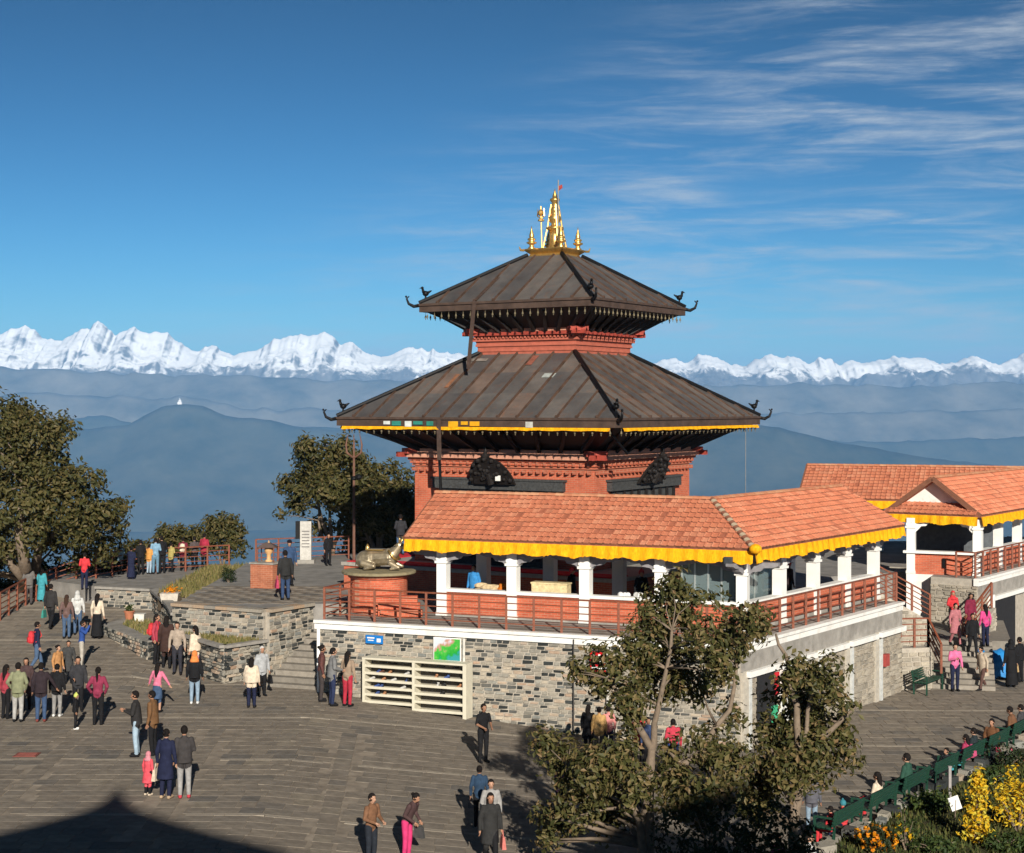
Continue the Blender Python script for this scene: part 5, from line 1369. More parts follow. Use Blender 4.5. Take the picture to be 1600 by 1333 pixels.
for k, (px, py, h, w, lb_) in enumerate([(1150, 1330, 2.6, 1.75, 'large clipped dark hedge bush in shadow under the oak'), (1010, 1335, 1.2, 1.1, 'dark bush in shadow at the foot of the tall oak'), (1240, 1345, 1.6, 0.9, 'dark bush in shadow beside the smaller oak')]):
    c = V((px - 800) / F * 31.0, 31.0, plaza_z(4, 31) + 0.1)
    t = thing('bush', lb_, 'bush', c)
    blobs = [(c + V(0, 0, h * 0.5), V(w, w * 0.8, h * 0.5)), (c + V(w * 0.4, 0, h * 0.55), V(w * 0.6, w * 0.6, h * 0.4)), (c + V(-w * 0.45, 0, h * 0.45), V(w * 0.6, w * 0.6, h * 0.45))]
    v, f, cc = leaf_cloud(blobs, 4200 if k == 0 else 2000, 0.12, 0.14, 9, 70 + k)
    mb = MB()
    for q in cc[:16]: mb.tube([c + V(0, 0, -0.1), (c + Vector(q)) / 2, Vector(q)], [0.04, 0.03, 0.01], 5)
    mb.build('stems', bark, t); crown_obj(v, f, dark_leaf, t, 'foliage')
# white sign and post in the garden
p = garden_at(1492, 1282)
t = thing('garden_sign', 'small tilted white board on a stick in the garden', 'sign', p)
MB().tube([p, p + V(0.02, 0, 0.5)], 0.015, 5).build('stick', bark, t)
MB().box(p + V(0, 0, 0.42), (0.26, 0.02, 0.34), (V(0.94, 0, 0.34), V(0, 1, 0), V(-0.34, 0, 0.94))).build('board', white, t)
p = garden_at(1484, 1250)
t = thing('garden_post', 'slim grey post standing behind the white garden board', 'post', p)
MB().box(p + V(0, 0, 0.42), (0.07, 0.07, 0.85)).build('shaft', mat('grey post', (0.3, 0.28, 0.27)), t)
MB().box(p + V(0, 0, 0.86), (0.09, 0.09, 0.03)).build('cap', mat('grey post'), t)

# ================================================================== benches
bgreen = mat('dark green bench paint', (0.015, 0.055, 0.035), 0.5, 0.3, 9)
def make_bench():
    t = thing('park_bench', '', 'bench', (0, 0, 0), local=True)
    for i in range(4): MB().box(V(0, -0.42 + i * 0.115, 0.45), (1.75, 0.09, 0.035)).build('seat_slat', bgreen, t)
    for i in range(5):
        z = 0.51 + i * 0.075; MB().box(V(0, 0.035 + 0.016 * i, z), (1.75, 0.03, 0.05)).build('back_slat', bgreen, t)
    for s in (-0.78, 0.78):
        mb = MB(); mb.beam(V(s, -0.44, 0), V(s, -0.44, 0.66), 0.05, 0.05); mb.beam(V(s, 0.03, 0), V(s, 0.05, 0.5), 0.05, 0.05); mb.beam(V(s, 0.05, 0.48), V(s, 0.11, 0.85), 0.05, 0.05)
        mb.beam(V(s, -0.46, 0.66), V(s, 0.06, 0.66), 0.06, 0.04); mb.beam(V(s, -0.44, 0.41), V(s, 0.05, 0.41), 0.05, 0.04)
        mb.build('end_frame', bgreen, t)
    return t
bench0 = make_bench(); first = True
BLAB = ['green slatted bench where the red dressed children sit', 'green slatted bench holding the long haired woman in cream', 'green slatted bench draped by the man in dark green', 'green slatted bench, empty, beyond the man in dark green', 'green slatted bench with the pink backpack wearer', 'green slatted bench holding the first brown coated visitor', 'green slatted bench holding the second brown coated visitor', 'green slatted bench at the far end of the garden row']
bench_pos = []
for i in range(8):
    p = V(7.85, 37.45, 0) + E2 * (2.15 * i); z = plaza_z(p.x, p.y) + 0.03
    b = bench0 if first else copy_tree(bench0); first = False
    b.location = (p.x, p.y, z); b.rotation_euler = (0, 0, R(-125.3)); b['label'] = BLAB[i]; b['group'] = 'benches along the garden'
    bench_pos.append(V(p.x, p.y, z))
p = on(1442, 1080, plaza_z); b = copy_tree(bench0); b.location = p; b.rotation_euler = (0, 0, math.atan2(E2.y, E2.x)); b['label'] = 'green slatted bench against the rubble wall by the steps'; b['group'] = 'benches along the garden'

# ================================================================== people
DG = None
def remeshed(mb, voxel, smooth=4):
    me = mb.mesh('tmp', mat('tmp')); ob = bpy.data.objects.new('tmp', me); col.objects.link(ob)
    m = ob.modifiers.new('r', 'REMESH'); m.mode = 'VOXEL'; m.voxel_size = voxel; m.use_smooth_shade = True
    s = ob.modifiers.new('s', 'SMOOTH'); s.factor = 0.5; s.iterations = smooth
    dg = bpy.context.evaluated_depsgraph_get()
    ev = bpy.data.meshes.new_from_object(ob.evaluated_get(dg))
    bpy.data.objects.remove(ob); bpy.data.meshes.remove(me)
    co = np.empty(len(ev.vertices) * 3); ev.vertices.foreach_get('co', co)
    fc = [tuple(p.vertices) for p in ev.polygons]; bpy.data.meshes.remove(ev)
    return co.reshape(-1, 3), fc
def classify(pts, caps):
    best = np.full(len(pts), 1e9); lab = np.zeros(len(pts), int)
    for p, q, r0, r1, l in caps:
        p = np.array(tuple(p)); q = np.array(tuple(q)); d = q - p; dd = max(1e-9, d @ d)
        t = np.clip(((pts - p) @ d) / dd, 0, 1)
        s = np.linalg.norm(pts - (p + t[:, None] * d), axis=1) - (r0 + (r1 - r0) * t)
        k = s < best; best[k] = s[k]; lab[k] = l
    return lab
ARMS = {'down': ((.235, .02, 1.13), (.25, -.05, .89)), 'pocket': ((.29, .07, 1.14), (.20, -.06, .95)), 'phone': ((.225, -.06, 1.14), (.07, -.27, 1.22)), 'fold': ((.24, -.04, 1.16), (-.06, -.19, 1.19)),
        'raise': ((.27, -.16, 1.30), (.07, -.24, 1.53)), 'hold': ((.23, -.01, 1.14), (.13, -.25, 1.08)), 'behind': ((.27, .08, 1.16), (.06, .18, 1.0)), 'lap': ((.23, -.05, 1.15), (.09, -.30, 1.0)), 'out': ((.30, -.05, 1.18), (.40, -.12, .98))}
_bod = {}
def body(legs='stand', aL='down', aR='down', top='jacket', bottom='trousers', lean=3, short=False):
    key = (legs, aL, aR, top, bottom, lean, short)
    if key in _bod: return _bod[key]
    mb = MB(); caps = []
    pz = 0.52 if legs == 'sit' else 0.95
    M = Matrix.Rotation(R(lean), 3, 'X'); pel = V(0, 0, pz)
    T = lambda x, y, z: pel + M @ V(x, y, z - 0.95)
    def cap(p, q, r0, r1, l):
        mb.tube([p, q], [r0, r1], 10); mb.ball(p, r0, 10); mb.ball(q, r1, 10); caps.append((p, q, r0, r1, l))
    def loft(rings, l, world=False):
        k = len(mb.v); n = 16; tf = (lambda x, y, z: V(x, y, z)) if world else T
        for z, rx, ry, yo in rings:
            for j in range(n):
                a = 2 * math.pi * j / n; mb.v.append(tuple(tf(rx * math.cos(a), ry * math.sin(a) + yo, z)))
        fs = [(k + i * n + j, k + i * n + (j + 1) % n, k + (i + 1) * n + (j + 1) % n, k + (i + 1) * n + j) for i in range(len(rings) - 1) for j in range(n)]
        fs += [tuple(k + j for j in reversed(range(n))), tuple(k + (len(rings) - 1) * n + j for j in range(n))]
        mb.f += fs; mb.m += [0] * len(fs)
        for (z, rx, ry, yo), (z2, rx2, ry2, yo2) in zip(rings, rings[1:]):
            s = max(1, int(abs(z2 - z) / 0.04))
            for i in range(s):
                t = i / s; a, b, y_, zz_ = rx + (rx2 - rx) * t, ry + (ry2 - ry) * t, yo + (yo2 - yo) * t, z + (z2 - z) * t
                caps.append((tf(-(max(a - b, 0)), y_, zz_), tf(max(a - b, 0), y_, zz_), b, b, l))
    loft([(0.90, .145, .105, .01), (0.97, .16, .115, .01), (1.08, .14, .10, 0), (1.26, .17, .115, 0), (1.37, .175, .10, .005), (1.42, .13, .08, .01), (1.46, .06, .055, .01)], 1)
    ext = {'jacket': [(0.84, .185, .145, .01), (1.0, .185, .145, .005), (1.28, .192, .13, 0), (1.39, .17, .105, .005)],
           'coat': [(0.55, .215, .175, .01), (0.8, .20, .16, .01), (1.1, .175, .13, 0), (1.3, .19, .13, 0), (1.39, .17, .105, 0)],
           'kurta': [(0.50, .225, .175, .01), (0.75, .20, .155, .01), (1.05, .15, .115, 0), (1.26, .175, .12, 0)],
           'shawl': [(0.86, .24, .18, 0), (1.05, .265, .195, -.01), (1.25, .255, .175, 0), (1.38, .20, .12, 0), (1.45, .09, .08, .01)]}.get(top)
    if ext:
        if legs == 'sit': ext = [r for r in ext if r[0] > 0.93] or ext
        loft(ext, 1)
    for s in (-1, 1):
        if legs == 'sit': hip, kn, an, toe = V(.09 * s, -.02, .52), V(.12 * s, -.44, .50), V(.12 * s, -.44, .10), V(.13 * s, -.60, .045)
        elif legs == 'walk':
            if s > 0: hip, kn, an, toe = V(.09, 0, .92), V(.09, -.15, .50), V(.09, -.23, .10), V(.10, -.40, .05)
            else: hip, kn, an, toe = V(-.09, 0, .92), V(-.09, .02, .50), V(-.09, .24, .15), V(-.09, .10, .04)
        else: hip, kn, an, toe = V(.09 * s, 0, .92), V(.095 * s, -.015, .49), V(.10 * s, .02, .10), V(.115 * s, -.13, .045)
        ll = 2 if bottom in ('trousers', 'skirt') else 0
        w = 0.012 if bottom == 'trousers' else 0
        cap(hip, kn, .085 + w, .058 + w, ll); cap(kn, an, .058 + w, .040 + w, ll)
        heel = V(an.x, an.y + .03, .05 if legs != 'walk' or s > 0 else .11)
        cap(heel, toe, .048, .040, 3)
        arm = aR if s > 0 else aL
        (ex, ey, ez), (wx, wy, wz) = ARMS[arm]
        sh, el, wr = T(.165 * s, 0, 1.385), T(ex * s, ey, ez), T(wx * s, wy, wz)
        sw_ = 0 if short else 0.010
        cap(sh, el, .058 + sw_, .046 + sw_, 1); cap(el, wr, .042 + sw_, .031 + sw_, 0 if short else 1)
        dh = (wr - el).normalized(); cap(wr, wr + dh * .075, .030, .030, 0)
    if bottom == 'skirt': loft([(0.10, .235, .205, 0), (0.5, .20, .17, 0), (0.85, .175, .14, 0), (1.0, .15, .11, 0)], 2) if legs != 'sit' else None
    if bottom == 'kneeskirt': loft([(0.48, .20, .165, 0), (0.8, .18, .145, 0), (1.0, .15, .11, 0)], 2)
    cap(T(0, .01, 1.42), T(0, 0, 1.52), .056, .052, 0)
    def ellip(c, r, l=0):
        k = len(mb.v); mb.ball((0, 0, 0), 1, 14)
        for i in range(k, len(mb.v)):
            v = mb.v[i]; mb.v[i] = tuple(T(c[0] + v[0] * r[0], c[1] + v[1] * r[1], c[2] + v[2] * r[2]))
        caps.append((T(*c), T(*c), max(r) * .95, max(r) * .95, l))
    ellip((0, -.002, 1.600), (.077, .094, .108)); ellip((0, -.032, 1.545), (.055, .062, .058))
    cap(T(0, -.092, 1.605), T(0, -.112, 1.572), .012, .019, 0)
    for s in (-1, 1): ellip((s * .078, .008, 1.59), (.014, .022, .032))
    co, fc = remeshed(mb, 0.0165, 4)
    cen = np.array([co[list(f)].mean(0) for f in fc]); lab = classify(cen, caps)
    out = MB(); out.v = [tuple(c) for c in co]; out.f = list(fc); out.m = [int(l) for l in lab]
    # fingers, eyes and mouth
    for s in (-1, 1):
        arm = aR if s > 0 else aL; (ex, ey, ez), (wx, wy, wz) = ARMS[arm]
        el, wr = T(ex * s, ey, ez), T(wx * s, wy, wz); d = (wr - el).normalized()
        side = d.cross(V(1, 0, 0)); side = side.normalized() if side.length > .3 else V(0, 1, 0)
        curl = d.cross(side).normalized() * (-s)
        for k, L in enumerate((.062, .072, .068, .052)):
            b = wr + d * .09 + side * (k - 1.5) * .017
            out.tube([b - d * .02, b + d * L * .5 + curl * .006, b + d * L * .85 + curl * .028], [.0095, .0085, .006], 6)
        b = wr + d * .045 + side * -.028
        out.tube([b, b - side * .025 + d * .03, b - side * .022 + d * .058 + curl * .012], [.011, .0095, .007], 6)
        out.ball(T(s * .032, -.088, 1.612), (.010, .006, .007), 6, 4)
    out.tube([T(-.022, -.090, 1.535), T(0, -.096, 1.533), T(.022, -.090, 1.535)], [.003, .006, .003], 5, 5)
    me = out.mesh('person', [mat('tmp')] * 6, True)
    _bod[key] = (me, T); return _bod[key]
_hair = {}
def hair_mesh(style, key, T):
    k = (style, key)
    if k in _hair: return _hair[k]
    mb = MB()
    def tf(k0):
        for i in range(k0, len(mb.v)): mb.v[i] = tuple(T(*mb.v[i]))
    big = 1.13 if style in ('scarf', 'hood', 'wool') else 1.0
    mb.ball((0, .010, 1.612), (.087 * big, .103 * big, .112 * big), 16)
    lo = 1.56 if style in ('scarf', 'hood') else 1.625
    keep = []
    for f in mb.f:
        c = np.mean([mb.v[i] for i in f], axis=0)
        if c[1] < -.045 and c[2] < (1.66 if style not in ('wool', 'cap') else 1.635): continue
        if c[2] < (1.50 if style in ('long', 'scarf', 'hood') else 1.535): continue
        if style == 'bald' and c[2] > 1.64: continue
        keep.append(f)
    mb.f = keep; mb.m = [0] * len(keep)
    if style == 'long':
        mb.lathe([(.05, 1.15), (.075, 1.25), (.088, 1.42), (.09, 1.58), (.06, 1.66)], (0, .07, 0), 12, 0, 1, .62)
    if style == 'pony': mb.tube([(0, .09, 1.64), (0, .15, 1.58), (0, .14, 1.42), (0, .13, 1.28)], [.03, .038, .034, .012], 8)
    if style == 'bun': mb.ball((0, .115, 1.63), .046, 9)
    if style in ('scarf', 'hood'): mb.lathe([(.16, 1.36), (.15, 1.42), (.115, 1.49), (.10, 1.56)], (0, .015, 0), 14, 0, 1, .85)
    if style == 'cap': mb.box((0, -.125, 1.652), (.13, .11, .012)); mb.ball((0, .005, 1.645), (.092, .108, .085), 12)
    if style == 'wool': mb.ball((0, .01, 1.745), .035, 8)
    tf(0)
    me = mb.mesh('hair', mat('tmp'), True); _hair[k] = me; return me
def cm(c):
    g_ = 0.3 * c[0] + 0.6 * c[1] + 0.1 * c[2]; c = tuple(0.84 * v + 0.16 * g_ for v in c)
    return mat('cloth %.3f %.3f %.3f' % tuple(c), c, 0.85, 0.3, 9, bmp=0.4, spec=0.15)
SK = (0.36, 0.19, 0.12)
skins = [mat('skin %d' % i, c, 0.55, 0.08, 8, bmp=0.05) for i, c in enumerate(((0.38, 0.20, 0.125), (0.30, 0.155, 0.095), (0.44, 0.25, 0.165)))]
BLK = (0.012, 0.012, 0.014); JEAN = (0.06, 0.11, 0.20); LJEAN = (0.22, 0.32, 0.42); GREY = (0.22, 0.22, 0.22); NAVY = (0.014, 0.018, 0.05); BRN = (0.13, 0.055, 0.022); MAR = (0.16, 0.012, 0.03); RED = (0.62, 0.012, 0.022); PINK = (0.66, 0.06, 0.20); WHT = (0.68, 0.67, 0.64); TAN = (0.42, 0.29, 0.17); HAIR = (0.012, 0.009, 0.008); CREAM = (0.62, 0.50, 0.36); OLV = (0.20, 0.21, 0.11); DKG = (0.02, 0.075, 0.05); TEAL = (0.02, 0.28, 0.34)
_pn = [0]
def person(p, h, face, label, top=BLK, bottom=BLK, shoes=BLK, hair='short', hc=HAIR, bag=None, **kw):
    w = label.replace('-', ' ').split()
    stl = 'shawl' if 'shawl' in w else 'kurta' if 'tunic' in w else 'coat' if ('coat' in w or 'gown' in w) else 'tee' if ('sweater' in w or 'shirt' in w or 'top' in w) else 'jacket'
    low = 'kneeskirt' if 'denim' in w else 'skirt' if ('dress' in w or 'gown' in w or 'skirt' in w) else 'trousers'
    if kw.get('legs') == 'sit' and low == 'skirt': low = 'trousers'
    me, T = body(top=stl, bottom=low, **kw); i = _pn[0]; _pn[0] += 1
    o = bpy.data.objects.new('person', me); col.objects.link(o)
    for k, m in enumerate((skins[i % 3], cm(top), cm(bottom), cm(shoes), mat('dark eye', (0.01, 0.008, 0.008)), mat('lips', (0.22, 0.07, 0.06)))):
        o.material_slots[k].link = 'OBJECT'; o.material_slots[k].material = m
    s = h / 1.70; o.location = p; o.scale = (s, s, s); o.rotation_euler = (0, 0, R(face))
    tag(o, label, 'person', 'visitors at the temple')
    hm = hair_mesh(hair, (kw.get('legs', 'stand'), kw.get('lean', 3)), T)
    ho = bpy.data.objects.new({'scarf': 'headscarf', 'hood': 'hood', 'cap': 'cap', 'wool': 'woollen_hat'}.get(hair, 'hair'), hm); col.objects.link(ho); ho.parent = o
    ho.material_slots[0].link = 'OBJECT'; ho.material_slots[0].material = cm(hc)
    if bag:
        kind, bc = bag
        mb = MB()
        if kind == 'backpack':
            k0 = len(mb.v); mb.lathe([(.10, 0), (.135, .05), (.14, .25), (.11, .38), (.04, .42)], (0, .19, .98), 12, 0, 1.05, .75)
            mb.box((0, .295, 1.10), (.17, .04, .16))
            for s_ in (-1, 1): mb.tube([(s_ * .09, .12, 1.36), (s_ * .11, -.06, 1.42), (s_ * .12, -.13, 1.25), (s_ * .12, .06, 1.02)], .018, 6)
            mb.v = [tuple(T(*v)) for v in mb.v]
        else:
            w = T(ARMS[kw.get('aR', 'down')][1][0] + .03, ARMS[kw.get('aR', 'down')][1][1], ARMS[kw.get('aR', 'down')][1][2] - .1)
            mb.hull([w + V(-.04, -.15, -.36), w + V(.06, -.15, -.36), w + V(.06, .15, -.36), w + V(-.04, .15, -.36)], [w + V(-.02, -.12, -.08), w + V(.03, -.12, -.08), w + V(.03, .12, -.08), w + V(-.02, .12, -.08)])
            mb.tube([w + V(0, -.09, -.09), w + V(0, -.03, .06), w + V(0, .03, .06), w + V(0, .09, -.09)], .011, 5)
        bo = mb.build('backpack' if kind == 'backpack' else 'handbag', cm(bc)); bo.parent = o
    return o
def pp(px, py, hp, face, label, z=plaza_z, hmin=1.42, hmax=1.82, **kw):
    """a standing visitor whose feet the photograph shows at (px, py), hp pixels tall"""
    p = on(px, py, z); h = min(hmax, max(hmin, hp * p.y / F))
    return person(p, h, face, label, **kw)
TR, SKT, KU = 'trousers', 'skirt', 'kurta'
# left-hand crowd
pp(45, 945, 62, 185, 'man in grey jacket leaning towards the ramp railing', top=(0.13, 0.12, 0.11), bottom=(0.07, 0.06, 0.06), aL='hold', aR='hold')
pp(65, 940, 52, 175, 'woman in bright teal dress at the ramp railing', hmin=1.4, **{'top': TEAL, 'bottom': TEAL, 'hair': 'long'})
pp(79, 983, 70, 170, 'man in black jacket walking up the ramp with a green bag', top=(0.03, 0.028, 0.028), bottom=BLK, legs='walk', bag=('bag', (0.02, 0.25, 0.2)))
pp(104, 998, 68, 178, 'long haired woman in brown top and jeans on the ramp', top=(0.14, 0.08, 0.07), bottom=JEAN, hair='long', hc=(0.05, 0.025, 0.015))
pp(121, 992, 68, 190, 'person in pale grey hooded top on the ramp', top=(0.50, 0.50, 0.48), bottom=JEAN, hair='hood', hc=(0.50, 0.50, 0.48))
pp(152, 998, 70, 165, 'long haired woman in cream top and black skirt beside the stone bed', top=CREAM, bottom=BLK, hair='long')
pp(57, 1050, 78, 120, 'man with red backpack, navy shirt and jeans', top=NAVY, bottom=JEAN, bag=('backpack', RED), legs='walk')
pp(128, 1044, 74, 95, 'man in bright blue sweater lifting a camera', top=(0.02, 0.07, 0.30), bottom=(0.40, 0.36, 0.30), aL='raise', aR='raise')
def P(*a, **k): return pp(*a, **k)
P(90, 1078, 70, 60, 'woman in a long orange ochre tunic in the crowd', top=(0.45, 0.20, 0.05), bottom=BRN, hair='bun')
P(107, 1068, 66, 20, 'man in dark grey jacket behind the orange tunic', top=(0.05, 0.05, 0.05), bottom=BLK)
P(9, 1123, 84, 150, 'long haired woman in crimson shirt at the crowd edge', top=(0.35, 0.03, 0.05), bottom=BLK, hair='long')
P(28, 1128, 92, 175, 'man in olive green jacket and pale grey trousers', top=OLV, bottom=(0.36, 0.35, 0.33), aL='pocket', aR='pocket')
P(41, 1108, 80, 10, 'woman in dark brown coat facing the olive green jacket', top=(0.07, 0.04, 0.04), bottom=BLK, hair='long')
P(64, 1128, 92, 185, 'man in dark plum jacket and blue jeans with red shoes', top=(0.03, 0.02, 0.025), bottom=(0.04, 0.08, 0.17), shoes=(0.2, 0.04, 0.03), aL='out')
P(89, 1120, 82, 175, 'person in black jacket and grey trousers in the crowd', top=BLK, bottom=(0.25, 0.24, 0.23), shoes=WHT)
P(122, 1112, 86, 15, 'man in dark jacket facing the child in the bright hat', top=(0.035, 0.035, 0.04), bottom=BLK, aL='hold')
P(118, 1140, 56, 100, 'small child in black with a bright yellow and green hat', hmin=0.95, hmax=1.15, top=BLK, bottom=BLK, shoes=WHT, hair='wool', hc=(0.45, 0.5, 0.06))
P(153, 1133, 90, 180, 'woman in maroon sweater and black trousers with a ponytail', top=(0.24, 0.02, 0.06), bottom=BLK, hair='pony', aL='pocket', aR='pocket')
P(244, 1038, 78, 80, 'woman with long red scarf and red backpack by the stone bed', top=(0.40, 0.03, 0.06), bottom=BLK, hair='long', bag=('backpack', RED))
P(260, 1044, 86, 185, 'woman in long dark brown coat by the stone bed', top=(0.05, 0.025, 0.02), bottom=BLK, hair='long')
P(277, 1054, 82, 5, 'man in beige sweater and dark trousers by the planter', top=(0.36, 0.28, 0.21), bottom=(0.03, 0.03, 0.04))
P(306, 1056, 78, 240, 'long haired woman in beige shawl by the planter', top=CREAM, bottom=(0.5, 0.2, 0.3), hair='long')
P(304, 1100, 82, 185, 'woman in orange headscarf, black jacket and jeans', top=BLK, bottom=LJEAN, shoes=WHT, hair='scarf', hc=(0.75, 0.20, 0.01))
P(246, 1113, 76, 160, 'girl in pink top and denim skirt', hmin=1.3, top=(0.66, 0.14, 0.25), bottom=(0.04, 0.08, 0.16), hair='long', aL='out', aR='out')
P(213, 1182, 102, -85, 'man in black jacket and light jeans looking at his phone', top=(0.03, 0.028, 0.028), bottom=(0.30, 0.42, 0.52), aL='phone', aR='phone')
P(239, 1180, 100, -100, 'man in brown jacket and black trousers beside the light jeans', top=(0.16, 0.075, 0.025), bottom=BLK)
P(259, 1248, 108, 165, 'woman in long navy tunic carrying a cream handbag', top=NAVY, bottom=NAVY, shoes=TAN, hair='bun', bag=('bag', CREAM))
P(288, 1247, 112, 195, 'man in charcoal jacket, grey jeans and red trainers', top=(0.045, 0.04, 0.04), bottom=(0.30, 0.29, 0.28), shoes=(0.5, 0.03, 0.05), aL='hold')
P(231, 1243, 68, 150, 'child in red and pink jacket beside the navy tunic', hmin=0.95, hmax=1.12, top=(0.70, 0.05, 0.08), bottom=BLK, shoes=CREAM, hair='hood', hc=(0.6, 0.2, 0.25))
P(393, 1106, 78, 178, 'long haired woman in cream shawl and navy trousers by the steps', top=CREAM, bottom=NAVY, hair='long')
P(409, 1088, 78, 30, 'white haired man in grey jacket by the steps', top=(0.35, 0.36, 0.37), bottom=BLK, hc=(0.5, 0.48, 0.45), bag=('bag', BLK))
P(502, 1096, 88, 100, 'woman in dark brown top at the end of the shoe rack', top=(0.11, 0.04, 0.035), bottom=(0.05, 0.04, 0.04), hair='bun')
P(519, 1103, 96, 110, 'man in grey jacket and blue jeans at the shoe rack', top=(0.17, 0.17, 0.17), bottom=(0.02, 0.03, 0.08), aL='hold', aR='hold')
P(543, 1104, 86, 150, 'woman in khaki top and red trousers at the shoe rack', top=(0.30, 0.21, 0.14), bottom=(0.42, 0.01, 0.035), hair='long', aR='hold')
P(755, 1192, 92, 30, 'man in black short sleeved shirt alone on the plaza', top=BLK, bottom=BLK, short=True, aL='hold', aR='hold')
P(580, 1352, 112, 50, 'man in brown leather jacket alone near the plum top', top=(0.20, 0.09, 0.04), bottom=(0.02, 0.025, 0.035), aL='hold', aR='hold')
P(636, 1342, 108, 60, 'woman bending over in plum top and hot pink trousers', top=(0.075, 0.04, 0.04), bottom=(0.62, 0.01, 0.14), hair='bun', lean=24, aL='hold', aR='hold', bag=('bag', (0.06, 0.06, 0.06)))
P(749, 1292, 94, 175, 'woman in dark blue top walking behind the grey cardigan', top=(0.02, 0.05, 0.10), bottom=BLK, hair='bun')
P(767, 1322, 104, 5, 'woman in grey cardigan behind the black coat', top=(0.30, 0.29, 0.28), bottom=BLK, hair='bun')
P(766, 1355, 116, 12, 'woman in black coat striding with a coral red bag', top=(0.03, 0.03, 0.03), bottom=BLK, hair='long', legs='walk', bag=('bag', (0.6, 0.15, 0.12)))
P(875, 1282, 86, 120, 'person in purple top half hidden by the oak leaves', top=(0.06, 0.02, 0.06), bottom=BLK)
P(919, 1178, 72, 160, 'person in black coat by the wall under the red sign', top=BLK, bottom=BLK, hair='long')
P(936, 1182, 72, 170, 'person in mustard yellow jacket by the wall', top=(0.50, 0.28, 0.07), bottom=(0.1, 0.08, 0.07))
P(951, 1180, 72, 200, 'person in salmon pink top behind the oak', top=(0.6, 0.2, 0.18), bottom=NAVY)
P(998, 1190, 78, 150, 'person in bright red jacket behind the oak trunk', top=RED, bottom=BLK)
P(1052, 1208, 84, 185, 'person in red top and blue jeans behind the oak', top=(0.5, 0.02, 0.05), bottom=(0.02, 0.06, 0.2))
P(1012, 1200, 78, 20, 'person in dark blue top behind the oak trunk', top=(0.03, 0.05, 0.12), bottom=BLK)
# viewing terrace
P(132, 922, 58, 175, 'man in bright red sweater above the terrace wall', z=BT, top=RED, bottom=NAVY, aL='hold', aR='hold')
back_row = [(188, 898, 50, 'person in pale blue jacket at the railing', (0.2, 0.35, 0.45), BLK, 'long'), (205, 905, 50, 'woman in navy long skirt leaning on the railing', NAVY, NAVY, 'bun'), (220, 898, 54, 'man in black fleece at the railing', BLK, BLK, 'short'), (233, 897, 46, 'child in orange jacket at the railing', (0.6, 0.25, 0.02), (0.3, 0.4, 0.5), 'short'), (243, 897, 56, 'man in sky blue sweater and jeans at the railing', (0.16, 0.32, 0.46), (0.10, 0.22, 0.32), 'short'), (253, 896, 58, 'man in black jacket pointing at the mountains', BLK, BLK, 'short'), (267, 894, 46, 'person in mustard olive jacket at the railing', (0.35, 0.28, 0.06), BLK, 'short'), (286, 892, 52, 'person in maroon with a cream backpack at the railing', MAR, BLK, 'short'), (304, 891, 52, 'person in charcoal grey top at the railing', (0.08, 0.06, 0.06), BLK, 'short'), (319, 890, 56, 'woman in crimson jacket at the end of the railing', (0.36, 0.01, 0.04), BLK, 'bun')]
for i, (px, py, hp, lb_, tc_, bc_, hr_) in enumerate(back_row):
    P(px, py, hp, 180 + (i % 3 - 1) * 25, lb_, z=BT, hmin=1.3, top=tc_, bottom=bc_, hair=hr_, aR='raise' if i in (1, 5) else 'hold', aL='hold', bag=('backpack', CREAM) if i == 7 else None)
P(446, 938, 84, 200, 'man in black jacket and jeans holding a pink bag on the terrace', z=TZ, top=(0.025, 0.025, 0.025), bottom=(0.03, 0.06, 0.14), bag=('bag', (0.5, 0.03, 0.10)))
P(452, 916, 76, 20, 'man in blue jacket and dark cap behind the brick pedestal', z=TZ, top=(0.03, 0.07, 0.16), bottom=BLK, hair='cap', hc=(0.01, 0.01, 0.02))
P(513, 884, 48, 30, 'person in black by the tree trunks', z=TZ, top=BLK, bottom=BLK)
person(on(626, 868, -6.05), 1.66, 185, 'man in dark jacket and jeans standing on the pagoda plinth', top=(0.03, 0.03, 0.035), bottom=(0.05, 0.12, 0.24), aL='hold', aR='hold')
# inside the front pavilion
for e, n_, f, lb_, tc_, hr_, hc_ in ((-18.6, -50.4, 60, 'devotee in dark coat and red cap inside the pavilion', BLK, 'cap', RED), (-16.2, -50.6, 20, 'devotee in black beside the inner pavilion column', BLK, 'wool', (0.5, 0.03, 0.03)), (-22.0, -50.0, -30, 'devotee in bright blue at the first pavilion column', (0.01, 0.22, 0.55), 'short', HAIR)):
    person(PA(e, n_, DK), 1.6, f, lb_, top=tc_, bottom=BLK, hair=hr_, hc=hc_)
person(PB(51.2, -24.4, DK), 1.6, 120, 'devotee with dark red cap inside the far bay of the pavilion', top=(0.05, 0.03, 0.03), bottom=BLK, hair='cap', hc=(0.3, 0.02, 0.02))
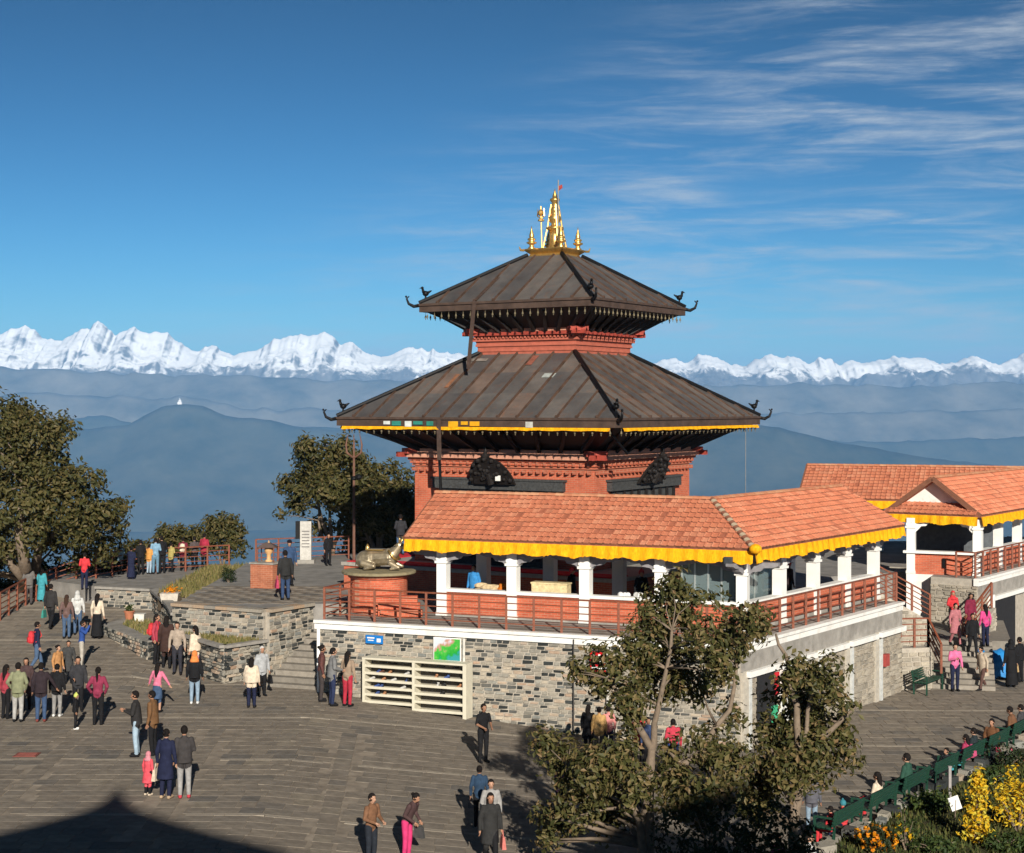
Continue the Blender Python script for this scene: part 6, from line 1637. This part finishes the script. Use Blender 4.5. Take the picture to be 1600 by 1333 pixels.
# on and below the right-hand steps
def st(a, b, z, h, f, lb_, **k): p = sp(a, b); p.z = z; return person(p, h, f, lb_, **k)
st(0.1, 5.2, LZ, 1.6, 10, 'woman in bright red hooded jacket at the top of the steps', top=RED, bottom=BLK, hair='hood', hc=RED, aL='hold')
st(0.75, 4.6, LZ, 1.6, 20, 'woman in dark maroon dress on the steps', top=(0.20, 0.01, 0.04), bottom=MAR, hair='bun')
st(0.15, 2.55, -10.28 + 0.153 * 8, 1.6, 15, 'woman in dusty pink tunic coming down the steps', top=(0.42, 0.13, 0.15), bottom=(0.4, 0.13, 0.14), hair='bun', legs='walk')
st(0.75, 1.9, -10.28 + 0.153 * 6, 1.62, 5, 'man in black jacket coming down the steps', top=BLK, bottom=BLK, legs='walk')
st(1.25, 2.6, -10.28 + 0.153 * 8, 1.58, 200, 'woman in hot pink top going up the steps', top=(0.6, 0.03, 0.2), bottom=NAVY, hair='long')
P(1492, 1080, 74, 5, 'girl in pink top and navy trousers at the foot of the steps', hmin=1.35, top=(0.70, 0.12, 0.30), bottom=NAVY, hair='bun', aL='phone')
P(1536, 1078, 68, -60, 'man in beige coat stepping towards the steps', top=(0.44, 0.35, 0.25), bottom=(0.10, 0.05, 0.04), legs='walk', lean=10, hair='short')
P(1540, 1058, 72, 60, 'woman in dark brown top beside the blue tarpaulin', top=(0.06, 0.03, 0.02), bottom=BLK, hair='bun')
P(1580, 1074, 74, 190, 'woman in long black gown beside the blue tarpaulin', top=BLK, bottom=BLK, hair='scarf', hc=BLK)
P(1594, 1066, 70, 220, 'person in black carrying a tan bag', top=BLK, bottom=BLK, bag=('bag', (0.5, 0.32, 0.12)))
P(1458, 1062, 60, 170, 'person in black shadowed at the side of the steps', top=BLK, bottom=BLK, hmin=1.4)
# sitting along the garden
def sit(i, off, h, lb_, face=-125.3, **k):
    b = bench_pos[i]; fv = N2 * -1
    p = b + E2 * off - N2 * 0.17 + V(0, 0, -0.045)
    k.setdefault('aL', 'lap'); k.setdefault('aR', 'lap')
    return person(p, h, face, lb_, legs='sit', **k)
sit(0, -0.45, 1.2, 'child in red dress seated on the bench near the oaks', top=RED, bottom=RED, shoes=BLK)
sit(0, 0.25, 1.2, 'child in scarlet jacket seated next to the red dress', top=(0.65, 0.02, 0.03), bottom=NAVY, hair='wool', hc=(0.02, 0.2, 0.25))
sit(1, 0.2, 1.58, 'woman with long hair and cream jacket seated on the bench', top=CREAM, bottom=RED, hair='long')
sit(2, 0.0, 1.75, 'large man in dark green jacket seated on the bench', top=DKG, bottom=BLK)
sit(3, 0.7, 1.3, 'child in dark jacket seated beyond the man in green', top=(0.03, 0.035, 0.04), bottom=BLK, face=-60)
sit(4, 0.1, 1.45, 'girl with hot pink backpack seated on the bench', top=(0.35, 0.02, 0.08), bottom=TEAL, hair='long', bag=('backpack', PINK))
sit(4, 0.75, 1.55, 'woman in black and turquoise seated beside the pink backpack', top=(0.02, 0.03, 0.035), bottom=TEAL, hair='bun')
sit(5, 0.1, 1.6, 'person in rust brown coat looking back from the bench', top=(0.15, 0.06, 0.02), bottom=BLK, face=-40)
sit(6, 0.0, 1.65, 'man in chestnut brown coat hunched on the bench', top=(0.16, 0.07, 0.03), bottom=BLK, lean=14)
sit(6, 0.65, 1.6, 'man in charcoal jacket seated by the chestnut coat', top=(0.05, 0.05, 0.055), bottom=BLK)
sit(7, 0.1, 1.65, 'man in maroon sweater seated at the end of the bench row', top=(0.14, 0.02, 0.03), bottom=BLK, face=-80)
P(1268, 1300, 92, 160, 'person in blue jeans standing behind the smaller oak', top=(0.10, 0.10, 0.12), bottom=LJEAN)
person(V(6.55, 35.2, plaza_z(6.5, 35) - 0.35), 1.5, 60, 'woman in white shawl seated on the kerb by the oaks', top=(0.6, 0.6, 0.58), bottom=BLK, hair='long', legs='sit', aL='lap', aR='lap')
person(V(5.85, 35.2, plaza_z(6.0, 35) - 0.35), 1.5, 40, 'woman in plum pink top seated on the kerb by the oaks', top=(0.30, 0.05, 0.12), bottom=BLK, hair='bun', legs='sit', aL='lap', aR='lap')
MB().box(V(6.2, 35.25, plaza_z(6.2, 35.2) + 0.04), (2.0, 0.4, 0.16), (E2, UP.cross(E2), UP)).build('kerb', concrete)['kind'] = 'structure'

# ================================================================== bull statue on its brick drum
bp = on(592, 890, -5.62)
dr = thing('brick_drum', 'round red brick drum with a stone slab holding the bull statue', 'pedestal', (bp.x, bp.y, -7.1))
MB().lathe([(1.02, 0), (1.02, 0.2), (0.98, 0.24), (0.98, 1.2), (1.06, 1.25), (1.06, 1.36)], (bp.x, bp.y, -7.1), 28).build('drum', mat_brick('red brick'), dr, False)
MB().lathe([(1.24, 0), (1.28, 0.03), (1.28, 0.1), (1.22, 0.12)], (bp.x, bp.y, -5.75), 28).build('slab', mat('mossy slab', (0.26, 0.22, 0.13), 0.9), dr)
for k in range(3): MB().box((bp.x + 0.7 + 0.1 * k, bp.y - 1.1 - 0.28 * k, -7.0 + 0.3 - 0.1 * k), (1.4, 0.32, 0.62 - 0.2 * k)).build('step', brick, dr)
mb = MB()
def c2(p, q, r0, r1): mb.tube([p, q], [r0, r1], 10); mb.ball(p, r0, 10); mb.ball(q, r1, 10)
c2(V(-.42, 0, .34), V(.30, 0, .38), .25, .24); c2(V(-.45, 0, .30), V(-.25, 0, .32), .27, .27)
c2(V(.28, 0, .50), V(.36, 0, .46), .17, .20)                      # hump and shoulder
c2(V(.40, 0, .48), V(.60, 0, .74), .17, .115); c2(V(.60, 0, .76), V(.82, 0, .66), .105, .062)   # neck, head
for s in (-1, 1):
    c2(V(.62, s * .08, .84), V(.60, s * .16, .98), .03, .012)
    c2(V(.56, s * .10, .78), V(.50, s * .21, .76), .035, .02)
    c2(V(.36, s * .17, .24), V(.62, s * .20, .11), .085, .06); c2(V(.62, s * .20, .11), V(.40, s * .22, .06), .055, .045)
    c2(V(-.42, s * .20, .22), V(-.10, s * .27, .14), .13, .08); c2(V(-.10, s * .27, .12), V(-.36, s * .30, .06), .06, .045)
c2(V(-.68, 0, .40), V(-.74, .08, .12), .03, .022)
co, fc = remeshed(mb, 0.02, 3)
bull = MB(); bull.v = [tuple(c) for c in co]; bull.f = fc; bull.m = [0] * len(fc)
bronze = mat('worn bronze and gilt', (0.33, 0.27, 0.18), 0.42, 0.8, 3.5, metal=0.6)
bo = bull.build('bull_statue', bronze, None, True); bo.location = (bp.x + 0.02, bp.y, -5.64); bo.rotation_euler = (0, 0, R(-12)); bo.scale = (1.2, 1.2, 1.15)
tag(bo, 'reclining bronze bull statue on the round brick drum', 'statue')
mb = MB().tube([V(.33, -.2, .62), V(.45, -.26, .45), V(.55, -.15, .34), V(.57, .12, .34), V(.42, .24, .5), V(.30, .16, .66)], .035, 7)
g_ = mb.build('collar', gold, None, True); g_.parent = bo
for s in (-1, 1):
    g_ = MB().tube([V(.62, s * .08, .85), V(.66, s * .15, .93), V(.62, s * .15, 1.02)], [.03, .024, .008], 7).build('horn', gold, None, True); g_.parent = bo
g_ = MB().box(V(-.1, 0, .62), (.5, .36, .03)).build('saddle_cloth', gold, None); g_.parent = bo
# small worshipper statue behind
p = on(572, 884, -6.05) + V(0, 0.6, 0)
s_ = thing('small_statue', 'small gilded seated figure on the plinth behind the bull', 'statue', p)
MB().lathe([(.22, 0), (.24, .06), (.16, .12), (.17, .3), (.10, .42), (.06, .5), (.09, .56), (.08, .66), (.02, .78)], p, 12).build('figure', gold, s_, True)
MB().box(p + V(0, 0, .02), (.5, .5, .05)).build('seat', concrete, s_)
# red carpets on the plinth
def ploc(x, y, z): return Matrix.Translation(PC) @ Matrix.Rotation(PTH, 4, 'Z') @ V(x, y, z + 7.1)
for k, (x0, x1, y0, y1, lb_) in enumerate([(-5.9, 5.9, -5.95, -4.9, 'red carpet along the front edge of the pagoda plinth'), (-5.95, -5.0, -4.8, 5.5, 'red carpet along the rear edge of the pagoda plinth')]):
    q = [ploc(a, b, -6.045) for a, b in ((x0, y0), (x1, y0), (x1, y1), (x0, y1))]
    o = MB().hull(q, [v + V(0, 0, 0.03) for v in q]).build('carpet', mat('red carpet', (0.55, 0.02, 0.03), 0.95)); tag(o, lb_, 'carpet')
o = None
q = [ploc(-5.9, -6.1, -6.03), ploc(5.9, -6.1, -6.03)]
# cushions and trays inside the pavilion openings
for e, n_, c, lb_, s3 in ((-21.2, -49.6, (0.55, 0.42, 0.25), 'straw mat bundle on the pavilion ledge', (1.0, .4, .3)), (-20.7, -49.6, (0.7, 0.2, 0.02), 'pile of orange flowers on the pavilion ledge', (.5, .35, .34)), (-18.9, -49.3, (0.62, 0.5, 0.28), 'long yellow wooden box behind the pavilion sill', (1.25, .4, .4)), (-16.3, -49.15, (0.75, 0.74, 0.7), 'white cloth bundle behind the pavilion sill', (.4, .3, .3)), (-15.8, -49.15, (0.75, 0.73, 0.68), 'second white cloth bundle behind the pavilion sill', (.4, .3, .26))):
    p = PA(e, n_, -6.3)
    t = thing('altar_table', 'low wooden table carrying the ' + ' '.join(lb_.split()[:-4]), 'table', PA(e, n_, DK))
    turned('table_top', p + V(0, 0, 0.0), E, (s3[0] + .15, .55, .05), dark_wood, t)
    for sx_ in (-1, 1):
        for sy_ in (-1, 1): turned('leg', PA(e + sx_ * s3[0] * .45, n_ + sy_ * .2, -6.68), E, (.06, .06, .72), dark_wood, t)
    mb = MB()
    if 'box' in lb_: mb.box(p + V(0, 0, .03 + s3[2] / 2), (s3[0], s3[1], s3[2]), (E, UP.cross(E), UP)); mb.box(p + V(0, 0, .05 + s3[2]), (s3[0] + .05, s3[1] + .05, .05), (E, UP.cross(E), UP))
    else:
        r = random.Random(int(-e * 10))
        for k in range(9): mb.ball(p + E * r.uniform(-.35, .35) * s3[0] + N * r.uniform(-.12, .12) + V(0, 0, .08 + r.random() * s3[2] * .5), (s3[0] * .25, .12, .11), 8)
    o = mb.build('wooden_box' if 'box' in lb_ else 'offering_bundle', mat('offering %.2f' % c[1], c, 0.9, 0.35, 9)); tag(o, lb_, 'box' if 'box' in lb_ else 'bundle')

# ================================================================== shoe rack, signs, pots
def eA(px, n): k = (px - 800) / F; return n * (k * N.y - N.x) / (E.x - k * E.y)
ra0, ra1 = eA(574, DA + 0.3), eA(727, DA + 0.5)
cream = mat('cream rack paint', (0.62, 0.58, 0.46), 0.7, 0.1, 4)
mid = (ra0 + ra1) / 2; c = PA(mid, DA + 0.3); gz0 = plaza_z(c.x, c.y)
rack = thing('shoe_rack', 'cream two bay shoe rack against the stone wall', 'rack', (c.x, c.y, gz0))
for k, e in enumerate((ra0, mid, ra1)):
    p = PA(e, DA + 0.32); z0 = plaza_z(p.x, p.y)
    turned('upright', V(p.x, p.y, (z0 - 8.12) / 2 - 0.04), E, (0.09 if k < 2 else 0.12, 0.5, abs(z0 + 8.12) + 0.1), cream, rack)
turned('top_board', PA(mid, DA + 0.32, -8.10), E, (ra1 - ra0 + 0.1, 0.52, 0.06), cream, rack)
shelf_c = []
for b0, b1 in ((ra0, mid), (mid, ra1)):
    for k in range(6):
        z = -8.36 - k * 0.245; p = PA((b0 + b1) / 2, DA + 0.32)
        zb = plaza_z(p.x, p.y) + 0.08
        z = -8.36 + (zb + 8.36) * k / 5
        o = turned('shelf', V(p.x, p.y, z), E, (b1 - b0 - 0.09, 0.46, 0.035), cream, rack)
        turned('shelf_lip', V(p.x, p.y, z + 0.03) + N * 0.22, E, (b1 - b0 - 0.09, 0.025, 0.07), cream, rack)
        shelf_c.append((b0, b1, z))
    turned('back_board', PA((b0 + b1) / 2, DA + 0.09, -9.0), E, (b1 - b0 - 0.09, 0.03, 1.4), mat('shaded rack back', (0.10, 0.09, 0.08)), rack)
r = random.Random(17)
shoe_me = {}
for k in range(22):
    b0, b1, z = shelf_c[r.choice([1, 2, 3, 4, 1, 2, 3, 7, 8, 9])]
    e = r.uniform(b0 + 0.2, b1 - 0.2); cc_ = r.choice([(0.45, 0.2, 0.08), (0.03, 0.03, 0.03), (0.5, 0.49, 0.46), (0.12, 0.05, 0.03), (0.05, 0.1, 0.3)])
    if cc_ not in shoe_me:
        mb = MB().tube([V(0, .12, .045), V(0, .04, .05), V(0, -.06, .035), V(0, -.14, .03)], [.042, .042, .045, .03], 8); mb.box(V(0, -.01, .008), (.09, .29, .018)); mb.tube([V(0, .09, .05), V(0, .08, .11)], [.045, .04], 8)
        shoe_me[cc_] = mb.mesh('shoe', cm(cc_), True)
    o = bpy.data.objects.new('shoe', shoe_me[cc_]); col.objects.link(o); p = PA(e, DA + 0.38, z + 0.018); o.location = p; o.rotation_euler = (0, 0, R(-22 + r.uniform(-15, 15)))
    cn = {0.45: 'tan', 0.03: 'black', 0.5: 'white', 0.12: 'dark brown', 0.05: 'blue'}[cc_[0]]; si = [q for q in shelf_c].index((b0, b1, z))
    tag(o, '%s shoe on the %s shelf of the rack, bay %s' % (cn, ['top', 'second', 'third', 'fourth', 'fifth', 'lowest'][si % 6], 'beside the khaki top' if si < 6 else 'below the landscape poster'), 'shoe', 'shoes on the rack')
e = eA(585, DA + 0.1)
t = thing('direction_sign', 'small blue sign with white marks on the stone wall', 'sign', PA(e, DA + 0.1, -7.62))
turned('board', PA(e, DA + 0.1, -7.55), E, (0.62, 0.04, 0.27), mat('sign blue', (0.01, 0.17, 0.52), 0.5, 0.08), t)
turned('white_mark', PA(e + 0.17, DA + 0.125, -7.57), E, (0.14, 0.01, 0.12), white, t)
turned('text_line', PA(e - 0.12, DA + 0.125, -7.50), E, (0.26, 0.01, 0.04), white, t)
turned('text_line', PA(e - 0.12, DA + 0.125, -7.58), E, (0.2, 0.01, 0.03), white, t)
e = eA(699, DA + 0.1)
t = thing('poster_board', 'colourful green landscape poster hung on the stone wall', 'poster', PA(e, DA + 0.1, -7.9))
turned('backing', PA(e, DA + 0.1, -7.72), E, (0.96, 0.04, 0.74), white, t)
def mat_poster():
    m, nt, b = nodes_of('printed landscape')
    tx = nt.nodes.new('ShaderNodeTexCoord'); s = nt.nodes.new('ShaderNodeSeparateXYZ'); nt.links.new(tx.outputs['Object'], s.inputs[0])
    f = noise(nt, 5, 3, 0.5); a = nt.nodes.new('ShaderNodeMath'); a.operation = 'MULTIPLY_ADD'; nt.links.new(f, a.inputs[0]); a.inputs[1].default_value = 0.9; nt.links.new(s.outputs[2], a.inputs[2])
    a2 = nt.nodes.new('ShaderNodeMath'); a2.operation = 'MULTIPLY_ADD'; nt.links.new(s.outputs[0], a2.inputs[0]); a2.inputs[1].default_value = -0.5; nt.links.new(a.outputs[0], a2.inputs[2])
    c = ramp(nt, a2.outputs[0], [(0.10, (0.03, 0.28, 0.30)), (0.25, (0.01, 0.30, 0.03)), (0.5, (0.06, 0.42, 0.05)), (0.62, (0.5, 0.25, 0.2)), (0.75, (0.6, 0.65, 0.7))])
    nt.links.new(c, b.inputs['Base Color']); b.inputs['Roughness'].default_value = 0.4; return m
turned('print', PA(e, DA + 0.125, -7.72), E, (0.90, 0.012, 0.68), mat_poster(), t)
e = eA(937, DA + 0.1)
t = thing('red_sign', 'red sign with white letters on the wall behind the oak', 'sign', PA(e, DA + 0.1, -8.0))
turned('board', PA(e, DA + 0.1, -7.80), E, (0.62, 0.04, 0.6), mat('sign red', (0.55, 0.01, 0.015), 0.5, 0.08), t)
for k in range(3):
    mb = MB().add([V(-.07, 0, -.12), V(.07, 0, -.12), V(.03, 0, .13), V(-.03, 0, .13), V(-.07, -.012, -.12), V(.07, -.012, -.12), V(.03, -.012, .13), V(-.03, -.012, .13)], [(4, 5, 6, 7), (0, 1, 5, 4), (1, 2, 6, 5), (2, 3, 7, 6), (3, 0, 4, 7)])
    turned('letter', PA(e - .18 + k * .18, DA + .122, -7.70), E, None, white, t, mb)
turned('white_strip', PA(e, DA + .125, -8.0), E, (0.5, 0.01, 0.09), white, t)
def pot(px, py, z, r, h, c, label, plant=True, square=False):
    p = on(px, py, z) if not isinstance(px, Vector) else px
    t = thing('flower_pot', label, 'pot', p)
    if square: MB().hull([p + V(a * r, b * r, 0) for a, b in ((-.8, -.8), (.8, -.8), (.8, .8), (-.8, .8))], [p + V(a * r, b * r, h) for a, b in ((-1, -1), (1, -1), (1, 1), (-1, 1))]).build('tub', mat('pot %.2f' % c[0], c, 0.9), t)
    else: MB().lathe([(r * .7, 0), (r * .95, h * .85), (r * 1.08, h * .86), (r * 1.08, h), (r * .9, h)], p, 16).build('tub', mat('pot %.2f' % c[0], c, 0.9), t)
    if plant:
        v, f, _ = leaf_cloud([(p + V(0, 0, h + .1), V(r, r, .14))], 160, .09, .08, 8, int(px)); crown_obj(v, f, green_leaf if plant is True else plant, t, 'foliage')
pot(202, 968, -8.3, 0.2, 0.34, (0.40, 0.15, 0.08), 'terracotta pot with a green plant on the low stone bed')
pot(219, 971, -8.3, 0.2, 0.3, (0.66, 0.64, 0.58), 'white square pot on the low stone bed', plant=False, square=True)
pot(267, 942, -7.6, 0.36, 0.4, (0.52, 0.47, 0.4), 'pale stone tub of orange flowers at the wall end', plant=orange_fl, square=True)
p = on(357, 910, TZ); t = thing('bush', 'small round clipped bush on the grass strip', 'bush', p)
v, f, cc = leaf_cloud([(p + V(0, 0, .3), V(.32, .32, .32))], 700, .08, .08, 8, 5); crown_obj(v, f, dark_leaf, t, 'foliage')
mb = MB(); [mb.tube([p + V(0, 0, -.05), Vector(q)], [.02, .006], 5) for q in cc[:10]]; mb.build('stems', bark, t)
# blue tarpaulin stall
p = on(1556, 1062, plaza_z)
t = thing('tarpaulin_stall', 'blue tarpaulin draped over a low stall by the steps', 'stall', p)
vs = []; fs = []
for i in range(9):
    for j in range(6):
        u, w = i / 8, j / 5; x = (u - .5) * 1.5; prof = [(0, -.42, .15), (.2, -.40, .6), (.4, -.3, 1.0), (.6, 0, 1.12), (.8, .3, 1.0), (1, .4, .4)][j]
        vs.append(p + V(x, prof[1] + .05 * math.sin(i * 2.1 + j), prof[2] + .06 * math.sin(i * 1.7) + .04 * math.cos(i * 3 + j)))
for i in range(8):
    for j in range(5): a = i * 6 + j; fs.append((a, a + 1, a + 7, a + 6))
k = len(vs)
MB().add(vs, fs).add([v + V(0, .015, -.015) for v in vs], [tuple(reversed(f)) for f in fs]).build('tarpaulin', mat('blue plastic sheet', (0.02, 0.20, 0.50), 0.45, 0.3, 5), t, True)
for sx_ in (-.6, .6):
    for sy_ in (-.25, .25): MB().box(p + V(sx_, sy_, .45), (.06, .06, .95)).build('leg', bark, t)
# wall box by the shops
turned('wall_box', CC + E2 * (LB - 1.7) + N2 * 0.12 + V(0, 0, -8.9), E2, (0.36, 0.16, 0.42), mat('red letter box', (0.35, 0.06, 0.05)), pav)
# trident pole rising beside the trees
p = on(553, 880, TZ)
t = thing('trident_pole', 'tall slender trident pole in front of the trees', 'pole', p)
MB().tube([p, p + V(0, 0, 4.9)], [.07, .05], 8).build('shaft', mat('reddish pole', (0.16, 0.08, 0.055), 0.6), t)
mb = MB()
for s in (-1, 0, 1): mb.tube([p + V(0, 0, 4.75), p + V(s * .32, 0, 5.0), p + V(s * .36, 0, 5.35), p + V(s * .26, 0, 5.85)], [.05, .05, .045, .01], 7)
mb.build('trident_head', mat('reddish pole'), t, True)
MB().lathe([(.05, 0), (.16, .06), (.16, .14), (.05, .2)], p + V(.02, 0, 3.75), 10).ball(p + V(.2, 0, 3.9), (.16, .12, .14), 8).build('drum_ornament', black_iron, t)

# ================================================================== lookout building behind the viewpoint (its roof shades the plaza)
hall = thing('lookout_hall', 'gabled lookout hall at the viewpoint whose roof shadow falls on the plaza', 'building', (0, -10, -11))
prof = [(0.0, 8.95), (0.14, 8.45), (0.45, 8.08), (0.9, 7.82), (1.75, 7.42), (2.6, 7.08), (4.4, 6.5), (7.0, 5.8)]
def gable_roof(cx, pr, y0, y1, nm):
    poly = [V(cx - x, 0, z) for x, z in reversed(pr)] + [V(cx + x, 0, z) for x, z in pr[1:]]
    under = [p - V(0, 0, 0.5) for p in reversed(poly)]
    mb = MB()
    for a, b in zip(poly, poly[1:]):
        q = [V(a.x, y0, a.z), V(b.x, y0, b.z), V(b.x, y1, b.z), V(a.x, y1, a.z)]
        mb.hull([p - V(0, 0, 0.35) for p in q], q)
    mb.build(nm, tile_deck, hall)
    g = poly + [V(cx + pr[-1][0], 0, pr[-1][1] - 0.3), V(cx - pr[-1][0], 0, pr[-1][1] - 0.3)]
    MB().hull([V(p.x * 0.98 + cx * 0.02, y0 - 0.3, p.z - 0.1) for p in g], [V(p.x * 0.98 + cx * 0.02, y0 - 0.5, p.z - 0.1) for p in g]).build('gable', brick, hall)
gable_roof(-1.9, prof, -6.3, -18, 'roof')
gable_roof(11.0, [(0, 7.7), (1.0, 7.4), (2.2, 7.1), (3.4, 5.8)], -6.3, -18, 'shade_wing_roof')  # unseen wing, added so that its shadow falls on the bushes
MB().box((-1.9, -12.5, -2.7), (12, 11, 16.6)).build('wall', brick, hall)
MB().box((9.6, -12.5, -2.9), (7.5, 11, 16.2)).build('shade_wing_wall', brick, hall)  # walls under the added wing
MB().box((3.0, -3.2, -1.85), (14, 7.2, 0.3)).build('balcony', concrete, hall)
for x in (-3.4, 3, 9.4): MB().box((x, -0.4, -6.5), (0.5, 0.5, 9.0)).build('pillar', white, hall)
